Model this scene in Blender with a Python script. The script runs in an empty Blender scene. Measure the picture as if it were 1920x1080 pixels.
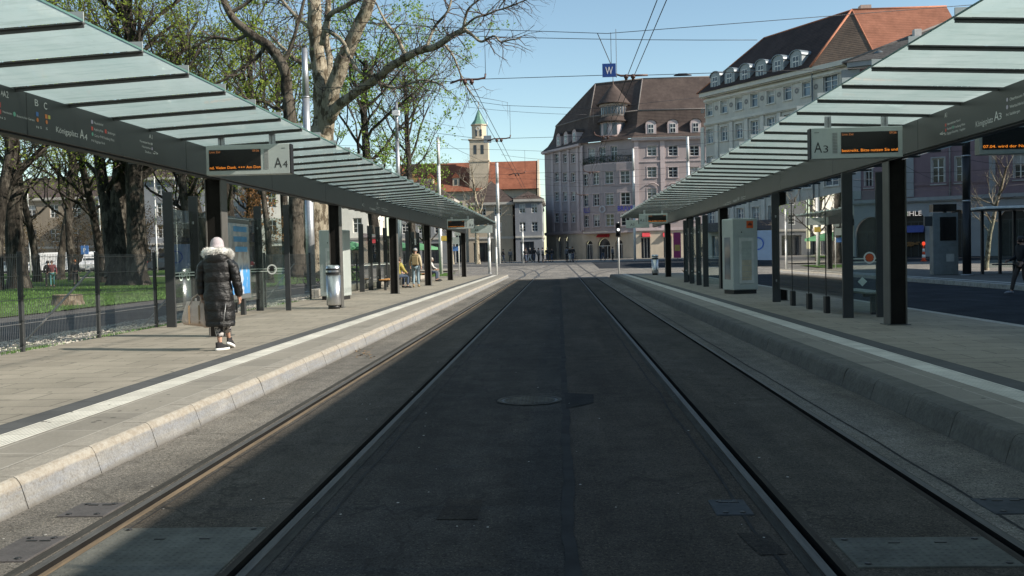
import bpy, math, random
from mathutils import Vector, Matrix, noise
R = math.radians
PI = math.pi
sc = bpy.context.scene
COL = sc.collection
# ------------------------------------------------------------------ camera calibration
HC = 1.57
FPX = 1800.0
_t = R(1.2)
_Y = Vector((88, 64, FPX)).normalized()                 # street direction in camera axes (right, up, forward)
_Z = Vector((-math.sin(_t), math.cos(_t), 0)); _Z = (_Z - _Y*_Z.dot(_Y)).normalized()
_X = _Y.cross(_Z) if _Y.cross(_Z).x > 0 else -_Y.cross(_Z)
def ray(x, y):
    c = Vector((x-960, 540-y, FPX))
    return Vector((c.dot(_X), c.dot(_Y), c.dot(_Z)))
def at(x, y, Y):
    d = ray(x, y); return Vector((d.x*Y/d.y, Y, HC+d.z*Y/d.y))
def gp(x, y, z=0.0):
    d = ray(x, y); k = (z-HC)/d.z; return Vector((d.x*k, d.y*k, z))
def onwall(x, y, P0, P1):
    """where the sight line meets the vertical plane through P0-P1: (distance along, height)"""
    d = ray(x, y); ux, uy = P1[0]-P0[0], P1[1]-P0[1]; L = math.hypot(ux, uy); ux /= L; uy /= L
    det = d.x*(-uy)+ux*d.y
    k = (P0[0]*(-uy)+ux*P0[1])/det
    s = (d.x*k-P0[0])*ux+(d.y*k-P0[1])*uy
    return s, HC+d.z*k
cam = bpy.data.objects.new('camera', bpy.data.cameras.new('camera')); COL.objects.link(cam)
cam.data.sensor_width = 36; cam.data.lens = 36*FPX/1920
cam.data.clip_end = 3000; cam.data.clip_start = .05
# rows = camera axes in world
cx = Vector((_X.x, _Y.x, _Z.x)); cy = Vector((_X.y, _Y.y, _Z.y)); cz = -Vector((_X.z, _Y.z, _Z.z))
m = Matrix((cx, cy, cz)).transposed().to_4x4(); m.translation = (0, 0, HC)
cam.matrix_world = m
sc.camera = cam
# ------------------------------------------------------------------ light
SUN_EL, SUN_D = R(30), Vector((.97, -.245, 0)).normalized()
sd = Vector((SUN_D.x*math.cos(SUN_EL), SUN_D.y*math.cos(SUN_EL), math.sin(SUN_EL)))
sl = bpy.data.lights.new('sun', 'SUN'); sl.energy = 5.0; sl.angle = R(.5); sl.color = (1, .92, .8)
so = bpy.data.objects.new('sun', sl); COL.objects.link(so)
so.rotation_euler = sd.to_track_quat('Z', 'Y').to_euler()
w = bpy.data.worlds.new('World'); sc.world = w; w.use_nodes = True
nt = w.node_tree; bg = nt.nodes['Background']
sky = nt.nodes.new('ShaderNodeTexSky'); sky.sky_type = 'NISHITA'; sky.sun_disc = False
sky.sun_elevation = SUN_EL; sky.sun_rotation = math.atan2(SUN_D.x, SUN_D.y)
sky.air_density = 1.0; sky.dust_density = .25; sky.ozone_density = 1.1; sky.altitude = 300
tn = nt.nodes.new('ShaderNodeMixRGB'); tn.blend_type = 'MULTIPLY'; tn.inputs[0].default_value = 1; tn.inputs[2].default_value = (1.02, 1.06, .98, 1)
nt.links.new(sky.outputs[0], tn.inputs[1]); nt.links.new(tn.outputs[0], bg.inputs[0]); bg.inputs[1].default_value = .108
sc.view_settings.view_transform = 'Standard'; sc.view_settings.look = 'None'
sc.view_settings.exposure = .68; sc.view_settings.gamma = 1
try:
    sc.cycles.use_denoising = True
    sc.cycles.max_bounces = 7; sc.cycles.transparent_max_bounces = 24
    sc.cycles.diffuse_bounces = 3; sc.cycles.glossy_bounces = 3; sc.cycles.transmission_bounces = 4
    sc.cycles.caustics_reflective = False; sc.cycles.caustics_refractive = False
    sc.cycles.sample_clamp_indirect = 8
except Exception: pass
# ------------------------------------------------------------------ materials
class NT:
    def __init__(s, name):
        s.m = bpy.data.materials.new(name); s.m.use_nodes = True; s.t = s.m.node_tree; s.t.nodes.clear()
        s.out = s.n('OutputMaterial')
    def n(s, typ, **kw):
        nd = s.t.nodes.new('ShaderNode'+typ)
        for k, v in kw.items():
            if k in nd.inputs.keys() if isinstance(k, str) else False: nd.inputs[k].default_value = v
            else: setattr(nd, k, v)
        return nd
    def l(s, a, b): s.t.links.new(a, b)
    def pos(s, scale=(1, 1, 1), obj=False):
        if obj: o = s.n('TexCoord').outputs['Object']
        else: o = s.n('NewGeometry').outputs['Position']
        mp = s.n('Mapping'); mp.inputs['Scale'].default_value = scale; s.l(o, mp.inputs[0]); return mp.outputs[0]
    def noise(s, vec, scale, detail=4, rough=.6):
        nd = s.n('TexNoise'); nd.inputs['Scale'].default_value = scale; nd.inputs['Detail'].default_value = detail
        nd.inputs['Roughness'].default_value = rough; s.l(vec, nd.inputs['Vector']); return nd.outputs['Fac']
    def ramp(s, fac, stops):
        r = s.n('ValToRGB'); cr = r.color_ramp
        while len(cr.elements) < len(stops): cr.elements.new(.5)
        for e, (p, c) in zip(cr.elements, stops):
            e.position = p; e.color = (c, c, c, 1) if isinstance(c, (int, float)) else (*c, 1)
        s.l(fac, r.inputs[0]); return r.outputs[0]
    def mix(s, fac, a, b, mode='MIX'):
        nd = s.n('MixRGB', blend_type=mode)
        for i, v in enumerate((fac, a, b)):
            sock = nd.inputs[i]
            if hasattr(v, 'links'): s.l(v, sock)
            elif isinstance(v, (int, float)): sock.default_value = v if i == 0 else (v, v, v, 1)
            else: sock.default_value = (*v, 1)
        return nd.outputs[0]
    def bump(s, h, strength=.3, dist=.01):
        b = s.n('Bump'); b.inputs['Strength'].default_value = strength; b.inputs['Distance'].default_value = dist
        s.l(h, b.inputs['Height']); return b.outputs[0]
    def princ(s, col=None, rough=.7, metal=0, normal=None, **kw):
        p = s.n('BsdfPrincipled')
        if col is not None:
            if hasattr(col, 'links'): s.l(col, p.inputs['Base Color'])
            else: p.inputs['Base Color'].default_value = (*col, 1)
        if hasattr(rough, 'links'): s.l(rough, p.inputs['Roughness'])
        else: p.inputs['Roughness'].default_value = rough
        p.inputs['Metallic'].default_value = metal
        if normal: s.l(normal, p.inputs['Normal'])
        for k, v in kw.items(): p.inputs[k.replace('_', ' ')].default_value = v
        s.l(p.outputs[0], s.out.inputs[0]); return p
def sc3(c, k): return tuple(min(1, x*k) for x in c)
_mc = {}
def M(name, col, rough=.65, metal=0, var=.18, scale=3, bump=0, bscale=40, fine=.0, fscale=60, stretch=(1, 1, 1), spec=.5, obj=False):
    """plain procedural material: colour with broad mottling, optional fine grain and bump"""
    if name in _mc: return _mc[name]
    t = NT(name); v = t.pos(stretch, obj)
    c = t.mix(t.ramp(t.noise(v, scale, 5, .65), [(.3, 0), (.7, 1)]), sc3(col, 1-var), sc3(col, 1+var))
    if fine: c = t.mix(t.ramp(t.noise(v, fscale, 3, .7), [(.35, 0), (.65, 1)]), c, t.mix(1.0, c, (1-fine,)*3, 'MULTIPLY'))
    nrm = t.bump(t.noise(v, bscale, 4, .6), bump, .02) if bump else None
    t.princ(c, rough, metal, nrm, Specular_IOR_Level=spec)
    _mc[name] = t.m; return t.m
def emit(name, col, s):
    t = NT(name); p = t.princ((.01, .01, .01), .5); p.inputs['Emission Color'].default_value = (*col, 1); p.inputs['Emission Strength'].default_value = s
    return t.m
def asphalt(name, c0, c1, grain=.35, sc_=180, patch=.35, stretch=(1, .18, 1), spec=.12):
    t = NT(name); v = t.pos(); vs = t.pos(stretch)
    c = t.mix(t.ramp(t.noise(vs, .9, 6, .65), [(.36, 0), (.64, 1)]), sc3(c0, .88), sc3(c1, 1.08))
    c = t.mix(t.ramp(t.noise(v, 3.2, 7, .75), [(.36, 0), (.62, 1)]), t.mix(1, c, (1-patch,)*3, 'MULTIPLY'), c)
    c = t.mix(t.ramp(t.noise(t.pos((1, .45, 1)), .55, 4, .55), [(.47, 0), (.53, .5)]), c, t.mix(1, c, (.74, .76, .8), 'MULTIPLY'))
    # stones of two sizes, broken up so neither repeats
    g1 = t.noise(v, 34, 3, .85); g2 = t.noise(v, 85, 2, .9)
    c = t.mix(1, c, t.ramp(g1, [(.36, 1-grain*1.1), (.5, .95), (.66, 1.0)]), 'MULTIPLY')
    c = t.mix(1, c, t.ramp(g2, [(.36, 1-grain*1.2), (.52, 1.0)]), 'MULTIPLY')
    sp = t.n('TexVoronoi'); sp.inputs['Scale'].default_value = 62; t.l(v, sp.inputs['Vector'])
    sel = t.ramp(sp.outputs['Color'], [(.55, 0), (.6, .7)])
    c = t.mix(t.mix(1, sel, t.ramp(sp.outputs['Distance'], [(.2, 1), (.42, 0)]), 'MULTIPLY'), c, t.mix(1, c, (2.3, 2.2, 2.0), 'MULTIPLY'))
    # tyre polish and darker drips along the road, wandering cracks
    tr = t.noise(t.pos((2.2, .05, 1)), 1.6, 3, .6); c = t.mix(t.ramp(tr, [(.5, 0), (.64, .35)]), c, t.mix(1, c, (1.4, 1.36, 1.3), 'MULTIPLY'))
    st = t.noise(v, 1.1, 6, .8); c = t.mix(t.ramp(st, [(.56, 0), (.66, .45)]), c, t.mix(1, c, (.55, .55, .57), 'MULTIPLY'))
    cr = t.n('TexVoronoi', feature='DISTANCE_TO_EDGE'); cr.inputs['Scale'].default_value = .42
    wv = t.n('VectorMath', operation='ADD'); nz = t.n('TexNoise'); nz.inputs['Scale'].default_value = 2.3; nz.inputs['Detail'].default_value = 6; t.l(v, nz.inputs['Vector'])
    t.l(t.pos((1, .6, 1)), wv.inputs[0]); t.l(nz.outputs['Color'], wv.inputs[1]); t.l(wv.outputs[0], cr.inputs['Vector'])
    c = t.mix(t.ramp(cr.outputs['Distance'], [(.0, .75), (.004, .5), (.008, 0)]), c, sc3(c0, .4))
    t.princ(c, .92, 0, t.bump(g1, .6, .012), Specular_IOR_Level=spec); return t.m
def paving(name, c0, c1, bw, bh, mortar, mc, bump=.2, off=.5, rot=0, stain=.3, msz=None):
    t = NT(name); v = t.pos(); mp = t.n('Mapping'); mp.inputs['Rotation'].default_value = (0, 0, rot); t.l(v, mp.inputs[0])
    b = t.n('TexBrick', offset=off); b.inputs['Scale'].default_value = 1; b.inputs['Brick Width'].default_value = bw; b.inputs['Row Height'].default_value = bh
    b.inputs['Mortar Size'].default_value = mortar; b.inputs['Mortar Smooth'].default_value = .15
    b.inputs['Color1'].default_value = (*c0, 1); b.inputs['Color2'].default_value = (*c1, 1); b.inputs['Mortar'].default_value = (*mc, 1)
    b.inputs['Bias'].default_value = .0
    t.l(mp.outputs[0], b.inputs[0]); c = b.outputs[0]
    vs = t.pos((1, .5, 1))
    c = t.mix(t.ramp(t.noise(vs, 1.3, 7, .7), [(.3, 0), (.65, 1)]), t.mix(1, c, (1-stain,)*3, 'MULTIPLY'), c)
    c = t.mix(1, c, t.ramp(t.noise(v, 38, 4, .75), [(.3, .8), (.65, 1)]), 'MULTIPLY')
    c = t.mix(1, c, t.ramp(t.noise(t.pos((.25, 1.4, 1)), 2.2, 5, .7), [(.30, .72), (.42, 1)]), 'MULTIPLY')
    t.princ(c, .85, 0, t.bump(b.outputs['Fac'], -bump, .01), Specular_IOR_Level=.25); return t.m
# ------------------------------------------------------------------ mesh building
class MB:
    def __init__(s): s.v = []; s.f = []; s.mi = []; s.mats = []; s.sm = []; s.cm = 0; s.smooth = False
    def mat(s, m):
        if m not in s.mats: s.mats.append(m)
        s.cm = s.mats.index(m); return s
    def add(s, vs, fs, smooth=None):
        o = len(s.v); s.v += [tuple(x) for x in vs]
        for f in fs: s.f.append([i+o for i in f]); s.mi.append(s.cm); s.sm.append(s.smooth if smooth is None else smooth)
        return s
    def quad(s, a, b, c, d): return s.add([a, b, c, d], [(0, 1, 2, 3)])
    def box(s, x0, x1, y0, y1, z0, z1, T=None):
        vs = [(x, y, z) for x in (x0, x1) for y in (y0, y1) for z in (z0, z1)]
        if T is not None: vs = [T @ Vector(v) for v in vs]
        return s.add(vs, [(0, 1, 3, 2), (4, 6, 7, 5), (0, 4, 5, 1), (2, 3, 7, 6), (0, 2, 6, 4), (1, 5, 7, 3)], False)
    def bbox(s, x0, x1, y0, y1, z0, z1, b=.01, T=None):
        """box with chamfered edges"""
        if b <= 0 or min(x1-x0, y1-y0, z1-z0) < 2.5*b: return s.box(x0, x1, y0, y1, z0, z1, T)
        X, Y, Z = (x0, x1), (y0, y1), (z0, z1); vs = []; idx = {}
        for i in (0, 1):
            for j in (0, 1):
                for k in (0, 1):
                    sx, sy, sz = (1 if i == 0 else -1), (1 if j == 0 else -1), (1 if k == 0 else -1)
                    for ax in range(3):
                        p = [X[i]+sx*b, Y[j]+sy*b, Z[k]+sz*b]; p[ax] = (X[i], Y[j], Z[k])[ax]
                        idx[i, j, k, ax] = len(vs); vs.append(Vector(p))
        fs = []
        for ax in range(3):
            o = [a for a in range(3) if a != ax]
            for e in (0, 1):
                q = []
                for (a, c) in ((0, 0), (1, 0), (1, 1), (0, 1)):
                    ii = [0, 0, 0]; ii[ax] = e; ii[o[0]] = a; ii[o[1]] = c; q.append(idx[(*ii, ax)])
                fs.append(q)
            for a in (0, 1):
                for c in (0, 1):
                    ii = [0, 0, 0]; ii[o[0]] = a; ii[o[1]] = c; jj = list(ii); ii[ax] = 0; jj[ax] = 1
                    fs.append([idx[(*ii, o[0])], idx[(*jj, o[0])], idx[(*jj, o[1])], idx[(*ii, o[1])]])
        for i in (0, 1):
            for j in (0, 1):
                for k in (0, 1): fs.append([idx[i, j, k, 0], idx[i, j, k, 1], idx[i, j, k, 2]])
        if T is not None: vs = [T @ v for v in vs]
        return s.add(vs, fs, False)
    def tube(s, pts, rad, n=8, cap=True, smooth=True, noise_amp=0, squash=1):
        pts = [Vector(p) for p in pts]; k = len(pts)
        if not hasattr(rad, '__len__'): rad = [rad]*k
        vs = []; a = None
        for i, p in enumerate(pts):
            d = (pts[min(i+1, k-1)]-pts[max(i-1, 0)])
            if d.length < 1e-9: d = Vector((0, 0, 1))
            d.normalize()
            if a is None: a = d.orthogonal().normalized()
            else:
                a = a-d*a.dot(d)
                a = a.normalized() if a.length > 1e-6 else d.orthogonal().normalized()
            b = d.cross(a)
            for j in range(n):
                t = 2*PI*j/n; r = rad[i]
                if noise_amp: r *= 1+noise_amp*noise.noise(Vector((math.cos(t)*1.3+p.x*.1, math.sin(t)*1.3, p.z*.7+p.y*.05+i*.1)))
                vs.append(p+(a*math.cos(t)+b*math.sin(t)*squash)*r)
        fs = [(i*n+j, i*n+(j+1) % n, (i+1)*n+(j+1) % n, (i+1)*n+j) for i in range(k-1) for j in range(n)]
        if cap: fs += [list(range(n))[::-1], [(k-1)*n+j for j in range(n)]]
        return s.add(vs, fs, smooth)
    def cyl(s, c, r, z0, z1, n=16, r2=None, smooth=True):
        return s.tube([(c[0], c[1], z0), (c[0], c[1], z1)], [r, r if r2 is None else r2], n, True, smooth)
    def rings(s, rings, cap=True, smooth=True, closed=True):
        n = len(rings[0]); vs = [v for r in rings for v in r]; m = n if closed else n-1
        fs = [(i*n+j, i*n+(j+1) % n, (i+1)*n+(j+1) % n, (i+1)*n+j) for i in range(len(rings)-1) for j in range(m)]
        if cap: fs += [list(range(n))[::-1], [(len(rings)-1)*n+j for j in range(n)]]
        return s.add(vs, fs, smooth)
    def lathe(s, prof, c=(0, 0, 0), n=20, sx=1, sy=1, smooth=True):
        return s.rings([[(c[0]+r*sx*math.cos(2*PI*j/n), c[1]+r*sy*math.sin(2*PI*j/n), c[2]+z) for j in range(n)] for z, r in prof], True, smooth)
    def prism(s, poly, d):
        """extrude a 3D polygon by vector d"""
        poly = [Vector(p) for p in poly]; d = Vector(d); n = len(poly)
        return s.add(poly+[p+d for p in poly], [list(range(n))[::-1], list(range(n, 2*n))]+[(i, (i+1) % n, (i+1) % n+n, i+n) for i in range(n)], False)
    def xf(s, T):
        s.v = [tuple(T @ Vector(v)) for v in s.v]; return s
    def mesh(s, name):
        me = bpy.data.meshes.new(name); me.from_pydata(s.v, [], s.f); me.update()
        for m_ in s.mats: me.materials.append(m_)
        me.polygons.foreach_set('material_index', s.mi); me.polygons.foreach_set('use_smooth', s.sm)
        return me
    def build(s, name, material=None, parent=None, loc=None, fix=True):
        if material is not None: s.mats = [material]; s.mi = [0]*len(s.f)
        me = s.mesh(name)
        if fix:
            import bmesh
            bm = bmesh.new(); bm.from_mesh(me); bmesh.ops.recalc_face_normals(bm, faces=bm.faces); bm.to_mesh(me); bm.free()
        o = bpy.data.objects.new(name, me); COL.objects.link(o)
        if parent is not None: o.parent = parent
        if loc is not None: o.location = loc
        return o
def tag(o, label=None, cat=None, group=None, kind=None):
    if label: o['label'] = label
    if cat: o['category'] = cat
    if group: o['group'] = group
    if kind: o['kind'] = kind
    return o
def thing(name, label, cat, loc=(0, 0, 0), rz=0, group=None):
    o = bpy.data.objects.new(name, None); COL.objects.link(o); o.location = loc; o.rotation_euler = (0, 0, rz); o.empty_display_size = .1
    return tag(o, label, cat, group)
def kids(o): return [c for c in COL.objects if c.parent is o]
_km = {}
def dup(o, label, loc=None, rz=None, group=None, scale=None):
    def cp(a, par):
        c = a.copy(); COL.objects.link(c)
        if par is not None: c.parent = par
        for ch in a.children: cp(ch, c)
        return c
    c = cp(o, None)
    if label: c['label'] = label
    if loc is not None: c.location = loc
    if rz is not None: c.rotation_euler = (0, 0, rz)
    if scale is not None: c.scale = (scale,)*3 if isinstance(scale, (int, float)) else scale
    if group: c['group'] = group
    return c
def struct(name, mb, mat, fix=False):
    o = mb.build(name, mat, fix=fix); o['kind'] = 'structure'; return o
def text_geo(s):
    cu = bpy.data.curves.new('t', 'FONT'); cu.body = s; cu.size = 1; cu.resolution_u = 3
    o = bpy.data.objects.new('t', cu); COL.objects.link(o); bpy.context.view_layer.update()
    me = bpy.data.meshes.new_from_object(o.evaluated_get(bpy.context.evaluated_depsgraph_get()))
    vs = [v.co.copy() for v in me.vertices]; fs = [list(p.vertices) for p in me.polygons]
    bpy.data.objects.remove(o); bpy.data.curves.remove(cu); bpy.data.meshes.remove(me)
    w_ = max([v.x for v in vs] or [1]); x0 = min([v.x for v in vs] or [0])
    return vs, fs, x0, w_
def add_text(mb, s, origin, u, v, h, width=None, proud=.0, align='l'):
    """flat lettering: cap height h, baseline-left at origin, running along u with up v"""
    vs, fs, x0, x1 = text_geo(s); k = h/.73; kx = k if width is None else width/max(x1-x0, .01)
    o = Vector(origin); u = Vector(u).normalized(); v = Vector(v).normalized(); n = u.cross(v)
    dx = -x0 if align == 'l' else -(x0+x1)/2
    mb.add([o+u*((p.x+dx)*kx)+v*(p.y*k)+n*proud for p in vs], fs, False)
    return mb
def wire_pts(a, b, sag=0, n=8):
    a, b = Vector(a), Vector(b)
    return [a.lerp(b, i/n)-Vector((0, 0, sag*4*(i/n)*(1-i/n))) for i in range(n+1)]
# shared materials
DARK = M('anthracite_paint', (.035, .038, .04), .45, .0, .12, 6, .04, 90)
BLACKP = M('black_paint', (.012, .012, .013), .5, 0, .1, 5)
BEAMM = M('beam_paint', (.047, .051, .05), .42, 0, .08, 1.2, .0)
STEEL = M('galvanised_steel', (.42, .43, .44), .42, .7, .15, 9, .05, 60)
STAINL = M('brushed_stainless', (.55, .55, .56), .3, .95, .08, 20, .05, 200, stretch=(1, 1, .05), obj=True)
SILVER = M('silver_grey_paint', (.42, .46, .44), .4, .25, .06, 3)
WHITE = M('white_paint', (.75, .75, .73), .5, 0, .06, 4)
RUBBER = M('black_rubber', (.015, .015, .015), .8)
CHROME = M('worn_rail_steel', (.085, .082, .076), .6, .0, .35, 5, .1, 30, .25, 14, (8, .4, 1), spec=.25)
def fresnel(t, ior):
    g = t.n('NewGeometry'); a = t.n('MapRange'); t.l(g.outputs['Backfacing'], a.inputs[0]); a.inputs['To Min'].default_value = ior; a.inputs['To Max'].default_value = 1/ior
    f = t.n('Fresnel'); t.l(a.outputs[0], f.inputs[0]); return f
def thin_glass(name, tint=(.86, .93, .9), refl=1.0, ior=1.5, dirt=.04):
    t = NT(name); tr = t.n('BsdfTransparent'); tr.inputs[0].default_value = (*tint, 1)
    gl = t.n('BsdfGlossy'); gl.inputs['Roughness'].default_value = .01
    fr = fresnel(t, ior)
    mu = t.n('Math', operation='MULTIPLY'); t.l(fr.outputs[0], mu.inputs[0]); mu.inputs[1].default_value = refl; mu.use_clamp = True
    mx = t.n('MixShader'); t.l(mu.outputs[0], mx.inputs[0]); t.l(tr.outputs[0], mx.inputs[1]); t.l(gl.outputs[0], mx.inputs[2])
    df = t.n('BsdfDiffuse'); df.inputs[0].default_value = (.6, .65, .62, 1)
    m2 = t.n('MixShader')
    nz = t.ramp(t.noise(t.pos((3, 3, 1)), 2, 6, .7), [(.3, dirt*.3), (.75, dirt*1.6)])
    t.l(nz, m2.inputs[0]); t.l(mx.outputs[0], m2.inputs[1]); t.l(df.outputs[0], m2.inputs[2]); t.l(m2.outputs[0], t.out.inputs[0]); return t.m
GLASS = thin_glass('clear_screen_glass', (.88, .93, .91), .7, 1.5)
GLASSR = thin_glass('reflective_screen_glass', (.42, .5, .48), 3.2, 1.6, .02)
GLASSP = thin_glass('park_screen_glass', (.6, .64, .62), 2.0, 1.55, .03)
def frosted(name, a, b, tr=.8):
    """printed roof glass: diffuse transmission with a little clear view and a glossy skin"""
    t = NT(name); c = t.mix(t.ramp(t.noise(t.pos((1, .35, 1)), 1.1, 5, .6), [(.3, 0), (.7, 1)]), a, b)
    c = t.mix(t.ramp(t.noise(t.pos((.5, 3.2, 1)), 2.4, 6, .75), [(.32, .55), (.5, 0)]), c, sc3(a, .72)); c = t.mix(t.ramp(t.noise(t.pos(), 16, 3, .8), [(.66, 0), (.74, .5)]), c, sc3(a, .5))
    tl = t.n('BsdfTranslucent'); t.l(c, tl.inputs[0]); df = t.n('BsdfDiffuse'); t.l(c, df.inputs[0])
    m1 = t.n('MixShader'); m1.inputs[0].default_value = 1-tr; t.l(tl.outputs[0], m1.inputs[1]); t.l(df.outputs[0], m1.inputs[2])
    tp = t.n('BsdfTransparent'); tp.inputs[0].default_value = (.7, .85, .8, 1)
    m2 = t.n('MixShader'); m2.inputs[0].default_value = .07; t.l(m1.outputs[0], m2.inputs[1]); t.l(tp.outputs[0], m2.inputs[2])
    gl = t.n('BsdfGlossy'); gl.inputs['Roughness'].default_value = .03; lw = fresnel(t, 1.5)
    m3 = t.n('MixShader'); t.l(lw.outputs[0], m3.inputs[0]); t.l(m2.outputs[0], m3.inputs[1]); t.l(gl.outputs[0], m3.inputs[2])
    t.l(m3.outputs[0], t.out.inputs[0]); return t.m
FROST = frosted('frosted_roof_glass', (.50, .65, .605), (.68, .8, .755), .85)
def mirrorglass(name, col, rough=.06):
    t = NT(name); v = t.pos(obj=False)
    t.princ(t.mix(t.ramp(t.noise(v, .35, 3, .6), [(.35, 0), (.65, 1)]), sc3(col, .5), sc3(col, 1.4)), rough, 0, t.bump(t.noise(v, .8, 2, .5), .06, .1), Specular_IOR_Level=.55); return t.m
PANE = mirrorglass('window_pane_dark', (.03, .035, .045))
PANEB = mirrorglass('window_pane_bluish', (.12, .16, .2))
# terrain height: level round the stop, rising gently to the far square
def hz(x, y):
    k = min(1, max(0, (y-66)/44)); return .6*k*k*(3-2*k)
# ================================================================== GROUND AND ROADS
def sheet(mb, x0, x1, y0, y1, dz, nx=1, ny=1, f=None):
    vs = []; fs = []
    for j in range(ny+1):
        y = y0+(y1-y0)*j/ny
        for i in range(nx+1):
            x = x0+(x1-x0)*i/nx; vs.append((x, y, (f or hz)(x, y)+dz))
    for j in range(ny):
        for i in range(nx): a = j*(nx+1)+i; fs.append((a, a+1, a+nx+2, a+nx+1))
    mb.add(vs, fs, False)
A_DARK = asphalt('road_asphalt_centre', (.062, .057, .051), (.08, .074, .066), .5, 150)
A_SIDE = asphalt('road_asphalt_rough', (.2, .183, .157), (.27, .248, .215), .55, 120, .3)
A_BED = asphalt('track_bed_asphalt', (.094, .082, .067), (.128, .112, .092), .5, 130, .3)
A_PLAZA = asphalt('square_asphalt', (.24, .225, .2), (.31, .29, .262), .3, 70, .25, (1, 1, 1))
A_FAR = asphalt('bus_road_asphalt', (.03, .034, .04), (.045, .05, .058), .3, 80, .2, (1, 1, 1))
g = MB(); ys = [-1500, -60, 0, 60, 66]+[66+2*i for i in range(1, 23)]+[140, 200, 400, 1500]; xs = [-1500, -200, -60, -20, 20, 60, 200, 1500]
g.add([(x, y, hz(x, y)-(.012 if y > 60 else .1)) for y in ys for x in xs], [(j*8+i, j*8+i+1, j*8+i+9, j*8+i+8) for j in range(len(ys)-1) for i in range(7)], False)
struct('ground', g, A_PLAZA)
KL, KR = -3.46, 3.16        # kerb feet
RAILS = [-2.70, -1.66, 1.31, 2.32]   # groove centres
RW = .075
# road strips with real gaps for the grooved rails
edges = [KL]+[e for r in RAILS for e in (r-RW, r+RW)]+[KR]
r0, r1 = -14, 61
def strip(mb, xa, xb, y0=r0, y1=r1): sheet(mb, xa, xb, y0, y1, 0, 1, 1)
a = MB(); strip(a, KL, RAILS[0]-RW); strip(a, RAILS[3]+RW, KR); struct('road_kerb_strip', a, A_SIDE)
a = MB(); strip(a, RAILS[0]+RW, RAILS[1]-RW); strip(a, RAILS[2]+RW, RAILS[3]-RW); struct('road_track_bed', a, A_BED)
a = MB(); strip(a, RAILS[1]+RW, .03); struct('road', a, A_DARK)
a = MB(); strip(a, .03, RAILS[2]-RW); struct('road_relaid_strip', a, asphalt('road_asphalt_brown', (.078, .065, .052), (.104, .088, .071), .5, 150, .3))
a = MB(); sheet(a, KL, KR, 61, 150, 0.0, 1, 45); struct('road_beyond_stop', a, A_PLAZA)
# bus road on the right and dark carriageways across the square
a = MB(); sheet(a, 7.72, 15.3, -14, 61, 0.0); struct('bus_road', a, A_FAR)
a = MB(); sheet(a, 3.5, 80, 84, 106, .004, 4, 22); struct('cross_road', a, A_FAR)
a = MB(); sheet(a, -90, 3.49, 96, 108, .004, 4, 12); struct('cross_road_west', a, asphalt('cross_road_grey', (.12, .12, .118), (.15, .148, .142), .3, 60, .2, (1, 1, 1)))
# grooved rails
def rail_profile(mb, xc, side):
    # side=+1: groove lies on the +x side of the running head
    s = side
    P = [(-.072, 0), (-.07, .004), (-.014, .004), (-.012, -.04), (.022, -.04), (.024, .001), (.044, .001), (.046, .0), (.072, -.002)]
    pts = [(xc+s*x, z) for x, z in P]
    vs = []; 
    for y in (r0, r1): vs += [(x, y, z+.001) for x, z in pts]
    n = len(pts); mb.add(vs, [(i, i+1, n+i+1, n+i) for i in range(n-1)], False)
rail_rust = M('rail_fouled_steel', (.06, .052, .043), .9, .0, .4, 2.5, .1, 30, .3, 12, (3, .25, 1), spec=.1)
GROOVE = M('rail_groove_dirt', (.016, .015, .014), .95, 0, .2, 5, spec=.05)  # one matte black for the rail grooves and the post cores
RUSTO = M('rail_orange_rust', (.15, .105, .06), .85, 0, .6, 1.6, .1, 20, .3, 12, (6, .35, 1))
for i, (xc, s) in enumerate(zip(RAILS, (1, -1, 1, -1))):
    b = MB(); P = [(-.072, 0, 1), (-.068, .004, 0), (-.014, .004, 2), (-.012, -.045, 2), (.024, -.045, 2), (.026, .002, 1), (.044, .002, 1), (.05, .0005, 1), (.072, .0)]
    P = [(-.075, .001), (-.066, .004), (-.016, .004), (-.015, -.06), (.030, -.06), (.032, .002), (.056, .002), (.075, .0005)]
    ms = [rail_rust, CHROME, GROOVE, GROOVE, GROOVE, rail_rust if i else RUSTO, rail_rust if i else RUSTO]
    for k in range(len(P)-1):
        b.mat(ms[k]); (xa, za), (xb, zb) = P[k], P[k+1]
        b.quad((xc+s*xa, r0, za), (xc+s*xb, r0, zb), (xc+s*xb, r1, zb), (xc+s*xa, r1, za))
    o = b.build('tram_rail', fix=False); o['kind'] = 'structure'
# joint sealing bands next to the rails (pale concrete / bitumen)
band = M('rail_concrete_band', (.058, .056, .05), .95, 0, .35, 2, .2, 40, .3, 20, (5, .5, 1), spec=.08)
bandd = M('bitumen_joint', (.042, .041, .04), .95, 0, .3, 3, spec=.06)
b = MB()
for xa, xb in ((RAILS[1]+.078, RAILS[1]+.135), (RAILS[2]-.135, RAILS[2]-.08), (RAILS[0]-.15, RAILS[0]-.085)):
    sheet(b, xa, xb, r0, 60, .004)
struct('rail_edge_band', b, band)
b = MB()
def wob(mb, x, w_, y0, y1, n, dz, seed, amp=.02):
    vs = []; rnd = random.Random(seed)
    for i in range(n+1):
        y = y0+(y1-y0)*i/n; c = x+amp*noise.noise(Vector((seed, y*.8, 0)))+amp*.6*noise.noise(Vector((seed, y*3.1, 5))); h = w_/2*(1+.35*noise.noise(Vector((y*2.3, seed, 1))))
        vs += [(c-h, y, dz), (c+h, y, dz)]
    mb.add(vs, [(2*i, 2*i+1, 2*i+3, 2*i+2) for i in range(n)], False)
wob(b, .03, .075, 3, 45, 260, .004, 3, .02)
wob(b, RAILS[1]+.23, .018, 3, 60, 120, .004, 5, .03); wob(b, RAILS[2]-.24, .02, 3, 60, 120, .004, 7, .03); wob(b, RAILS[3]+.2, .018, 3, 60, 120, .004, 11, .02)
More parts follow.
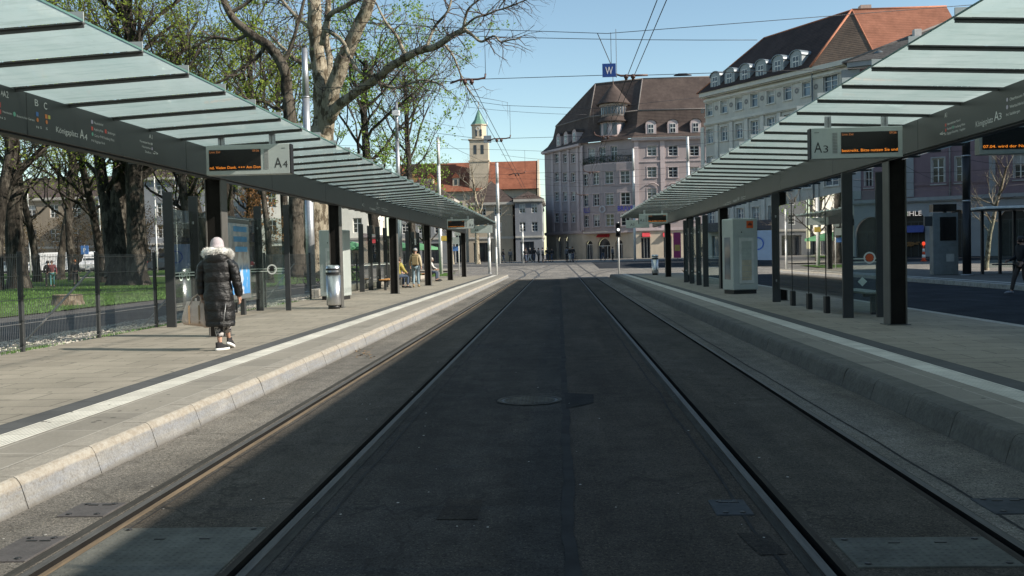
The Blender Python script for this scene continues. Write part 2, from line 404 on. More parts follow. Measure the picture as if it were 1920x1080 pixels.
wob(b, RAILS[0]+.12, .015, 3, 60, 120, .004, 21, .02)
struct('road_joint', b, bandd)
# rails beyond the stop curve across the square
b = MB()
def far_rail(path, w_=.09, dz=.012):
    pts = []
    for i in range(len(path)-1):
        for k in range(8):
            t = k/8; p0 = path[max(i-1, 0)]; p1 = path[i]; p2 = path[i+1]; p3 = path[min(i+2, len(path)-1)]
            pts.append([.5*(2*p1[q]+(p2[q]-p0[q])*t+(2*p0[q]-5*p1[q]+4*p2[q]-p3[q])*t*t+(3*p1[q]-p0[q]-3*p2[q]+p3[q])*t**3) for q in (0, 1)])
    pts.append(path[-1]); vs = []
    for i, p in enumerate(pts):
        q = pts[min(i+1, len(pts)-1)]; o = pts[max(i-1, 0)]; d = Vector((q[0]-o[0], q[1]-o[1])).normalized(); n_ = (-d.y*w_/2, d.x*w_/2)
        vs += [(p[0]-n_[0], p[1]-n_[1], hz(*p)+dz), (p[0]+n_[0], p[1]+n_[1], hz(*p)+dz)]
    b.add(vs, [(2*i, 2*i+1, 2*i+3, 2*i+2) for i in range(len(pts)-1)], False)
for r in RAILS[:2]:
    far_rail([(r, 61), (r+.15, 72), (r-1.2, 86), (r-6, 98), (r-16, 108), (r-34, 113)])
    far_rail([(r, 64), (r+.3, 78), (r+1.5, 92), (r+2.6, 108), (r+3, 124)])
for r in RAILS[2:]:
    far_rail([(r, 61), (r, 72), (r-.4, 92), (r-.8, 110), (r-1, 124)])
    far_rail([(r, 63), (r+1, 74), (r+5, 86), (r+14, 94), (r+34, 98)])
struct('tram_rails_far', b, M('far_rail_dark', (.07, .065, .06), .5, .3))
# ---- platforms
PH = .21
PAV = paving('platform_pavers', (.33, .293, .24), (.275, .245, .2), .9, .45, .009, (.12, .11, .09), .25, .5, R(0), .25)
PAVB = paving('platform_edge_slabs', (.30, .272, .228), (.25, .228, .193), .9, .42, .008, (.4, .37, .32), .3, .5, R(90), .2)
TACT = None
def tactile():
    t = NT('tactile_white_ribs'); v = t.pos()
    wv = t.n('TexWave', bands_direction='X'); wv.inputs['Scale'].default_value = 8.0; t.l(v, wv.inputs[0])
    b = t.n('TexBrick', offset=0); b.inputs['Scale'].default_value = 1; b.inputs['Brick Width'].default_value = .3; b.inputs['Row Height'].default_value = .3; b.inputs['Mortar Size'].default_value = .006
    b.inputs['Color1'].default_value = (.7, .67, .59, 1); b.inputs['Color2'].default_value = (.6, .57, .5, 1); b.inputs['Mortar'].default_value = (.4, .38, .33, 1); t.l(v, b.inputs[0])
    c = t.mix(1, b.outputs[0], t.ramp(wv.outputs['Fac'], [(.1, .72), (.45, 1)]), 'MULTIPLY')
    c = t.mix(1, c, t.ramp(t.noise(t.pos((1, .4, 1)), 2.5, 6, .7), [(.3, .72), (.6, 1)]), 'MULTIPLY')
    t.princ(c, .8, 0, t.bump(wv.outputs['Fac'], .5, .01), Specular_IOR_Level=.25); return t.m
TACT = tactile()
DARKP = paving('dark_pavers', (.085, .086, .087), (.10, .10, .10), .3, .3, .004, (.06, .06, .06), .2, 0, 0, .25)
def kerbmat():
    t = NT('kerb_concrete'); v = t.pos(); geo = t.n('NewGeometry'); sx = t.n('SeparateXYZ'); t.l(geo.outputs['Position'], sx.inputs[0])
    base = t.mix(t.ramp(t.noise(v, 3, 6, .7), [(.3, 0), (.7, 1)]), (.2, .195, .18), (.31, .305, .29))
    # weathered orange-brown edge and a bluish worn face, both as stains of their own shape
    ed = t.ramp(t.noise(t.pos((2, 1.2, 4)), 4, 6, .75), [(.46, 0), (.6, 1)])
    zr = t.ramp(sx.outputs['Z'], [(.12, 0), (.14, 1)])
    c = t.mix(t.mix(1, ed, zr, 'MULTIPLY'), base, (.27, .235, .19))
    c = t.mix(t.ramp(t.noise(t.pos((1, .7, 8)), 2.2, 6, .7), [(.42, 0), (.6, .6)]), c, (.22, .235, .26))
    c = t.mix(t.ramp(t.noise(v, 26, 5, .85), [(.52, 0), (.66, .7)]), c, (.14, .125, .1)); c = t.mix(1, c, t.ramp(t.noise(v, 60, 3, .8), [(.35, .7), (.6, 1)]), 'MULTIPLY')
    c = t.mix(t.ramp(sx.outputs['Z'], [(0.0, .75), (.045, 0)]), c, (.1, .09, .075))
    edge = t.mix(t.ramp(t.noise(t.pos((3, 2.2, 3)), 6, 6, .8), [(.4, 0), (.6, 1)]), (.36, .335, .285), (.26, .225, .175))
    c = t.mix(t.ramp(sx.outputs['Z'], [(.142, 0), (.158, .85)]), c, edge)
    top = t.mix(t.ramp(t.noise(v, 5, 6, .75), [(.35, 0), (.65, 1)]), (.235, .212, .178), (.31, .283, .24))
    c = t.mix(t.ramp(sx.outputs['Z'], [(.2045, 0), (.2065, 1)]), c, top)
    t.princ(c, .85, 0, t.bump(t.noise(v, 30, 5, .7), .6, .015), Specular_IOR_Level=.3); return t.m
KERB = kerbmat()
def platform(name, kx, s, y0, y1, xback, end_taper=True):
    """kx kerb foot, s=-1 platform lies towards -x; the kerb face leans, stones with joints; end ramps towards the far end"""
    def X(d): return kx+s*d
    rnd = random.Random(4)
    k = MB(); y = y0; L = 1.0
    while y < y1-.01:
        e = min(y+L, y1); g_ = .006; j = rnd.uniform(-.004, .004); yy = (y+g_, e-g_)
        P = [(.0, -.01), (.048+j, .148), (.062+j, .176), (.078+j, .197), (.098+j, PH-.002+j*.3), (.30, PH+j*.4), (.30, 0)]
        rr = [[(X(px_), yv, pz) for px_, pz in P] for yv in yy]
        k.rings(rr, True, False, True); y = e
    struct(name+'_kerb', k, KERB, True)
    f = MB(); sheet(f, min(X(.2), X(.29)), max(X(.2), X(.29)), y0, y1, PH-.018)
    struct(name+'_kerb_joint', f, M('joint_dirt', (.09, .075, .055), .9))
    def lay(nm, d0, d1, mt, z=PH):
        q = MB(); sheet(q, min(X(d0), X(d1)), max(X(d0), X(d1)), y0, y1, z); struct(name+nm, q, mt)
    lay('_edge_paving', .302, .78, PAVB); lay('_guide_strip', .78, 1.08, TACT, PH+.001); lay('_dark_strip', 1.08, 1.36, DARKP)
    lay('_paving', 1.36, abs(xback-kx), PAV)
    q = MB(); xa, xb = min(X(.3), xback), max(X(.3), xback)
    q.quad((xa, y1, PH), (xb, y1, PH), (xb, y1+3.5, .012), (xa, y1+3.5, .012)); q.quad((xa, y0, -.01), (xb, y0, -.01), (xb, y0, PH), (xa, y0, PH))
    struct(name+'_ramp', q, PAVB)
PL_END = 63
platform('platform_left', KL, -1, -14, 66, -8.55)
KERB = M('kerb_dark_concrete', (.11, .105, .09), .85, 0, .25, 3, .5, 30, .3, 20)  # darker copy of the kerb concrete, the right side's shade put into its colour
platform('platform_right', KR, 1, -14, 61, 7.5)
# back kerb of the right platform and the far bus platform
k = MB(); 
for i in range(75): k.bbox(7.5, 7.72, -14+i+.005, -13+i-.005, -.01, PH, .02)
struct('platform_right_back_kerb', k, M('pale_kerb', (.42, .40, .36), .8, 0, .2, 3, .3, 30, .3, 15))
k = MB()
for i in range(56): k.bbox(15.3, 15.5, 5+i+.005, 6+i-.005, -.01, PH-.02, .02)
struct('bus_platform_kerb', k, M('pale_kerb', ()))
k = MB(); k.box(15.5, 21.5, 5, 61, -.01, PH-.03); struct('bus_platform', k, paving('bus_platform_pavers', (.15, .145, .13), (.17, .16, .145), .6, .3, .006, (.1, .09, .08)))
k = MB(); sheet(k, 15.9, 16.2, 5, 61, PH-.028); struct('bus_platform_guide_strip', k, TACT)
# ---- park side: gravel strip, path, lawn
def gravelmat():
    t = NT('gravel_pebbles'); v = t.pos()
    vo = t.n('TexVoronoi'); vo.inputs['Scale'].default_value = 16; t.l(v, vo.inputs['Vector'])
    c = t.mix(t.ramp(vo.outputs['Color'], [(.2, 0), (.8, 1)]), (.34, .31, .26), (.56, .53, .47))
    c = t.mix(t.ramp(vo.outputs['Distance'], [(.35, 0), (.62, 1)]), c, (.12, .11, .08))
    t.princ(c, .9, 0, t.bump(vo.outputs['Distance'], -.9, .04)); return t.m
GRAV = gravelmat()
q = MB(); sheet(q, -10.75, -8.55, -14, 60, .13, 6, 150, lambda x, y: .03*noise.noise(Vector((x*2, y*2, 0)))); struct('gravel_strip', q, GRAV)
rnd = random.Random(12); q = MB()
for i in range(5200):
    x = rnd.uniform(-10.6, -8.6); y = 11+38*rnd.random()**1.5; r = rnd.uniform(.018, .05)
    rot = Matrix.Rotation(rnd.uniform(0, 6), 4, 'Z') @ Matrix.Rotation(rnd.uniform(-.5, .5), 4, 'X')
    pts = []
    for (th, ph) in ((0, 90), (0, 10), (72, -5), (144, 12), (216, -8), (288, 8)):
        d = Vector((math.cos(R(th))*math.cos(R(ph)), math.sin(R(th))*math.cos(R(ph))*.75, math.sin(R(ph))*.6)); pts.append(Vector((x, y, .14))+rot.to_3x3() @ d*r*rnd.uniform(.85, 1.15))
    q.add(pts, [(0, 1, 2), (0, 2, 3), (0, 3, 4), (0, 4, 5), (0, 5, 1)], False)
tag(q.build('pebbles', M('pebble_stone', (.46, .43, .37), .85, 0, .35, 25)), kind='stuff')
q = MB(); sheet(q, -15.7, -10.75, -14, 62, .115); struct('park_path', q, asphalt('park_path_asphalt', (.13, .125, .12), (.16, .155, .148), .3, 90, .2, (1, 1, 1)))
def lawnmat():
    t = NT('lawn_grass'); v = t.pos()
    c = t.mix(t.ramp(t.noise(v, .35, 6, .65), [(.3, 0), (.7, 1)]), (.055, .125, .02), (.105, .2, .035))
    c = t.mix(t.ramp(t.noise(t.pos((1, .5, 1)), 3.5, 6, .75), [(.5, 0), (.68, .75)]), c, (.12, .11, .055))
    c = t.mix(1, c, t.ramp(t.noise(v, 22, 4, .8), [(.3, .55), (.65, 1)]), 'MULTIPLY')
    t.princ(c, .9, 0, t.bump(t.noise(v, 30, 4, .8), .8, .05), Specular_IOR_Level=.15); return t.m
LAWN = lawnmat()
q = MB(); sheet(q, -120, -15.7, -14, 84, .13, 20, 30, lambda x, y: hz(x, y)+.05*noise.noise(Vector((x*.1, y*.1, 0)))); sheet(q, -120, -15.7, 87, 108, .13, 8, 12); struct('park_lawn', q, LAWN)
q = MB(); sheet(q, -15.69, -8.6, 62, 80, .05, 2, 8); struct('lawn_corner', q, LAWN)
q = MB(); sheet(q, -120, -9, 84, 87, .12, 12, 2); struct('park_gravel_path', q, M('pale_path', (.4, .36, .29), .9, 0, .15, 2, .3, 40, .3))
# grass blades: near part of the lawn and tufts along the gravel
rnd = random.Random(5); q = MB()
def blade(x, y, z, h, w_):
    a_ = rnd.uniform(0, 6.28); dx, dy = math.cos(a_)*w_, math.sin(a_)*w_; lx, ly = rnd.uniform(-.5, .5)*h, rnd.uniform(-.5, .5)*h
    q.add([(x-dx, y-dy, z), (x+dx, y+dy, z), (x+lx, y+ly, z+h)], [(0, 1, 2)], False)
for i in range(26000):
    y = 24+36*rnd.random(); x = -15.7-rnd.random()**1.4*26
    if noise.noise(Vector((x*.5, y*.5, 3))) < -.15: continue
    blade(x, y, .13, rnd.uniform(.05, .12), .012)
for i in range(3800):
    c = rnd.choice([(-8.75, 20.5), (-8.8, 22.6), (-8.8, 24.4), (-8.7, 27.5), (-9.0, 15.7), (-8.75, 18.6), (-8.8, 31), (-8.9, 35)])
    x = min(-8.6, c[0]+rnd.gauss(0, .16)); y = c[1]+rnd.gauss(0, .5); blade(x, y, .14, rnd.uniform(.04, .11), .006)
tag(q.build('grass', M('grass_blade', (.085, .18, .03), .7, 0, .4, 2), fix=False), kind='stuff')
# ---- road details: manhole, patches, cover plates
def disc(mb, c, r0_, r1_, z, n=40, amp=0):
    vs = []
    for j in range(n):
        t = 2*PI*j/n; k = 1+amp*noise.noise(Vector((math.cos(t)*2, math.sin(t)*2, c[0])))
        vs += [(c[0]+r0_*math.cos(t), c[1]+r0_*math.sin(t), z), (c[0]+r1_*k*math.cos(t), c[1]+r1_*k*math.sin(t), z)]
    mb.add(vs, [(2*j, 2*j+1, (2*j+3) % (2*n), (2*j+2) % (2*n)) for j in range(n)], False)
MH = gp(993, 751)
b = MB(); disc(b, MH, 0.0, .36, .0035, 40, .12); struct('manhole_surround', b, asphalt('manhole_mortar', (.032, .032, .032), (.04, .04, .04), .3))
t0 = thing('manhole_cover', 'round iron manhole cover with studded lid set in the dark road', 'manhole cover', (MH.x, MH.y, .004))
iron = M('cast_iron', (.095, .088, .074), .85, 0, .3, 8, .3, 60, .2, spec=.15)
b = MB(); disc(b, (0, 0), .305, .345, .006); disc(b, (0, 0), .345, .35, .0); b.build('frame', iron, t0, fix=False)
b = MB(); disc(b, (0, 0), .0, .275, .004, 40)
for i in range(-6, 7):
    for j in range(-6, 7):
        if math.hypot(i, j) < 6.3: b.bbox(i*.04-.012, i*.04+.012, j*.04-.012, j*.04+.012, .003, .008, .002)
b.build('lid', iron, t0, fix=False)
b = MB(); disc(b, (0, 0), .275, .305, .001); b.build('gap_ring', BLACKP, t0, fix=False)
b = MB(); p = [gp(1058, 737, .0), gp(1113, 740), gp(1113, 756), gp(1062, 767)]; b.quad(*[(v.x, v.y, .005) for v in p]); struct('road_patch', b, asphalt('fresh_patch', (.024, .024, .025), (.03, .03, .03), .2))
def plate(x0, x1, y0, y1, label, stud=True, mt=None):
    t_ = thing('cover_plate', label, 'cover plate', ((x0+x1)/2, (y0+y1)/2, 0)); w_, d_ = (x1-x0)/2, (y1-y0)/2
    mt = mt or M('plate_steel', (.115, .115, .1), .8, 0, .3, 4, .1, 30, .2, spec=.15)
    q = MB(); q.bbox(-w_, w_, -d_, d_, -.02, .009, .003)
    if stud:
        nx = int(w_*2/.045); ny = int(d_*2/.045)
        for i in range(nx):
            for j in range(ny):
                cx_, cy_ = -w_+.03+i*.045, -d_+.03+j*.045
                if cx_ > w_-.02 or cy_ > d_-.02: continue
                a_ = .014; q.add([(cx_-a_, cy_, .0092), (cx_, cy_-.007, .0092), (cx_+a_, cy_, .0092), (cx_, cy_+.007, .0092), (cx_, cy_, .0125)], [(0, 1, 4), (1, 2, 4), (2, 3, 4), (3, 0, 4)], False)
    q.build('plate', mt, t_)
    q = MB()
    for sx in (-1, 1):
        for sy in (-1, 1): q.cyl((sx*(w_-.06), sy*(d_-.04)), .018, .009, .0135, 10); 
    for xx in (-.25*w_, .35*w_): q.bbox(xx-.03, xx+.03, d_*.55, d_*.55+.014, .0095, .0135, .002)
    q.build('bolt', BLACKP, t_); return t_
plate(RAILS[0]+.09, RAILS[1]-.09, 4.45, 5.5, 'wide studded steel plate between the left rails, half in sun')
plate(RAILS[2]+.12, RAILS[3]-.09, 4.72, 5.2, 'studded steel plate between the right rails in the shade')
cm_ = M('cover_concrete', (.07, .064, .062), .85, 0, .25, 5, .2, 40, .2)
for (xa, xb, ya, yb, l_) in ((-3.16, -2.86, 5.78, 6.1, 'small dull cover set left of the leftmost rail, farther one'), (-3.12, -2.86, 4.9, 5.35, 'small dull cover at the bottom left picture corner')):
    plate(xa, xb, ya, yb, l_, False, cm_)
cm2 = M('cover_blue_grey', (.075, .08, .085), .9, .0, .3, 5, .1, 40, .3, 20, spec=.1)
plate(.9, 1.12, 5.68, 6.02, 'small blue grey cover left of the inner right rail', False, cm2)
plate(2.5, 2.85, 5.65, 6.0, 'small blue grey cover between outermost right rail and kerb', False, cm2)
q = MB()
for pl in ([(1321+60, 1000), (1440, 1003), (1475, 1040), (1425, 1042)], [(840, 935), (905, 938), (895, 975), (818, 975)], [(560, 1000+20), (470, 1015)]):
    if len(pl) == 4: q.quad(*[(lambda v: (v.x, v.y, .0045))(gp(*p)) for p in pl])
q.v = q.v; struct('road_patch_small', q, asphalt('patch_brown', (.045, .04, .034), (.06, .052, .045), .4))
q = MB(); rnd = random.Random(31)
for i in range(90):      # small scraps and chewing gum on the road
    x = rnd.uniform(-3.3, 3.0); y = 5+rnd.random()**2*25; r_ = rnd.uniform(.004, .012)
    q.add([(x+r_*math.cos(k), y+r_*1.2*math.sin(k), .0055) for k in (0, 1.3, 2.4, 3.6, 5)], [(0, 1, 2, 3, 4)], False)
tag(q.build('litter_specks', M('speck_pale', (.4, .38, .34), .8), fix=False), kind='stuff')
q = MB()
for i in range(26):     # dry leaves by the left kerb
    c = gp(680+rnd.gauss(0, 12), 663+rnd.gauss(0, 4)); 
    q.add([(c.x+rnd.uniform(-.05, .05), c.y+rnd.uniform(-.08, .08), rnd.uniform(.006, .03)) for _ in range(4)], [(0, 1, 2), (0, 2, 3)], False)
tag(q.build('dry_leaves', M('dry_leaf', (.2, .13, .07), .9), fix=False), kind='stuff')

q = MB(); rnd = random.Random(91)     # trodden gum and small stains on both platforms
for i in range(420):
    y = 8+rnd.random()**1.6*45; left = rnd.random() < .6
    x = rnd.uniform(-8.3, -3.8) if left else rnd.uniform(3.6, 7.3); r_ = rnd.uniform(.010, .026); a0 = rnd.uniform(0, 6)
    q.add([(x+r_*math.cos(a0+k)*rnd.uniform(.8, 1.2), y+r_*math.sin(a0+k)*rnd.uniform(.8, 1.2), PH+.0015) for k in (0, .9, 1.8, 2.7, 3.6, 4.5, 5.4)], [list(range(7))], False)
tag(q.build('trodden_gum', M('gum_grey', (.1, .095, .085), .9, spec=.1), fix=False), kind='stuff')
# ================================================================== PLATFORM CANOPIES
LETW = M('lettering_white', (.62, .62, .6), .6)
LETD = M('lettering_dark', (.03, .03, .03), .6)
def onX(x, y, X):
    d = ray(x, y); k = X/d.x; return Vector((X, d.y*k, HC+d.z*k))
PAN = 1.175
def canopy(s, label, face, y0, y1, posts, fin0, letters):
    t = thing('platform_canopy', label, 'canopy', (0, 0, 0), 0, 'glass platform canopies')
    fa, ba = face, face+s*.2
    X0, X1 = min(fa, ba), max(fa, ba)
    b = MB().mat(BEAMM)
    y = y0
    while y < y1:                       # welded beam lengths with fine joints
        e = min(y+4.68, y1); b.bbox(X0, X1, y+.004, e-.004, 3.06, 3.55, .006); y = e
    b.mat(BLACKP); b.box(X0+.03, X1-.03, y0+.02, y1-.02, 3.035, 3.06)
    b.build('beam', None, t)
    pb = MB().mat(M('post_paint', (.085, .083, .077), .55)); pc = .18
    for xx in (-.15, .13): pb.box(xx, xx+.02, -.16, .16, 0, 2.849)
    pb.mat(GROOVE); pb.box(-.13, .13, -.13, .13, 0, 2.849)  # black core fills the recess, putting its shade into the colour
    pb.mat(BEAMM); pb.bbox(-.2, .2, -.2, .2, -.001, .012, .003)
    pm = None
    for py in posts:
        if pm is None: po = pb.build('post', None, t, (face+s*pc, py, PH)); pb_me = po.data
        else:
            po = bpy.data.objects.new('post', pb_me); COL.objects.link(po); po.parent = t; po.location = (face+s*pc, py, PH)
        pm = po
    # rafters (T fins under the glass) and glass panes, front wing towards the track, back wing away from it
    xe, ze = face-s*1.97, 3.665; xb, zb = face+s*.09, 3.565
    xk, zk = face+s*2.48, 3.60
    def fin(mb, xa, za, xc, zc, drop):
        L = [(xa, 0, za-.008), (xc, 0, zc-.008)]
        for (w_, d0, d1) in ((.055, 0, .012), (.014, .012, drop)):
            vs = []
            for (x_, _, z_) in L:
                for yy in (-w_/2, w_/2):
                    for dd in (d0, d1): vs.append((x_, yy, z_-dd))
            mb.add(vs, [(0, 1, 3, 2), (4, 6, 7, 5), (0, 4, 5, 1), (2, 3, 7, 6), (0, 2, 6, 4), (1, 5, 7, 3)], False)
    fb = MB().mat(M('rafter_paint', (.07, .072, .07), .5)); fin(fb, xb, zb, xe, ze, .045); fin(fb, fa+s*.11, zb, xk, zk, .045)
    fb.mat(SILVER); fb.box(min(xe, xe+s*.15), max(xe, xe+s*.15), -.008, .008, ze-.01, ze+.085)
    fmesh = fb.mesh('rafter')
    gb = MB(); ins = .012
    def slab(mb, xa, za, xc, zc):
        vs = []
        for (x_, z_) in ((xa, za), (xc, zc)):
            for yy in (ins, PAN-ins):
                for dz in (0, .014): vs.append((x_, yy, z_+dz))
        mb.add(vs, [(0, 1, 3, 2), (4, 6, 7, 5), (0, 4, 5, 1), (2, 3, 7, 6), (0, 2, 6, 4), (1, 5, 7, 3)], False)
    # single diffusing sheets (a closed slab would darken twice)
    def one(mb, xa, za, xc, zc): mb.quad((xa, ins, za), (xc, ins, zc), (xc, PAN-ins, zc), (xa, PAN-ins, za))
    one(gb, xb, zb, xe, ze); one(gb, fa+s*.11, zb, xk, zk)
    gmesh = gb.mesh('roof_pane'); gmesh.materials.append(FROST)
    eb = MB().mat(M('glass_edge_green', (.10, .2, .17), .2)); eb.box(xe-.003, xe+.003, ins, PAN-ins, ze-.004, ze+.014); emesh = eb.mesh('pane_edge')
    k = math.ceil((y0-fin0)/PAN)
    while fin0+k*PAN < y1+.01:
        yy = fin0+k*PAN
        o = bpy.data.objects.new('rafter', fmesh); COL.objects.link(o); o.parent = t; o.location = (0, yy, 0)
        if yy+PAN < y1+.1:
            o = bpy.data.objects.new('roof_pane', gmesh); COL.objects.link(o); o.parent = t; o.location = (0, yy, 0)
            e_ = bpy.data.objects.new('pane_edge', emesh); COL.objects.link(e_); e_.parent = o
        k += 1
    u = Vector((0, 1, 0)) if s < 0 else Vector((0, -1, 0)); pr = .003
    for (kind, x, y, txt, h, w_, mt) in letters:
        p = onX(x, y, face); dpt = p.y; k_ = dpt/FPX
        lb = MB().mat(mt)
        if kind == 't':
            # measure the length along the beam from the end pixel
            q = onX(w_, y, face) if w_ else None
            add_text(lb, txt, p, u, (0, 0, 1), h*k_, abs(q.y-p.y) if q else None, pr)
        elif kind == 'b':
            a = h*k_/2; lb.box(face-s*pr, face, p.y-a, p.y+a, p.z-a, p.z+a)
        elif kind == 'c':
            a = h*k_/2; n_ = 16; lb.add([(face-s*(pr+.001), p.y+a*math.cos(2*PI*j/n_), p.z+a*math.sin(2*PI*j/n_)) for j in range(n_)], [list(range(n_))], False)
        lb.build('lettering' if kind == 't' else 'route_symbol', None, t, fix=False)
    return t
def col_(n, c): return M('sign_'+n, c, .6)
RED_, BLU_, ORA_, GRE_, YEL_, PUR_ = col_('red', (.55, .09, .07)), col_('blue', (.07, .17, .42)), col_('orange', (.6, .2, .06)), col_('green', (.16, .42, .3)), col_('yellow', (.55, .5, .12)), col_('lilac', (.45, .4, .5))
LL = [('t', 1, 178, 'A1', 9, 8, LETW), ('t', 5, 181, 'A2', 13, 15.5, LETW), ('b', -2, 196, '', 10, 0, RED_), ('b', -1, 209, '', 9, 0, RED_), ('t', 4.5, 211, 'Haunstetten', 4.5, 22, LETW), ('c', 26.5, 214, '', 9, 0, GRE_), ('t', 31, 219, 'Botanischer Garten', 4.5, 64, LETW), ('t', 0, 222, 'N S', 4, 10, LETW),
      ('t', 65, 198, 'B', 13.5, 71.5, LETW), ('t', 82, 204, 'C', 13.5, 88, LETW), ('b', 69.6, 214, '', 8, 0, BLU_), ('c', 70, 225, '', 8, 0, ORA_), ('t', 68, 240, 'N', 4.5, 72.5, LETW), ('t', 75, 241, 'S', 4.5, 78, LETW),
      ('b', 86.5, 218.5, '', 8, 0, ORA_), ('b', 92, 219.8, '', 7, 0, YEL_), ('c', 87, 229, '', 8, 0, ORA_), ('t', 85.5, 243, 'S', 4.5, 89, LETW),
      ('t', 105, 247.5, 'Königsplatz', 11.5, 146, LETW), ('t', 149.5, 259, 'A', 18.5, 157.5, LETW), ('t', 158, 262, '4', 12, 163.5, LETW),
      ('b', 172.3, 228.5, '', 7, 0, PUR_), ('t', 176, 232, 'Hauptbahnhof', 5, 193, LETW), ('b', 172.7, 241, '', 7, 0, RED_), ('t', 176, 244, 'Augsburg West', 5, 193, LETW), ('b', 198, 246.5, '', 7, 0, RED_), ('t', 201.5, 250.5, 'Stadtbergen', 5, 215.5, LETW),
      ('c', 173, 251.5, '', 7, 0, GRE_), ('t', 177, 256, 'Center P+R Friedberg West', 5, 213.5, LETW), ('t', 171.5, 265, 'N', 4.5, 175.5, LETW), ('t', 177, 266.5, 'Göggingen Nord', 4.8, 196, LETW),
      ('t', 279, 259, 'A1', 8.5, 285.5, LETW), ('t', 262, 266, 'Haunstetten Nord', 4.5, 282, LETW), ('t', 266, 276, 'Haunstetten', 4.5, 283, LETW), ('t', 272, 286, 'Stadion', 4.5, 283, LETW), ('b', 284.5, 270, '', 4, 0, LETW), ('b', 285, 279, '', 5, 0, PUR_),
      ('t', 288.5, 290.5, '>', 9, 296, LETW), ('t', 286.5, 289.8, '-', 9, 295, LETW)]
for dx_, dy_ in ((0, 0),):
    LL += [('t', 679, 386, 'C', 5, 683, LETW), ('t', 693, 392, 'Königsplatz', 4.5, 704, LETW), ('t', 706, 384, 'A', 6, 708.5, LETW), ('t', 705, 388.5, 'Hauptbahnhof', 2, 712, LETW), ('t', 705, 391.5, 'Stadtbergen', 2, 711, LETW), ('t', 715, 391, 'Friedberg West', 2, 726, LETW), ('t', 716, 395, 'Göggingen', 2, 727, LETW)]
LR = [('t', 1771.5, 221, 'A1', 9, 1776, LETW), ('b', 1773.3, 234.5, '', 5, 0, RED_), ('t', 1776, 235, 'Haunstetten Nord', 4.5, 1801, LETW), ('b', 1773.5, 244, '', 5, 0, RED_), ('t', 1776, 244, 'Hochzoll', 4.5, 1785, LETW), ('c', 1787.5, 238.5, '', 6, 0, GRE_), ('t', 1790, 240.5, 'Friedberg West', 4.5, 1810, LETW),
      ('t', 1771, 254, 'N', 4.5, 1774, LETW), ('t', 1776, 252.5, 'Göggingen Klausenberg', 4.5, 1797, LETW), ('t', 1800, 246, 'Kriegshaber', 4.5, 1810.5, LETW), ('t', 1762.5, 256, '<', 9, 1768.5, LETW), ('t', 1764, 254.5, '-', 9, 1772, LETW),
      ('t', 1830, 238.5, 'Königsplatz', 11, 1862, LETW), ('t', 1864.5, 227.5, 'A', 18, 1873, LETW), ('t', 1873, 224.5, '3', 12.5, 1878.5, LETW),
      ('c', 1889, 187, '', 7, 0, PUR_), ('t', 1893.5, 189, 'Oberhausen Nord', 5.5, 1930, LETW), ('c', 1889, 201, '', 8, 0, PUR_), ('t', 1893.5, 203, 'Wertachbrücke', 5.5, 1925, LETW), ('t', 1887, 218, 'N', 5, 1891, LETW), ('t', 1893.5, 216, 'Stadtbergen', 5.5, 1913, LETW)]
LR += [('t', 1356.5, 386, '<- A1', 3.5, 1362, LETW), ('t', 1363, 381, 'Haunstetten', 2.2, 1370, LETW), ('t', 1363, 384.5, 'Friedberg West', 2.2, 1371, LETW), ('t', 1375, 379, 'Königsplatz', 4.5, 1382, LETW), ('t', 1383, 376, 'A3', 6, 1386, LETW), ('t', 1390, 371, 'Oberhausen', 2.2, 1398, LETW), ('t', 1390, 374.5, 'Wertach', 2.2, 1398, LETW)]
canopy(-1, 'long glass canopy over the sunlit left platform lettered A4', -6.02, -8, 62.8, [17.2-9.3, 17.2, 26.5, 35.9, 45.2, 54.5, 63.0-.6], 11.69, LL)
canopy(1, 'long glass canopy over the shaded right platform lettered A3', 5.65, -8, 58.2, [17.0-8.72, 17.0, 25.7, 34.4, 43.1, 51.8], 9.10, LR)
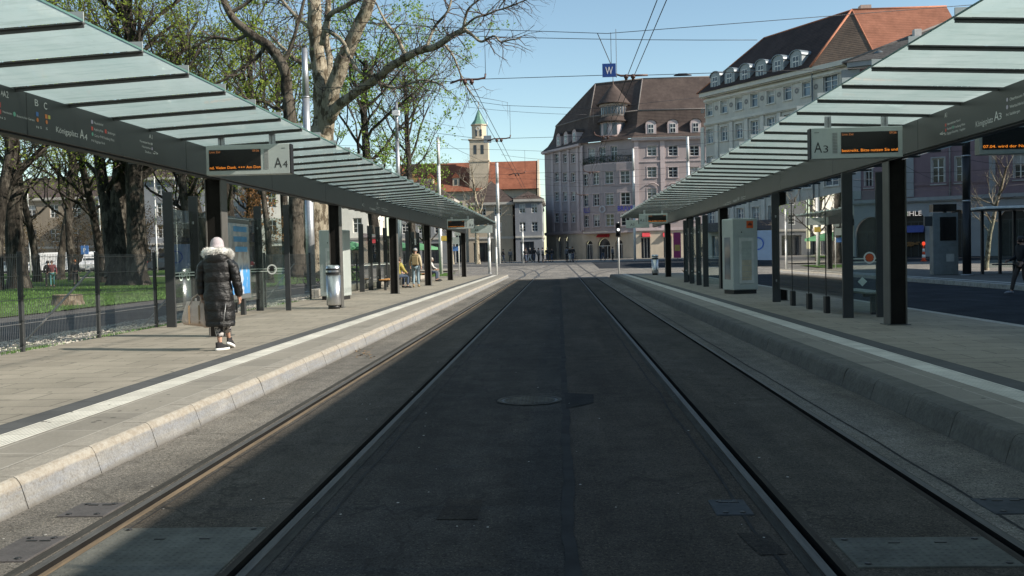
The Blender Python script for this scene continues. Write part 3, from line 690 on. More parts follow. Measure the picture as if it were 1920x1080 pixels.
# ================================================================== DEPARTURE DISPLAYS
LEDM = emit('led_orange', (1, .3, .03), .62); LEDD = emit('led_orange_dim', (1, .38, .12), .22)
SCRN = M('screen_black', (.012, .011, .01), .25)
LOUV = M('grille_grey', (.24, .25, .245), .5)
def display(name_lbl, X0, Y, w_, side, plat, line, top=True, z0=2.95, h=.48):
    """side -1: screen at the left, platform letters at the right; +1 the other way round"""
    t = thing('departure_display', name_lbl, 'display', (X0, Y, z0), 0, 'hanging departure displays')
    b = MB().mat(SILVER); b.bbox(0, w_, 0, .16, 0, h, .008); b.mat(BLACKP); e = (w_, w_+.018) if side < 0 else (-.018, 0)
    b.box(e[0], e[1], .0, .16, .005, h-.005); b.build('housing', None, t)
    sw = .62*w_; sx = .05 if side < 0 else w_-.05-sw-.03
    if side > 0: sx = w_-.075-sw
    sc_ = MB(); sc_.box(sx, sx+sw, -.006, -.001, .075, h-.075); so_ = sc_.build('screen', SCRN, t)
    q = MB().mat(LEDM)
    add_text(q, line, (sx+.012, -.009, .10), (1, 0, 0), (0, 0, 1), .045, sw-.02); q.build('led_text', None, so_, fix=False)
    q = MB().mat(LEDD); add_text(q, 'Linie Ziel', (sx+.015, -.009, h-.125), (1, 0, 0), (0, 0, 1), .036, .17); q.build('led_text', None, so_, fix=False)
    q = MB().mat(LEDD); add_text(q, '09:56', (sx+sw-.13, -.009, h-.118), (1, 0, 0), (0, 0, 1), .038, .105)
    q.build('led_text', None, so_, fix=False)
    g_ = MB(); gx = sx+sw+.05 if side < 0 else sx-.13
    for i in range(14): g_.box(gx, gx+.075, -.005, -.0005, .085+i*.023, .085+i*.023+.016)
    g_.build('speaker_grille', LOUV, t)
    l_ = MB()
    lx = w_-.25 if side < 0 else .045
    add_text(l_, plat[0], (lx, -.003, .10), (1, 0, 0), (0, 0, 1), .17, .12); add_text(l_, plat[1], (lx+.14, -.003, .10), (1, 0, 0), (0, 0, 1), .115, .075)
    l_.box(w_-.13 if side < 0 else .05, w_-.07 if side < 0 else .12, -.003, -.0005, h-.075, h-.068)
    l_.build('platform_letters', LETD, t, fix=False)
    for hx in (.17*w_, .78*w_) if side < 0 else (.2*w_, .82*w_):
        hb = MB(); hb.box(-.045, -.012, 0, .06, 0, .185); hb.box(.012, .045, 0, .06, 0, .185); hb.box(-.012, .012, .02, .05, 0, .185)
        hb.build('hanger', STEEL, t, (hx, .05, h))
    return t
display('nearest display over the left platform reading A4 beside orange text', -5.62, 15.2, 1.36, -1, 'A4', 'nd. Vielen Dank. +++ Am Don')
display('nearest display over the right platform reading A3 beside orange text', 3.95, 15.2, 1.40, 1, 'A3', 'bestreikt. Bitte nutzen Sie und')
d_ = display('display cut by the right picture edge behind the dark beam', 6.5, 15.2, 1.6, -1, 'A2', '07.04. wird der Nahverkehr -')
display('far display near the end of the left canopy', -5.62, 48.4, 1.36, -1, 'A4', 'nd. Vielen Dank. +++ Am Don')
display('far display near the end of the right canopy', 3.95, 47.4, 1.40, 1, 'A3', 'bestreikt. Bitte nutzen Sie und')
def backboard(lbl, X0, Y, txt):
    t = thing('platform_sign', lbl, 'sign', (X0, Y, 2.98), 0, 'pale boards under the canopy ends')
    b = MB(); b.bbox(0, 1.36, 0, .12, 0, .46, .01); b.build('board', SILVER, t)
    q = MB(); add_text(q, txt, (.25, -.004, .12), (1, 0, 0), (0, 0, 1), .16, .24); q.build('letters', LETD, t, fix=False)
    q = MB(); 
    for hx in (.25, 1.1): q.box(hx-.04, hx+.04, .03, .08, .46, .60)
    q.build('hanger', STEEL, t)
backboard('pale board at the far end of the left canopy', -5.5, 60, 'A4'); backboard('pale board at the far end of the right canopy', 3.95, 56.5, 'A3')
# ================================================================== FENCE on the park side
ZN = M('fence_zinc', (.20, .205, .21), .5, .6, .15, 10)
def fence():
    t = thing('wire_fence', 'dark wire mesh fence between left platform and park lawn', 'fence')
    FX = -8.53; y = 14.8-2.53*6; hF = 1.55; z0 = PH
    ps = []
    while y < 60: ps.append(y); y += 2.53
    for i, py in enumerate(ps):
        b = MB(); b.bbox(FX-.03, FX+.03, py-.03, py+.03, z0-.2, z0+hF+.04, .004)
        for zz in (.12, .5, .88, 1.26): b.box(FX+.03, FX+.042, py-.05, py+.05, z0+zz-.012, z0+zz+.012)
        b.build('post', DARK, t)
    for i in range(len(ps)-1):
        a_, e_ = ps[i]+.035, ps[i+1]-.035
        b = MB(); near = ps[i] < 32
        for zz in (.06, .44, .82, 1.2, 1.5):
            for dx_ in (-.007, .007): b.box(FX+dx_-.004, FX+dx_+.004, a_, e_, z0+zz, z0+zz+.009)
        st = .05 if near else .1; yy = a_+.01
        while yy < e_: b.box(FX-.0025, FX+.0025, yy-.0025, yy+.0025, z0+.04, z0+hF); yy += st
        b.build('mesh_panel', ZN, t)
    for py in (13.2, 17.4, 19.9+2.53, 27.5, 31.0):
        b = MB(); b.tube([(FX-.05, py-.2, z0+1.25), (FX-.95, py-1.1, .12)], .02, 6); b.build('strut', M('strut_zinc', (.3, .3, .3), .5, .5), t)
fence()
# ================================================================== SHELTERS / GLASS SCREENS
def wind_screen(lbl, X, ys_, top=3.05, side=None, mat_=GLASSP, fin=.2, bikes=False, band=True, zc=.32):
    """upright flat posts along the street with glass sheets held between them"""
    t = thing('glass_wind_screen', lbl, 'wind screen', (0, 0, 0), 0, 'glass wind screens on the platforms')
    for py in ys_:
        b = MB(); b.bbox(X-fin/2, X+fin/2, py-.03, py+.03, PH, top, .004); b.build('post', DARK, t)
    for a_, e_ in zip(ys_[:-1], ys_[1:]):
        b = MB(); b.box(X-.006, X+.006, a_+.05, e_-.05, PH+zc, top-.35); b.build('glass_sheet', mat_, t)
        b = MB(); 
        for zz in (PH+zc+.2, top-.6):
            for yy in (a_+.04, e_-.04): b.box(X-.02, X+.02, yy-.02, yy+.02, zz-.03, zz+.03)
        b.build('clamp', STEEL, t)
        if band:
            b = MB(); 
            for zz in (1.27, 1.335): b.box(X+.0075, X+.009, a_+.06, e_-.06, zz, zz+.022)
            b.build('safety_strip', M('strip_pale', (.5, .56, .53), .6), t)
    if side:
        sy, xs_, ring = side
        b = MB(); b.bbox(xs_-.07, xs_+.07, sy-.03, sy+.03, PH, top, .004); b.build('post', DARK, t)
        xa, xb = min(X, xs_)+.1, max(X, xs_)-.07
        b = MB(); b.box(xa, xb, sy-.006, sy+.006, PH+.1, top-.35); b.build('glass_sheet', GLASS, t)
        b = MB()
        for zz in (1.27, 1.335): b.box(xa, xb, sy-.009, sy-.0075, zz, zz+.02)
        b.build('safety_strip', M('strip_pale', ()), t)
    return t
t = wind_screen('nearest glass screen on the left platform beside the wire fence', -8.17, [19.8, 21.2, 23.1, 25.8], side=(25.5, -7.3, 0))
# bicycle pictogram and ring on its glass strips
def ring_geo(mb, c, u, v, r1, r2, n=24):
    c, u, v = Vector(c), Vector(u), Vector(v)
    vs = []
    for j in range(n):
        d = u*math.cos(2*PI*j/n)+v*math.sin(2*PI*j/n); vs += [c+d*r1, c+d*r2]
    mb.add(vs, [(2*j, 2*j+1, (2*j+3) % (2*n), (2*j+2) % (2*n)) for j in range(n)], False)
b = MB(); U, V = (0, 1, 0), (0, 0, 1)
for yy in (20.35, 20.75): ring_geo(b, (-8.158, yy, 1.27), U, V, .075, .1)
for p_, q_ in (((20.35, 1.27), (20.45, 1.42)), ((20.45, 1.42), (20.68, 1.42)), ((20.68, 1.42), (20.75, 1.27)), ((20.45, 1.42), (20.56, 1.27)), ((20.35, 1.27), (20.56, 1.27)), ((20.56, 1.27), (20.68, 1.42))):
    d = Vector((0, q_[0]-p_[0], q_[1]-p_[1])); n_ = Vector((0, -d.z, d.y)).normalized()*.011
    P_, Q_ = Vector((-8.158, *p_)), Vector((-8.158, *q_)); b.quad(P_-n_, Q_-n_, Q_+n_, P_+n_)
b.build('bicycle_pictogram', M('pictogram_mint', (.55, .66, .6), .6), t, fix=False)
b = MB(); ring_geo(b, (-7.72, 25.49, 1.33), (1, 0, 0), V, .10, .135); b.mat(LETW); 
b.build('ring_emblem', M('emblem_white', (.65, .68, .66), .6), t, fix=False)
b = MB(); b.add([(-7.72-.06, 25.488, 1.28), (-7.72+.06, 25.488, 1.28), (-7.72+.06, 25.488, 1.36), (-7.72, 25.488, 1.43), (-7.72-.06, 25.488, 1.36)], [(0, 1, 2, 3, 4)], False); b.build('ring_symbol', BLACKP, t, fix=False)
wind_screen('glass screen with five posts behind the bench, mid left platform', -8.0, [38.6, 40.4, 42.2, 44.0, 45.8], 2.95)
wind_screen('glass screen behind the seated person at the far left platform', -8.0, [50.5, 52.4, 54.3], 2.95)
t = wind_screen('dark reflecting glass shelter wall on the right platform', 5.55, [18.8, 24.9], side=(18.82, 6.17, 0), mat_=GLASSR, band=False, zc=.35, top=3.0)
for yy in (20.3, 21.7, 23.2):
    b = MB(); b.bbox(5.5, 5.6, yy-.12, yy+.06, PH, PH+.36, .01); b.build('foot', BLACKP, t)
    b = MB(); b.box(5.535, 5.549, yy-.012, yy+.012, PH+.36, 2.65); b.build('joint_bar', BLACKP, t)
b = MB(); ring_geo(b, (5.97, 18.805, 1.36), (1, 0, 0), V, .085, .115); b.build('ring_emblem', M('emblem_white', ()), t, fix=False)
b = MB(); ring_geo(b, (5.97, 18.804, 1.36), (1, 0, 0), V, .0, .075); b.build('ring_symbol', M('emblem_orange', (.6, .1, .03), .6), t, fix=False)  # orange glimpsed through the glass, put in as a disc inside the ring
b = MB(); c_ = at(1617, 528, 18.8); r_ = .09; b.quad(*[(c_.x+a_, 18.8, c_.z+e_) for a_, e_ in ((0, r_), (r_, 0), (0, -r_), (-r_, 0))]); b.build('diamond_sticker', M('sticker_mint', (.45, .55, .52), .6), t, fix=False)
wind_screen('glass shelter wall beside the far right bench', 5.5, [36.4, 38.2, 40.2, 42.0], mat_=GLASS, band=False, top=2.9, side=(36.4, 6.3, 0))
# ---- benches
def bench(lbl, x, y, rz, seatm, L=2.0):
    t = thing('bench', lbl, 'bench', (x, y, PH), rz, 'platform benches')
    for i in range(4):
        b = MB(); b.bbox(-.22+i*.115, -.22+i*.115+.1, -L/2, L/2, .42, .46, .008); b.build('seat_slat', seatm, t)
    for yy in (-L/2+.25, L/2-.25):
        b = MB(); b.bbox(-.2, .2, yy-.04, yy+.04, .36, .42, .005); b.bbox(-.05, .05, yy-.04, yy+.04, 0, .36, .005); b.build('leg', DARK, t)
    return t
WOODO = M('bench_wood_orange', (.42, .2, .06), .55, 0, .25, 3, .1, 60, .2, 30, (12, 1, 1))
WOODG = M('bench_grey', (.3, .32, .3), .6, 0, .15, 4)
bench('orange brown bench carrying the person in yellow, left platform', -7.3, 41.3, 0, WOODO, 3.2)
bench('bench under the seated dark figure at the far left platform', -7.3, 53, 0, WOODO, 2.2)
bench('grey bench behind the dark glass shelter wall', 6.3, 20.4, 0, WOODG)
bench('bench in front of the farther right glass wall', 6.0, 44.5, 0, WOODO, 2.2)
# ---- information boxes
def info_box(lbl, x, y, rz, face_right=False):
    t = thing('ticket_machine', lbl, 'ticket machine', (x, y, PH), rz, 'grey ticket and information cabinets')
    b = MB().mat(BLACKP); b.box(-.38, .38, -.33, .33, 0, .12); b.mat(SILVER); b.bbox(-.42, .42, -.37, .37, .12, 2.32, .02); b.bbox(-.42, .42, -.374, -.37, 1.80, 1.806, .0); b.build('cabinet', None, t)
    b = MB(); b.bbox(-.2, .28, -.385, -.371, .32, 1.72, .005); o = b.build('door_frame', M('cabinet_trim', (.5, .52, .5), .4), t)
    b = MB().mat(M('poster_pale_green', (.36, .4, .37), .3)); b.box(-.13, .2, -.389, -.386, 1.05, 1.62); b.mat(M('poster_beige', (.42, .38, .29), .3)); b.box(-.13, .2, -.389, -.386, .42, 1.05)
    b.mat(M('poster_line', (.3, .33, .32), .4))
    for i in range(6): b.box(-.12, .19, -.3905, -.389, .5+i*.18, .512+i*.18)
    b.build('timetable', None, o)
    b = MB(); b.box(.05, .27, -.376, -.37, 2.02, 2.24); e = b.build('emblem', M('emblem_red_orange', (.6, .1, .02), .5), t)
    b = MB(); b.bbox(.09, .23, -.379, -.376, 2.1, 2.16, .0); b.box(.13, .19, -.379, -.376, 2.16, 2.19); b.build('emblem_symbol', M('emblem_dark', (.12, .03, .02), .5), e)
    b = MB(); b.cyl((0, 0), .018, 0, .01, 10); b.xf(Matrix.Translation((-.12, -.371, 1.9)) @ Matrix.Rotation(R(90), 4, 'X')); b.build('lock', BLACKP, t)
    b = MB(); b.box(-.425, -.42, -.2, .2, .45, 1.75); b.build('side_window', mirrorglass('cabinet_glass', (.2, .22, .24)), t)
    return t
info_box('pale grey cabinet with red emblem on the sunny left platform', -7.5, 31.9, R(-6))
info_box('pale grey cabinet with red emblem on the shaded right platform', 5.62, 30.2, R(16))
# ---- litter bins
def bin_(lbl, x, y, sc_=1):
    t = thing('litter_bin', lbl, 'litter bin', (x, y, PH), 0, 'steel litter bins')
    b = MB(); b.lathe([(.1, .19), (.12, .2), (.92, .2)], (0, 0, 0), 28, 1, .85); b.build('body', STAINL, t)
    b = MB(); b.lathe([(.925, .2), (.98, .202), (1.1, .2), (1.16, .185), (1.19, .15), (1.2, 0.001)], (0, 0, 0), 28, 1, .85); h_ = b.build('hood', STAINL, t)
    b = MB(); 
    for z0_, z1_ in ((.93, 1.0), (1.05, 1.1)):
        n_ = 12; rr = []
        for zz in (z0_, z1_): rr += [[(.206*math.cos(R(-150+120*j/n_)), .85*.206*math.sin(R(-150+120*j/n_)), zz) for j in range(n_+1)]]
        b.rings(rr, False, True, False)
    b.build('slot', BLACKP, h_, fix=False)
    b = MB(); b.lathe([(0, .16), (.1, .16)], (0, 0, 0), 20, 1, .85); b.build('base', BLACKP, t)
    return t
B0 = bin_('stainless steel bin before the second dark post, left platform', -6.17, 25.95)
dup(B0, 'grey bin beside the last dark posts of the right platform', (5.6, 56.5, PH))
# ---- advertising case on the near left screen
t = thing('poster_case', 'blue and white poster case behind the walking woman', 'poster case', (-8.0, 0, 0))
b = MB(); b.bbox(-.07, .07, 21.75, 24.35, .62, 2.62, .015); b.build('frame', M('case_grey', (.16, .17, .17), .4, .3), t)
def postermat():
    tt = NT('poster_print'); v = tt.pos(); sx = tt.n('SeparateXYZ'); tt.l(v, sx.inputs[0])
    c = tt.ramp(sx.outputs['Z'], [(0, (.05, .2, .45)), (1, (.5, .5, .48))])
    mr = tt.n('MapRange'); mr.inputs['From Min'].default_value = .7; mr.inputs['From Max'].default_value = 2.55; tt.l(sx.outputs['Z'], mr.inputs[0])
    c = tt.ramp(mr.outputs[0], [(0, (.06, .22, .5)), (.35, (.08, .3, .6)), (.46, (.5, .45, .42)), (.62, (.3, .28, .28)), (.7, (.34, .36, .36)), (.9, (.42, .5, .55))])
    c = tt.mix(tt.ramp(tt.noise(tt.pos((1, 3, 2)), 1.6, 3, .5), [(.48, 0), (.56, .7)]), c, (.6, .6, .6))
    tt.princ(c, .25, Specular_IOR_Level=.6); return tt.m
b = MB(); b.box(.071, .076, 21.85, 24.25, .75, 2.5); p_ = b.build('poster', postermat(), t)
b = MB()
for i, (y_, z_, w_) in enumerate(((23.1, 2.3, 1.0), (23.1, 2.05, 1.0), (23.2, 1.8, .9))): b.box(.077, .079, y_, y_+w_, z_, z_+.13)
b.build('print_lines', M('print_blue', (.1, .3, .55), .5), p_)
for yy in (22.2, 23.9):
    b = MB(); b.bbox(-.06, .06, yy-.06, yy+.06, PH, .62, .01); b.build('leg', DARK, t)
# ================================================================== MASTS, WIRES, W SIGN
def mast(lbl, x, y, z0, h, r0_, r1_, mt=STEEL, group='steel masts around the stop', name='catenary_mast', extra=None):
    t = thing(name, lbl, 'mast', (x, y, z0), 0, group)
    b = MB(); b.cyl((0, 0), r0_, 0, h*.5, 20, r0_*.93); b.cyl((0, 0), r0_*.9, h*.5, h*.8, 20, (r0_+r1_)/2); b.cyl((0, 0), (r0_+r1_)/2*.96, h*.8, h, 20, r1_)
    b.build('shaft', mt, t)
    b = MB(); b.cyl((0, 0), r0_*.97, h*.5-.04, h*.5+.03, 20); b.cyl((0, 0), (r0_+r1_)/2*1.08, h*.8-.03, h*.8+.03, 20); b.lathe([(0, r0_*1.5), (.03, r0_*1.5), (.06, r0_*1.1)], n=16); b.build('collar', STEEL, t)
    b = MB(); b.lathe([(h, r1_*1.02), (h+.05, r1_*.8), (h+.07, .001)], n=16); b.build('cap', DARK, t)
    return t
def mastpx(lbl, xb, Y, ytop, wpx, z0=.15, rt=.72, mt=STEEL, **k):
    p = at(xb, 500, Y); xt = at(xb, ytop, Y); r_ = wpx/2*Y/FPX
    return mast(lbl, p.x, Y, z0, xt.z-z0, r_, r_*rt, mt, **k), p
LIT = M('mast_pale_steel', (.62, .62, .6), .5, .2, .1, 5)
mastpx('thick round steel mast behind the left canopy before the plane tree', 583, 42, 90, 17, .13, .62)
mt_, p_ = mastpx('slim steel mast with small white box above the left canopy', 751, 47, 192, 9, .13, .6)
b = MB(); b.bbox(-.18, .18, -.32, -.12, 0, .28, .02); b.build('control_box', WHITE, mt_, (0, .05, 8.35))
mastpx('pale mast standing before the red church roof', 827, 78, 258, 7, .1, .8, LIT)
mastpx('pale mast with dark sleeve near the left platform end', 918, 78, 428, 5.5, .1, .9, LIT)
mastpx('white mast nearest the canopy tip, lamp arm on it', 936, 108, 305, 6.5, .55, .8, LIT)
mastpx('thin post at the very tip of the left platform', 931, 66, 405, 4, .1, .9, LIT)
mastpx('short pale mast before the dark shop front', 981, 112, 420, 4, .55, .8, LIT)
mastpx('white mast in front of the corner tower of the mauve building', 1191, 112, 278, 4.5, .55, .8, LIT)
mastpx('white mast in front of the lit mauve facade', 1293, 90, 256, 6, .4, .8, LIT)
mastpx('tall black square pillar on the far bus platform', 1813, 44.5, 236, 15, .18, .95, BLACKP)
def bracket(p0, p1, lbl):
    t = thing('street_light_arm', lbl, 'lamp arm', (0, 0, 0)); b = MB(); b.tube([p0, p1], .05, 6); b.build('arm', LIT, t)
    b = MB(); b.bbox(-.45, .15, -.12, .12, -.06, .06, .02); b.build('lamp_head', LIT, t, p1)
WIRE = M('overhead_wire', (.03, .03, .035), .5, .4)
t = thing('tram_wires', 'pairs of black overhead tram wires along both tracks', 'overhead wires')
def wire(a, b_, r_=.012, sag=.0, n=6, parent=None, name='wire'):
    q = MB(); q.tube(wire_pts(a, b_, sag, n), r_, 5); return q.build(name, WIRE, parent or t)
HY = [24.0, 36.3, 52, 72]; ZW = 5.85
for xc in (-2.17, 1.83):
    for dx_, dz_, r_ in ((-.08, 0, .009), (.09, .02, .009)):
        q = ([-6] if xc > 0 else [])+HY+[95]
        for a_, e_ in zip(q[:-1], q[1:]): wire((xc+dx_, a_, ZW+dz_), (xc+dx_, e_, ZW+dz_), r_, .03)
# span wires with hangers
t2s = []
for i, Yh in enumerate(HY):
    t2 = thing('span_wire', ['span wire carrying the nearest hangers and the blue W sign', 'second span wire, in front of the church tower', 'third span wire across the street', 'farthest span wire before the corner building'][i], 'span wire', (0, 0, 0), 0, 'cross span wires')
    if i == 0: L1, R1 = at(600, 165, Yh), at(1930, 118, Yh)
    elif i == 1: L1, R1 = at(745, 240, Yh+8), at(1500, 240, Yh)
    else: L1, R1 = Vector((-22, Yh, 6.6)), Vector((24, Yh, 6.6))
    zt = ZW+.08
    q = MB(); pts = [L1, Vector((-2.6, Yh, zt)), Vector((-1.8, Yh, zt+.03)), Vector((1.4, Yh, zt+.03)), Vector((2.3, Yh, zt)), R1]
    q.tube(pts, .008, 5); 
    # upper carrier with droppers
    zc_ = ZW+1.35; q.tube([L1+Vector((0, 0, 1.7)), Vector((-1.95, Yh, zc_)), Vector((1.3, Yh, zc_-.22)), R1+Vector((0, 0, 1.5))], .008, 5)
    q.build('wire', WIRE, t2)
    for xc in (-2.17, 1.83):
        q = MB(); sx = 1 if xc < 0 else -1
        q.tube([(xc-.45, Yh, zt-.05), (xc-.2, Yh, zt+.03), (xc+.25, Yh, zt+.03), (xc+.42, Yh, zt+.06), (xc+.44, Yh, zt+.16)] if sx > 0 else [(xc-.42, Yh, zt+.18), (xc-.38, Yh, zt+.06), (xc-.2, Yh, zt+.0), (xc+.2, Yh, zt+.0), (xc+.45, Yh, zt+.0)], .025, 6)
        for dx_ in (-.08, .09): q.cyl((xc+dx_, Yh), .035, ZW-.02, zt+.03, 8); q.cyl((xc+dx_, Yh), .055, zt-.06, zt+.0, 8)
        q.build('hanger', M('hanger_brown_insulator', (.09, .045, .035), .5), t2)
        q = MB(); xd = xc+.44*sx; q.tube([(xd, Yh, zt+.1), (xd, Yh, zc_-(.0 if sx > 0 else .2))], .007, 5); q.build('dropper', WIRE, t2)
# insulators on the first span
q = at(1280, 140, 24); b = MB(); b.tube([(q.x-.22, 24, q.z-.02), (q.x-.1, 24, q.z), (q.x+.1, 24, q.z), (q.x+.22, 24, q.z-.02)], [.012, .035, .035, .012], 8)
tag(b.build('wire_insulator', WIRE), 'small dark insulator clamped on the nearest span wire', 'insulator')
t = thing('extra_wires', 'loose thin wires slung between far masts and facades', 'overhead wires')
for (a_, b2, Ya, Yb, sg) in (((600, 55), (1420, 75), 30, 30, .1), ((640, 300), (745, 215), 40, 47, .1), ((640, 165), (870, 240), 47, 60, .3), ((870, 200), (1100, 215), 60, 60, .1), ((780, 235), (1010, 320), 50, 90, .8), ((940, 290), (1060, 300), 70, 70, .1), ((1020, 330), (1200, 350), 90, 90, .3), ((1000, 345), (1320, 330), 100, 100, .6), ((1030, 395), (1240, 390), 105, 105, .3), ((1600, 318), (1920, 310), 60, 60, .3), ((1600, 338), (1920, 330), 64, 64, .3), ((1600, 350), (1920, 345), 70, 70, .3), ((1680, 300), (1760, 340), 60, 60, .1), ((1820, 300), (1920, 306), 50, 50, .1), ((700, 245), (748, 222), 40, 47, .05), ((866, 262), (940, 265), 38, 36.3, 0), ((1120, 62), (1156, 145), 24, 24, 0)):
    wire(at(*a_, Ya), at(*b2, Yb), .010, sg, 8, t)
t = thing('tram_signal_board', 'small blue board with white W hung from the span wire', 'sign')
c_ = at(1142, 132, 23.9); h_ = .165
b = MB(); b.bbox(c_.x-h_, c_.x+h_, 23.88, 23.9, c_.z-h_, c_.z+h_, .003); b.build('board', M('board_blue', (.012, .05, .22), .45), t)
b = MB(); add_text(b, 'W', (c_.x, 23.876, c_.z-.095), (1, 0, 0), (0, 0, 1), .19, .18, align='c'); b.build('letter', M('board_white', (.75, .75, .75), .5), t, fix=False)
b = MB(); b.box(c_.x+h_+.01, c_.x+h_+.025, 23.88, 23.9, c_.z-h_, c_.z+1.0); b.build('bracket', STEEL, t)
t = thing('hanging_board', 'small grey board hanging beside the church tower', 'sign'); c_ = at(914, 261, 45)
b = MB(); b.bbox(c_.x-.18, c_.x+.18, 44.98, 45.02, c_.z-.17, c_.z+.17, .005); b.build('board', M('board_grey', (.2, .24, .27), .5), t)
b = MB(); b.tube([(c_.x, 45, c_.z+.17), (c_.x, 45, c_.z+1.1)], .01, 5); b.build('bracket', STEEL, t)
# ---- traffic light right canopy tip
def traffic_light(lbl, x, y, z0, h, rz=0):
    t = thing('traffic_light', lbl, 'traffic light', (x, y, z0), rz, 'traffic lights')
    b = MB(); b.cyl((0, 0), .06, 0, h, 10); b.build('pole', LIT, t)
    b = MB(); b.bbox(-.17, .17, -.15, .12, h-1.0, h-.05, .03); o = b.build('signal_head', BLACKP, t)
    for i in range(3):
        zz = h-.22-i*.3
        b = MB(); b.rings([[(r_*math.cos(2*PI*j/14), yy, zz+r_*math.sin(2*PI*j/14)) for j in range(14)] for yy, r_ in ((-.155, .11), (-.3, .12))], False); b.build('visor', BLACKP, o, fix=False)
        b = MB(); b.rings([[(.09*math.cos(2*PI*j/14), -.152, zz+.09*math.sin(2*PI*j/14)) for j in range(14)], [(.03*math.cos(2*PI*j/14), -.165, zz+.03*math.sin(2*PI*j/14)) for j in range(14)]], True); b.build('lens', emit('signal_white', (1, 1, 1), 1.5) if i == 1 and 'canopy' in lbl else BLACKP, o)
    return t
p_ = at(1160, 480, 66); traffic_light('black tram signal at the tip of the right canopy', p_.x, 66, .02, at(1160, 417, 66).z)
p_ = at(1587, 480, 62); traffic_light('black traffic light seen through the right shelter glass', p_.x, 62, .01, 3.8)
# ---- bus shelter, totem, beacon on the far bus platform
t = thing('bus_shelter', 'low glass shelter with pale roof edge, far right bus platform', 'bus shelter', (18.9, 44.5, PH-.03))
b = MB(); b.bbox(0, 6.5, -1.0, 1.4, 2.95, 3.06, .02); b.build('roof', M('roof_edge_pale', (.8, .82, .8), .4), t)  # sky and sun glint on the roof edge put into its colour
b = MB(); b.box(.1, 6.4, -.9, 1.3, 2.90, 2.95); b.build('roof_lining', DARK, t)
for xx in (.75, 1.55, 2.2, 3.6, 5.2):
    b = MB(); b.bbox(xx-.06, xx+.06, 1.1, 1.22, 0, 2.9, .005); b.build('post', BLACKP, t)
for xa, xb in ((.85, 1.47), (1.63, 2.12), (2.28, 3.5), (3.7, 5.1)):
    b = MB(); b.box(xa, xb, 1.15, 1.16, .3, 2.5); b.build('glass_sheet', GLASS, t)
b = MB(); b.bbox(1.0, 4.6, .3, .75, .42, .48, .01); b.build('seat', DARK, t)
t = thing('info_totem', 'tall grey column with dark screens on the far bus platform', 'totem', (at(1772, 500, 46).x, 46, PH-.03))
b = MB(); b.bbox(-.62, .54, -.2, .25, 0, 2.9, .02); b.build('column', M('totem_grey', (.2, .22, .22), .5, .3), t)
b = MB(); b.box(-.3, .44, -.215, -.201, 1.6, 2.7); b.box(-.62, .45, -.24, .24, 2.95, 3.3); b.build('screen', SCRN, t)
b = MB(); b.box(-.02, .34, -.212, -.201, .62, .98); b.build('notice', M('notice_paper', (.45, .45, .42), .7), t)
b = MB(); b.box(-.05, .05, -.1, .1, 2.9, 2.95); b.box(-.95, -.62, -.1, .1, 2.3, 2.75); b.build('side_box', DARK, t)
def beacon(lbl, x, y):
    t = thing('traffic_cone', lbl, 'traffic cone', (x, y, hz(x, y)+.01), 0)
    b = MB(); b.bbox(-.22, .22, -.22, .22, 0, .05, .01); b.build('base', M('cone_orange', (.6, .07, .02), .6), t)
    for i in range(5):
        z0_, z1_ = .05+i*.26, .05+(i+1)*.26; b = MB(); b.lathe([(z0_, .17-.022*i), (z1_, .17-.022*(i+1))], n=16); b.build('band', M('cone_orange', ()) if i % 2 == 0 else WHITE, t)
    b = MB(); b.lathe([(1.35, .04), (1.4, .12), (1.6, .13), (1.68, .06)], n=14); b.build('lamp', emit('beacon_red', (1, .08, .03), .6), t)
    return t
p_ = at(1732, 480, 84); beacon('orange and white warning cone with red lamp before the arches', p_.x, 84)
# ---- banners and shop fittings near the far right platform
t = thing('banner', 'tall magenta banner standing before the cream arcade', 'banner', (at(1270, 480, 110).x, 110, .6))
b = MB(); b.bbox(-.42, .42, -.03, .03, .2, 3.1, .01); b.build('panel', M('banner_magenta', (.3, .03, .12), .6, 0, .1), t)
b = MB(); b.bbox(-.3, .3, -.036, -.031, 1.0, 1.7, .0); b.build('print', M('banner_gold', (.45, .3, .08), .6), t)
b = MB(); b.bbox(-.5, .5, -.25, .25, 0, .06, .01); b.cyl((0, 0), .03, .06, .2, 8); b.build('base', DARK, t)
for i, (x, Y, lbl) in enumerate(((861, 62, 'white and blue stop sign post at the end of the left platform'),)):
    p_ = at(x, 500, Y); t = thing('stop_sign', lbl, 'stop sign', (p_.x, Y, .15))
    b = MB(); b.cyl((0, 0), .035, 0, 3.1, 8); b.build('pole', LIT, t)
    b = MB().mat(WHITE); b.bbox(-.25, .15, -.03, .03, 2.75, 3.15, .01); b.bbox(-.42, .05, -.03, .03, 2.2, 2.65, .01); b.mat(BLU_); b.bbox(-.55, -.05, -.03, .03, 1.75, 2.05, .01); b.build('plate', None, t)
t = thing('yellow_sign', 'small yellow plate on a pale mast, left platform end', 'sign', (at(833, 447, 76).x, 76, at(833, 447, 76).z))
b = MB(); b.bbox(-.25, .25, -.02, .02, -.2, .2, .01); b.build('plate', M('plate_yellow', (.6, .42, .08), .6), t)
b = MB(); b.box(-.27, -.25, -.02, .3, -.03, .03); b.build('bracket', STEEL, t)
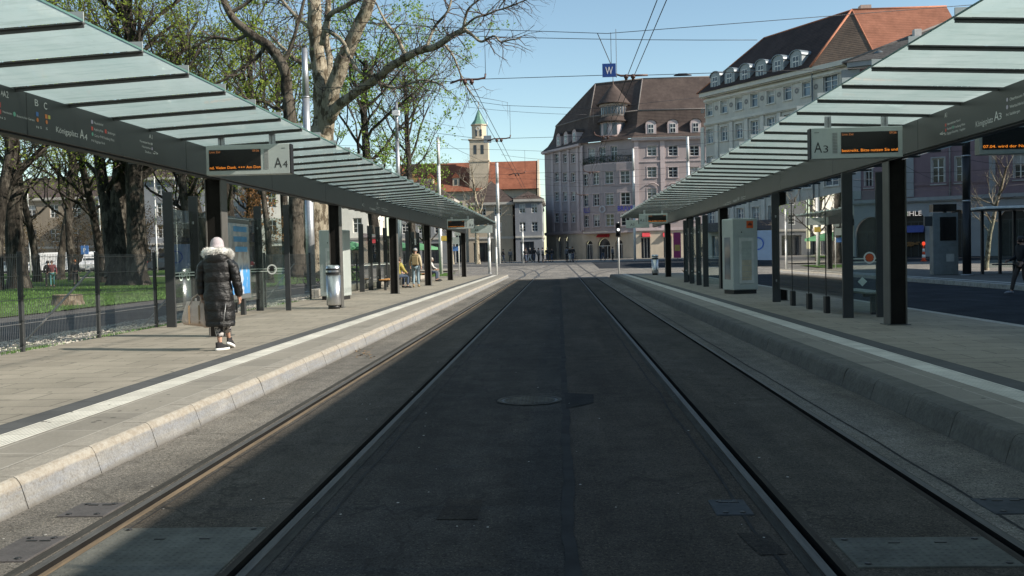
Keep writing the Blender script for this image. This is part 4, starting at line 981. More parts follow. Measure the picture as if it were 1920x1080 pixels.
# ================================================================== BUILDINGS
def tilemat(name, c0, c1, sc_=2.2, bump=.4):
    t = NT(name); v = t.pos(); sx = t.n('SeparateXYZ'); t.l(v, sx.inputs[0])
    wv = t.n('TexWave', bands_direction='Z'); wv.inputs['Scale'].default_value = 1.3; wv.inputs['Distortion'].default_value = .6; wv.inputs['Detail'].default_value = 2; t.l(v, wv.inputs[0])
    c = t.mix(t.ramp(t.noise(v, sc_, 6, .7), [(.3, 0), (.7, 1)]), c0, c1)
    c = t.mix(t.ramp(t.noise(t.pos((.5, .5, .15)), 1, 5, .7), [(.35, .6), (.6, 0)]), c, sc3(c0, .6))
    c = t.mix(1, c, t.ramp(wv.outputs['Fac'], [(0, .78), (.5, 1)]), 'MULTIPLY')
    t.princ(c, .85, 0, t.bump(wv.outputs['Fac'], bump, .05), Specular_IOR_Level=.2); return t.m
def plaster(name, c, var=.12, stain=.25):
    t = NT(name); v = t.pos(); k = t.mix(t.ramp(t.noise(v, .5, 6, .65), [(.3, 0), (.7, 1)]), sc3(c, 1-var), sc3(c, 1+var))
    k = t.mix(t.ramp(t.noise(t.pos((1.5, 1.5, .18)), 1.2, 6, .7), [(.3, stain), (.5, 0)]), k, sc3(c, .55))
    t.princ(k, .9, 0, t.bump(t.noise(v, 6, 4, .7), .15, .03), Specular_IOR_Level=.2); return t.m
TRIM = plaster('stone_trim', (.42, .4, .36))
WFR = M('window_frame_white', (.62, .62, .6), .5)
def facade(t, P0, P1, zb, zt, ops, mat, name='wall', depth=.22, winmat=WFR, panemat=PANE, trim=None, cross=True, curtains=True, seed=1):
    """wall with real openings; ops = (s0,s1,z0,z1,kind). windows become parts of t with the pane as their sub-part"""
    rnd = random.Random(seed)
    L = math.hypot(P1[0]-P0[0], P1[1]-P0[1]); u = Vector(((P1[0]-P0[0])/L, (P1[1]-P0[1])/L, 0)); n = Vector((u.y, -u.x, 0)); o = Vector((P0[0], P0[1], 0))
    def W(s, z, d=0): return o+u*s+Vector((0, 0, z))+n*d
    ss = sorted({0, L}|{min(max(q, 0), L) for op in ops for q in op[:2]}); zs = sorted({zb, zt}|{min(max(q, zb), zt) for op in ops for q in op[2:4]})
    mb = MB().mat(mat)
    for i in range(len(ss)-1):
        for j in range(len(zs)-1):
            a, b_, c, d = ss[i], ss[i+1], zs[j], zs[j+1]
            if b_-a < 1e-5 or d-c < 1e-5: continue
            ms, mz = (a+b_)/2, (c+d)/2
            if any(op[0] < ms < op[1] and op[2] < mz < op[3] for op in ops): continue
            mb.quad(W(a, c), W(b_, c), W(b_, d), W(a, d))
    for (a, b_, c, d, kind) in ops:
        if kind == 'arch':
            r = (b_-a)/2; zc = d-r; N = 10; arc = [((a+b_)/2-r*math.cos(PI*k/N), zc+r*math.sin(PI*k/N)) for k in range(N+1)]
            for k in range(N):
                (s1, z1), (s2, z2) = arc[k], arc[k+1]
                mb.quad(W(s1, z1), W(s2, z2), W(s2, d), W(s1, d)); mb.quad(W(s1, z1), W(s2, z2), W(s2, z2, -depth), W(s1, z1, -depth))
            mb.quad(W(a, c), W(a, zc), W(a, zc, -depth), W(a, c, -depth)); mb.quad(W(b_, c), W(b_, zc), W(b_, zc, -depth), W(b_, c, -depth))
        else:
            for (s1, z1, s2, z2) in ((a, c, a, d), (b_, c, b_, d), (a, d, b_, d), (a, c, b_, c)):
                mb.quad(W(s1, z1), W(s2, z2), W(s2, z2, -depth), W(s1, z1, -depth))
    wo = mb.build(name, None, t, fix=False)
    for (a, b_, c, d, kind) in ops:
        w_, h_ = b_-a, d-c
        fr = MB().mat(winmat); T = Matrix.Translation(W((a+b_)/2, c, -depth)) @ Matrix((u, -n, Vector((0, 0, 1)))).transposed().to_4x4()
        f = min(.09, w_*.09)
        if kind in ('win', 'win1'):
            fr.box(-w_/2, -w_/2+f, -.03, .06, 0, h_, T); fr.box(w_/2-f, w_/2, -.03, .06, 0, h_, T); fr.box(-w_/2+f, w_/2-f, -.03, .06, h_-f, h_, T); fr.box(-w_/2+f, w_/2-f, -.03, .06, 0, f, T)
            if cross:
                if kind == 'win': fr.box(-f*.55, f*.55, -.035, .05, f, h_-f, T)
                fr.box(-w_/2+f, w_/2-f, -.034, .05, h_*.62, h_*.62+f, T)
                if kind == 'win': fr.box(-w_/2+f, w_/2-f, -.028, .05, h_*.31, h_*.31+f*.5, T)
            if trim:
                fr.mat(trim); e = .12; dd = -depth
                fr.box(-w_/2-e, -w_/2-.002, dd-.05, dd+.02, -.02, h_+e, T); fr.box(w_/2+.002, w_/2+e, dd-.05, dd+.02, -.02, h_+e, T)
                fr.box(-w_/2, w_/2, dd-.05, dd+.02, h_+.002, h_+e, T); fr.box(-w_/2-e*1.5, w_/2+e*1.5, dd-.14, dd+.02, -.14, -.022, T)
            wn = fr.build('window', None, t)
            pb = MB().mat(panemat); pb.box(-w_/2+.01, w_/2-.01, .062, .07, .01, h_-.01, T)
            if curtains and rnd.random() < .25:
                pb.mat(M('curtain_white', (.42, .42, .4), .8)); k = rnd.uniform(.25, .6); pb.box(-w_/2+f, w_/2-f, .052, .058, h_*(1-k), h_-f, T)
            pb.build('pane', None, wn)
        else:
            z_ = h_-w_/2 if kind == 'arch' else h_
            fr.mat(DARK if kind != 'arch' else winmat)
            fr.box(-w_/2, w_/2, -.03, .05, z_-.05, z_+.06, T)
            for k in (-.5, -.17, .17, .5): fr.box(k*w_-.04, k*w_+.04, -.03, .05, 0, z_-.05, T)
            wn = fr.build('shop_window', None, t)
            pb = MB().mat(panemat)
            if kind == 'arch':
                r = w_/2; pts = [(-r, .07, 0)]+[(-r*math.cos(PI*k/10), .07, z_+r*math.sin(PI*k/10)) for k in range(11)]+[(r, .07, 0)]
                pb.add([T @ Vector(p) for p in pts], [list(range(len(pts)))], False)
            else: pb.box(-w_/2, w_/2, .06, .07, 0, h_, T)
            pb.build('pane', None, wn, fix=False)
    return W, u, n, L
def pxops(P0, P1, items, kind='win'):
    """items: (xc, wpx, ytop, ybot) measured on the facade"""
    out = []
    for it in items:
        xc, wp, ya, yb = it[:4]; k = it[4] if len(it) > 4 else kind
        s0 = onwall(xc-wp/2, (ya+yb)/2, P0, P1)[0]; s1 = onwall(xc+wp/2, (ya+yb)/2, P0, P1)[0]; z1 = onwall(xc, ya, P0, P1)[1]; z0 = onwall(xc, yb, P0, P1)[1]
        out.append((s0, s1, z0, z1, k))
    return out
def band(t, P0, P1, z0, z1, d, mat, name='cornice', ext=.0):
    L = math.hypot(P1[0]-P0[0], P1[1]-P0[1]); u = Vector(((P1[0]-P0[0])/L, (P1[1]-P0[1])/L, 0)); n = Vector((u.y, -u.x, 0))
    T = Matrix.Translation((P0[0], P0[1], 0)) @ Matrix((u, -n, Vector((0, 0, 1)))).transposed().to_4x4()
    b = MB(); b.box(-ext, L+ext, -d, .02, z0, z1, T); b.box(-ext, L+ext, -d*.6, .015, z0-.12, z0, T); return b.build(name, mat, t)
def pt(P0, P1, s, d, z):
    L = math.hypot(P1[0]-P0[0], P1[1]-P0[1]); u = ((P1[0]-P0[0])/L, (P1[1]-P0[1])/L); return Vector((P0[0]+u[0]*s+u[1]*d, P0[1]+u[1]*s-u[0]*d, z))
# ---------- mauve corner building
MAU = plaster('mauve_plaster', (.35, .295, .29)); MAUD = plaster('mauve_trim', (.48, .40, .395)); CRS = plaster('cream_stone', (.5, .43, .34))
ROOFB = tilemat('brown_roof_tiles', (.075, .055, .05), (.115, .088, .075)); ROOFR = tilemat('orange_roof_tiles', (.28, .115, .07), (.35, .15, .095)); ROOFR2 = tilemat('red_church_tiles', (.24, .085, .05), (.33, .13, .075)); ROOFD = tilemat('slate_brown_tiles', (.05, .035, .032), (.08, .055, .048))
t = thing('corner_building', 'mauve corner building with conical turret and dark mansard roof', 'building')
KB = 1.2
def kz(z): return 1.57+(z-1.57)*KB
A, B_, C, D = (-2.16, 168.7), (3.84, 157.8), (12.0, 152.4), (27.6, 152.4); zg, ze = .3, kz(16.45)
rows = ((273, 292), (313, 332.5), (353, 373), (394, 413))
ops = pxops(C, D, [(x, 17.5, a, b) for x in (1222.5, 1262, 1302) for a, b in rows])
ops += pxops(C, D, [(1211, 17, 437, 486, 'arch'), (1252, 15, 437, 486, 'arch'), (1290, 15, 437, 486, 'arch')])
GS = onwall(1200, 431, C, D)[1]
W1, u1, n1, L1_ = facade(t, C, D, GS+.25, ze, [o for o in ops if o[4] == 'win'], MAU, trim=MAUD, seed=4)
facade(t, C, D, zg, GS-.15, [o for o in ops if o[4] == 'arch'], CRS, depth=.5)
band(t, C, D, GS-.15, GS+.25, .25, MAUD, 'string_course', .2); band(t, C, D, ze-.35, ze, .55, MAUD, 'eaves_cornice', .3); band(t, C, D, onwall(1240, 303, C, D)[1], onwall(1240, 301, C, D)[1], .12, MAUD, 'string_course')
ops = pxops(A, B_, [(x, 8, a, b) for x in (1044, 1059.5, 1075) for a, b in ((288, 305), (324, 341), (360, 377), (400, 417))])
ao = pxops(A, B_, [(1030, 11, 443, 486, 'arch'), (1048, 9, 443, 486, 'arch'), (1062, 9, 443, 486, 'arch'), (1084, 15, 441, 486, 'arch')])
facade(t, A, B_, GS+.25, ze, [o for o in ops], MAU, trim=MAUD, seed=5); facade(t, A, B_, zg, GS-.15, [o for o in ao if o[0] > .1 and o[1] < 10.3], CRS, depth=.5)
band(t, A, B_, GS-.15, GS+.25, .25, MAUD, 'string_course', .2); band(t, A, B_, ze-.35, ze, .55, MAUD, 'eaves_cornice', .3)
# pilasters on the two long faces
for (P0, P1, xs_) in ((A, B_, (1037, 1051.5, 1067, 1084, 1092)), (C, D, (1194, 1243))):
    for x in xs_:
        s = onwall(x, 350, P0, P1)[0]; q = MB(); q.prism([pt(P0, P1, s-.35, .002, GS+.25), pt(P0, P1, s+.35, .002, GS+.25), pt(P0, P1, s+.35, .14, GS+.25), pt(P0, P1, s-.35, .14, GS+.25)], (0, 0, ze-.36-GS-.25)); q.build('pilaster', MAUD, t)
ws_, zz_ = onwall(1222.5, 353, C, D)
for x in (1222.5, 1262, 1302):   # curved pediments over the third row
    s, z = onwall(x, 350, C, D); q = MB(); N = 8
    pts = [pt(C, D, s-1.0+2*k/N, .18, z+.12+.5*math.sin(PI*k/N)) for k in range(N+1)]; q.tube(pts, .09, 5); q.build('pediment', MAUD, t)
# chamfered corner: recessed top floor with a balcony, curved bay below
Lc = math.hypot(C[0]-B_[0], C[1]-B_[1]); ZB = kz(13.3)
facade(t, B_, C, ZB-.2, ze, [(1.5, 2.8, ZB+.6, ze-.9, 'win'), (3.6, 4.8, ZB+.1, ze-.9, 'win'), (5.7, 6.9, ZB+.6, ze-.9, 'win')], MAU, trim=MAUD)
facade(t, B_, C, zg, GS-.15, [(.7, 2.0, zg, zg+3.3, 'arch'), (2.9, 5.3, zg, zg+3.6, 'arch'), (6.2, 7.6, zg, zg+3.3, 'arch')], CRS, depth=.5)
NB = 4; segs = [pt(B_, C, Lc*k/NB, 1.6*math.sin(PI*k/NB), 0) for k in range(NB+1)]
for k in range(NB):
    Lk = (segs[k+1]-segs[k]).length; wv_ = min(1.55, Lk*.55); o_ = []
    for zc in (5.4, 8.15, 11.0): o_.append(((Lk-wv_)/2, (Lk+wv_)/2, kz(zc-.3), kz(zc+1.3), 'win'))
    facade(t, segs[k][:2], segs[k+1][:2], GS-.1, ZB, o_, MAU, name='bay_wall', trim=MAUD, seed=20+k)
q = MB(); base = [Vector((p.x, p.y, ZB)) for p in segs]+[Vector((B_[0]+1, B_[1]+.8, ZB)), Vector((B_[0], B_[1], ZB))][:1]; q.prism([Vector((p.x, p.y, ZB)) for p in segs], (0, 0, .22)); q.build('bay_slab', MAUD, t); q = MB(); q.prism([Vector((p.x, p.y, GS-.35)) for p in segs], (0, 0, .24)); q.build('bay_slab', MAUD, t)
q = MB(); 
for k in range(NB):
    for j in range(7):
        p = segs[k].lerp(segs[k+1], j/7); q.cyl((p.x, p.y), .04, ZB+.22, ZB+1.2, 5)
    a_, b2 = segs[k], segs[k+1]; q.tube([(a_.x, a_.y, ZB+1.2), (b2.x, b2.y, ZB+1.2)], .06, 5)
q.build('balcony_railing', DARK, t)
rnd = random.Random(3); q = MB()
for i in range(900):
    k = rnd.randrange(NB); p = segs[k].lerp(segs[k+1], rnd.random()); c_ = Vector((p.x+rnd.gauss(0, .15), p.y+.25+rnd.gauss(0, .15), ZB+.7+rnd.gauss(0, .35)*(1.6 if k == 3 else 1))); q.add([c_+Vector((rnd.uniform(-.14, .14), rnd.uniform(-.14, .14), rnd.uniform(-.14, .14))) for _ in range(3)], [(0, 1, 2)], False)
q.build('balcony_plants', M('balcony_green', (.035, .06, .025), .8), t, fix=False)
# roof: mansard skirt and steep upper roof
zm, zr = kz(20.3), kz(25.2)
def inset(p, dx, dy): return (p[0]+dx, p[1]+dy)
E_ = [(-2.8, 169.4), (3.6, 157.1), (11.8, 151.7), (28.3, 151.7)]; I_ = [(-.1, 170.4), (5.5, 159.8), (13.0, 154.3), (28.3, 154.3)]
R1_, R2_, R3_ = (6.7, 162.7, zr), (14.3, 159.8, zr+.1), (28.3, 159.8, zr+.1)
q = MB()
for k in range(3):
    a_, b2, c2, d2 = E_[k], E_[k+1], I_[k+1], I_[k]
    m1 = lambda e, i_, f, z: Vector((e[0]+(i_[0]-e[0])*f, e[1]+(i_[1]-e[1])*f, z))
    z1_ = ze+.0; lv = [(0, z1_), (.45, z1_+1.0), (.8, z1_+2.4), (1, zm)]
    for (f0, za), (f1, zb_) in zip(lv[:-1], lv[1:]): q.quad(m1(a_, d2, f0, za), m1(b2, c2, f0, za), m1(b2, c2, f1, zb_), m1(a_, d2, f1, zb_))
I3 = [Vector((*p, zm)) for p in I_]
q.quad(I3[0], I3[1], Vector(R1_), Vector((6.7, 175, zr-2))); q.add([I3[1], I3[2], Vector(R2_), Vector(R1_)], [(0, 1, 2, 3)]); q.quad(I3[2], I3[3], Vector(R3_), Vector(R2_))
q.add([Vector(R1_), Vector(R2_), Vector((14.3, 167, 24)), Vector((6.7, 175, 24))], [(0, 1, 2, 3)]); q.quad(Vector(R2_), Vector(R3_), Vector((28.3, 167, 23)), Vector((14.3, 167, 23)))
q.build('roof', ROOFB, t, fix=False)
q = MB()
for a_, b2 in ((R1_, I3[1]), (R2_, I3[2]), (R1_, R2_), (R2_, R3_), (I3[1], I3[2]), (I3[2], I3[3]), (I3[0], I3[1]), (I3[0], R1_)): q.tube([a_, b2], .12, 5)
q.build('ridge_tiles', M('ridge_tile_grey', (.16, .14, .13), .8), t)
q = MB(); q.box(9, 27.4, 164, 176, 0, 18.5); q.build('rear_block', MAU, t)
def dormer(t, c, w_, h_, dirv, roofm, wallm, deep=2.2, round_=True):
    u = Vector((-dirv[1], dirv[0], 0)); T = Matrix.Translation(c) @ Matrix((u, -Vector((*dirv, 0)), Vector((0, 0, 1)))).transposed().to_4x4()
    # local: x across, y into the roof, z up
    q = MB().mat(wallm); N = 10; prof = [(-w_/2, 0)]+[(-w_/2*math.cos(PI*k/N), h_-w_/2*.6+w_/2*.75*math.sin(PI*k/N)) for k in range(N+1)]+[(w_/2, 0)]
    q.rings([[T @ Vector((x, yy, z)) for x, z in prof] for yy in (0, deep)], True, False)
    q.mat(roofm); pr2 = [(x*1.12, z+.1) for x, z in prof[1:-1]]
    q.rings([[T @ Vector((x, yy, z)) for x, z in pr2]+[T @ Vector((x*.95, yy, z-.09)) for x, z in pr2[::-1]] for yy in (-.12, deep)], True, False)
    o = q.build('dormer', None, t)
    f = MB().mat(WFR); a = w_*.26; f.box(-a, a, -.05, -.005, h_*.18, h_*.78, T); f.mat(PANE)
    for k in (-1, 1):
        f.box(min(k*.05, k*(a-.06)), max(k*.05, k*(a-.06)), -.06, -.052, h_*.2, h_*.46, T); f.box(min(k*.05, k*(a-.06)), max(k*.05, k*(a-.06)), -.06, -.052, h_*.52, h_*.74, T)
    f.build('window', None, o)
for x in (1221, 1262, 1305):
    s, z = onwall(x, 257, C, D); dormer(t, Vector((C[0]+s, 152.5, kz(16.75))), 1.65, 2.35, (0, -1), ROOFB, MAUD)
ul = Vector((B_[0]-A[0], B_[1]-A[1])).normalized(); nl = (ul.y, -ul.x)
for x in (1044, 1058, 1074):
    s, z = onwall(x, 262, A, B_); p = pt(A, B_, s, -.3, kz(16.7)); dormer(t, p, 1.45, 2.3, nl, ROOFB, MAUD)
# turret
q = MB(); tc = Vector((9.3, 156.7, 0)); RT = 2.2
tw = thing('t', None, None) if False else None
q.lathe([(kz(16.3), RT*.9), (kz(16.7), RT*1.02), (kz(19.2), RT*.98), (kz(19.25), RT*.9), (kz(19.9), RT*.9)], (tc.x, tc.y, 0), 28); ob = q.build('turret', MAUD, t)
q = MB(); q.lathe([(kz(19.0), RT*1.25), (kz(19.15), RT*1.2), (kz(19.75), RT*.96), (kz(19.8), RT*.8)], (tc.x, tc.y, 0), 28); q.build('turret_skirt', ROOFB, ob)
q = MB(); q.lathe([(kz(19.8), RT*.92), (kz(21.25), RT*.92)], (tc.x, tc.y, 0), 28); q.lathe([(kz(21.2), RT*1.05), (kz(21.45), RT*1.05)], (tc.x, tc.y, 0), 28); q.build('turret_band', M('turret_cream', (.36, .32, .3), .8), ob)
for z0_, z1_, r_, n_, w_ in ((kz(20.05), kz(21.0), RT*.93, 22, .36), (kz(17.3), kz(18.8), RT*1.02, 9, .74)):
    for k in range(n_):
        a = -PI/2+(k-n_/2+.5)*(.27 if n_ > 10 else .72); 
        if not (-PI < a < 0): continue
        q = MB(); q.box(-w_/2, w_/2, -r_-.04, -r_+.12, z0_, z1_, Matrix.Translation((tc.x, tc.y, 0)) @ Matrix.Rotation(a+PI/2, 4, 'Z')); q.build('turret_window', M('turret_pane', (.05, .06, .075), .2), ob)
q = MB(); q.lathe([(kz(21.42), RT*1.28), (kz(21.6), RT*1.2), (kz(22.3), RT*.9), (kz(23.4), RT*.45), (kz(24.2), .14), (kz(25.0), .02)], (tc.x, tc.y, 0), 28); q.build('turret_cone', ROOFB, ob)
q = MB(); q.cyl((tc.x, tc.y), .05, kz(24.9), kz(26.6), 6); q.build('finial', STEEL, ob)
# awnings, wall lettering
for k, txt in ((0, 'HILLS'), (3, 'BRAVE')):
    a_, b2 = segs[k], segs[k+1]; u_ = (b2-a_).normalized(); n_ = Vector((u_.y, -u_.x, 0)); Lk = (b2-a_).length
    q = MB().mat(M('facade_blue_letters', (.04, .04, .38), .5)); add_text(q, txt, a_+u_*.12+n_*.12+Vector((0, 0, kz(7.02))), u_, (0, 0, 1), .85, Lk-.25); q.build('wall_lettering', None, t, fix=False)
q = MB(); mid = segs[2]; ring_geo(q, (mid.x, mid.y-.15, kz(7.35)), (.83, -.55, 0), (0, 0, 1), .36, .6); q.build('wall_emblem', M('emblem_grey', (.4, .4, .42), .6), t, fix=False)
q = MB(); s, z = onwall(1065, 336.5, A, B_); s0 = onwall(1047, 348, A, B_)[0]; s1 = onwall(1071, 348, A, B_)[0]
add_text(q, 'GOLD BANK', pt(A, B_, s0, .05, onwall(1055, 351, A, B_)[1]), (pt(A, B_, 1, 0, 0)-pt(A, B_, 0, 0, 0)), (0, 0, 1), .35, s1-s0); q.build('wall_lettering', M('letters_pale', (.4, .36, .42), .6), t, fix=False)
for x, c_ in ((1211, (.5, .04, .05)), (1250, (.5, .04, .05))):
    s = onwall(x, 440, C, D)[0]; q = MB(); zz = onwall(x, 444, C, D)[1]; q.prism([pt(C, D, s-.6, .02, zz), pt(C, D, s-.6, .02, zz+.7), pt(C, D, s-.6, .5, zz)], pt(C, D, 1.2, 0, 0)-pt(C, D, 0, 0, 0)); q.build('awning', M('awning_red', c_, .7), t)
q = MB(); s = onwall(1140, 446, B_, C)[0]; q.prism([pt(B_, C, 3, .02, 4.1), pt(B_, C, 3, .02, 4.6), pt(B_, C, 3, .6, 4.1)], pt(B_, C, 2.2, 0, 0)-pt(B_, C, 0, 0, 0)); q.build('awning', M('awning_red', ()), t)
# ---------- cream building with round dormers
t = thing('long_building', 'pale grey building with seven round dormers and tall brown roof', 'building')
P0, P1 = (19.0, 124.0), (31.7, 103.8); ze = 21.5; CRM = plaster('pale_render', (.53, .505, .45)); CRM2 = plaster('pale_render_trim', (.6, .57, .51))
s7 = [onwall(x, 190, P0, P1)[0] for x in (1330, 1357, 1385, 1414, 1445, 1477, 1512)]; sL = onwall(1557, 165, P0, P1)[0]
ops = []
for j in range(5):
    zc = 18.6-3.42*j
    for s in s7: ops.append((s-.62, s+.62, zc, zc+1.75 if j else zc+1.55, 'win1' if j == 0 else 'win'))
    ops.append((sL-1.0, sL+1.0, zc, zc+1.75, 'win'))
ops += [(.8+4.6*k, 4.6+4.6*k, .3, 3.4, 'shop') for k in range(5)]
facade(t, P0, P1, 0, ze, ops, CRM, trim=CRM2, panemat=PANEB, seed=8)
band(t, P0, P1, ze-.5, ze, .75, CRM2, 'eaves_cornice', .3); band(t, P0, P1, ze-1.1, ze-.85, .3, CRM2, 'string_course'); band(t, P0, P1, 17.45, 17.8, .3, CRM2, 'string_course'); band(t, P0, P1, 4.6, 5.0, .3, CRM2, 'string_course')
q = MB(); q.prism([pt(P0, P1, .2, .01, 3.9), pt(P0, P1, 23.6, .01, 3.9), pt(P0, P1, 23.6, 1.2, 3.9), pt(P0, P1, .2, 1.2, 3.9)], (0, 0, 1.1)); q.build('shop_fascia', M('fascia_navy', (.02, .024, .045), .5), t)
sp = [(s7[i]+s7[i+1])/2 for i in range(6)]+[(s7[6]+sL)/2-.3, s7[0]-1.3]
for s in sp:
    q = MB(); q.prism([pt(P0, P1, s-.3, .002, 5), pt(P0, P1, s+.3, .002, 5), pt(P0, P1, s+.3, .16, 5), pt(P0, P1, s-.3, .16, 5)], (0, 0, 12.3)); q.build('pilaster', CRM2, t)
    q = MB(); p = pt(P0, P1, s, .03, 19.4); u_ = (pt(P0, P1, 1, 0, 0)-pt(P0, P1, 0, 0, 0)); ring_geo(q, p, u_, (0, 0, 1), .1, .32, 12); q.build('roundel', M('roundel_grey', (.22, .21, .2), .8), t, fix=False)
RL, RR = Vector((26.4, 123.5, 28.2)), Vector((33.8, 111.8, 28.5)); e0, e1 = pt(P0, P1, -.6, .9, ze), pt(P0, P1, onwall(1530, 118, P0, P1)[0], .9, ze)
q = MB(); q.quad(e0, e1, RR, RL); q.add([e0, RL, Vector((32, 130, ze))], [(0, 1, 2)]); q.build('roof', ROOFD, t, fix=False)
q = MB(); pb_ = Vector((34.2, 104.4, ze-.2)); q.add([e1, pb_, RR], [(0, 1, 2)]); q.build('hip_face', tilemat('weathered_tiles', (.12, .09, .07), (.2, .14, .1)), t, fix=False)
q = MB(); q.quad(pb_, Vector((44.3, 104.4, ze-.2)), Vector((44.3, 111.8, 28.5)), RR); q.quad(RR, Vector((44.3, 111.8, 28.5)), Vector((44.3, 119, 21)), Vector((36, 119, 21))); q.build('rear_roof', ROOFR, t, fix=False)
q = MB(); q.tube([e1, RR], .14, 5); q.tube([RR, Vector((44.3, 111.8, 28.5))], .14, 5); q.tube([RL, RR], .1, 5); q.tube([e0, RL], .1, 5); q.tube([pb_, RR], .08, 5); q.build('ridge_tiles', M('ridge_tile_orange', (.4, .15, .08), .8), t)
q = MB(); q.quad(Vector((31.7, 103.8, 0)), Vector((50, 104.6, 0)), Vector((50, 104.6, ze)), Vector((31.7, 103.8, ze))); q.quad(Vector((19, 124, 0)), Vector((32, 131, 0)), Vector((32, 131, ze)), Vector((19, 124, ze))); q.build('side_wall', CRM, t, fix=False)
uu = (pt(P0, P1, 1, 0, 0)-pt(P0, P1, 0, 0, 0)); nn = (uu.y, -uu.x)
LEAD = M('lead_sheet', (.17, .2, .22), .5, .3, .15, 4)
for x in (1345, 1372, 1401, 1431, 1463, 1497):
    s = onwall(x, 150, P0, P1)[0]; dormer(t, pt(P0, P1, s, .35, ze+.05), 1.75, 2.15, nn, LEAD, M('dormer_lead', (.26, .29, .3), .5))
q = MB(); pz = onwall(1528, 330, P0, P1)[0]; q.tube([pt(P0, P1, pz, .25, 3), pt(P0, P1, pz, .25, ze-.4)], .08, 6); q.build('downpipe', LEAD, t)
q = MB(); q.box(35, 36.2, 112.5, 113.5, 26, 29.2); q.build('chimney', M('chimney_pink', (.45, .33, .28), .8), t)
# ---------- mauve building with bakery arches
t = thing('arched_building', 'shaded mauve building with pale arched ground floor and bakery', 'building')
P0, P1 = (30.3, 100.2), (54.3, 87.2); ze = 20.3; MV2 = plaster('dusky_mauve', (.22, .16, .18)); GB = plaster('grey_blue_render', (.30, .31, .32)); Lm = math.hypot(24.3, 13)
def S(x, y=380): return onwall(x, y, P0, P1)[0]
zc1 = onwall(1690, 372, P0, P1)[1]
wx = [(1629, 13), (1670, 20), (1759.5, 23), (1804, 23), (1914, 24), (1970, 25), (2040, 26)]
ops = []
for (x, w_) in wx[:5]:
    s0, s1 = S(x-w_/2), S(x+w_/2); zb_, zt_ = onwall(x, 364, P0, P1)[1], onwall(x, 316, P0, P1)[1]
    for j in range(3): ops.append((s0, s1, 7.6+4.3*j, 7.6+4.3*j+zt_-zb_, 'win'))
facade(t, P0, P1, zc1, ze, ops, MV2, trim=M('trim_pale', (.34, .34, .33), .8), panemat=PANE, seed=9)
SHOPP = M('shop_interior_dark', (.018, .017, .016), .4, 0, .5, 1.5, spec=.35)
gf = [(S(1633)-1.5, S(1633)+1.5, .4, 4.6, 'arch'), (S(1692), S(1734), .4, 5.0, 'arch'), (S(1775), S(1815), .4, 5.0, 'arch'), (S(1875), S(1925), .4, 5.0, 'arch')]
facade(t, P0, P1, 0, zc1-.35, gf, GB, depth=.6, winmat=DARK, panemat=SHOPP)
band(t, P0, P1, zc1-.35, zc1, .35, GB, 'string_course', .3); band(t, P0, P1, ze-.5, ze, .8, GB, 'eaves_cornice', .4); band(t, P0, P1, zc1+1.2, zc1+1.4, .12, MV2, 'sill_course')
for x, w_, z0_ in ((1706.5, 15, zc1+.1), (1861, 12, zc1+.1), (1598, 34, zc1+.1)):
    s0, s1 = S(x-w_/2), S(x+w_/2); q = MB(); q.prism([pt(P0, P1, s0, .003, z0_), pt(P0, P1, s1, .003, z0_), pt(P0, P1, s1, .18, z0_), pt(P0, P1, s0, .18, z0_)], (0, 0, ze-.6-z0_)); q.build('pilaster', GB, t)
q = MB(); s = S(1782); q.tube([pt(P0, P1, s, .2, zc1), pt(P0, P1, s, .2, ze)], .09, 6); q.build('downpipe', M('downpipe_grey', (.3, .3, .33), .5), t)
q = MB(); add_text(q, 'IHLE', pt(P0, P1, S(1702), .12, onwall(1705, 405, P0, P1)[1]), uu*0+(pt(P0, P1, 1, 0, 0)-pt(P0, P1, 0, 0, 0)), (0, 0, 1), .5, S(1728)-S(1702)); q.build('shop_lettering', emit('shop_letters', (1, .95, .9), .35), t, fix=False)
q = MB(); ring_geo(q, pt(P0, P1, S(1697), .12, onwall(1697, 401, P0, P1)[1]), pt(P0, P1, 1, 0, 0)-pt(P0, P1, 0, 0, 0), (0, 0, 1), .0, .28, 14); q.build('shop_emblem', M('emblem_olive', (.3, .32, .12), .6), t, fix=False)
q = MB(); zz = onwall(1712, 436, P0, P1)[1]; q.prism([pt(P0, P1, S(1693), .02, zz), pt(P0, P1, S(1693), .02, zz+.7), pt(P0, P1, S(1693), .9, zz)], pt(P0, P1, S(1733)-S(1693), 0, 0)-pt(P0, P1, 0, 0, 0)); q.build('awning', M('awning_blue', (.06, .08, .25), .7), t)
q = MB(); rnd = random.Random(8); zz = onwall(1712, 462, P0, P1)[1]
for i in range(40): c_ = pt(P0, P1, rnd.uniform(S(1694), S(1732)), -.35, zz+rnd.uniform(0, .35)); q.box(c_.x-.1, c_.x+.1, c_.y-.1, c_.y+.1, c_.z, c_.z+.12)
q.build('bakery_display', M('bread_brown', (.3, .16, .06), .7), t)
q = MB(); e0, e1 = pt(P0, P1, -.8, .9, ze), pt(P0, P1, Lm, .9, ze); r0_, r1_ = pt(P0, P1, 9.5, -7.5, ze+4.9), pt(P0, P1, Lm, -7.5, ze+5.2)
q.quad(e0, e1, r1_, r0_); q.add([e0, r0_, pt(P0, P1, -.8, -14, ze)], [(0, 1, 2)]); q.build('roof', tilemat('patterned_grey_tiles', (.07, .065, .06), (.16, .15, .14), 6), t, fix=False)
q = MB(); q.tube([e0, r0_], .16, 5); q.build('ridge_tiles', M('ridge_tile_grey', ()), t)
q = MB(); a_ = pt(P0, P1, 0, 0, 0); b2 = pt(P0, P1, 0, -14, 0); q.quad(a_, b2, b2+Vector((0, 0, ze)), a_+Vector((0, 0, ze))); q.build('side_wall', MV2, t, fix=False)
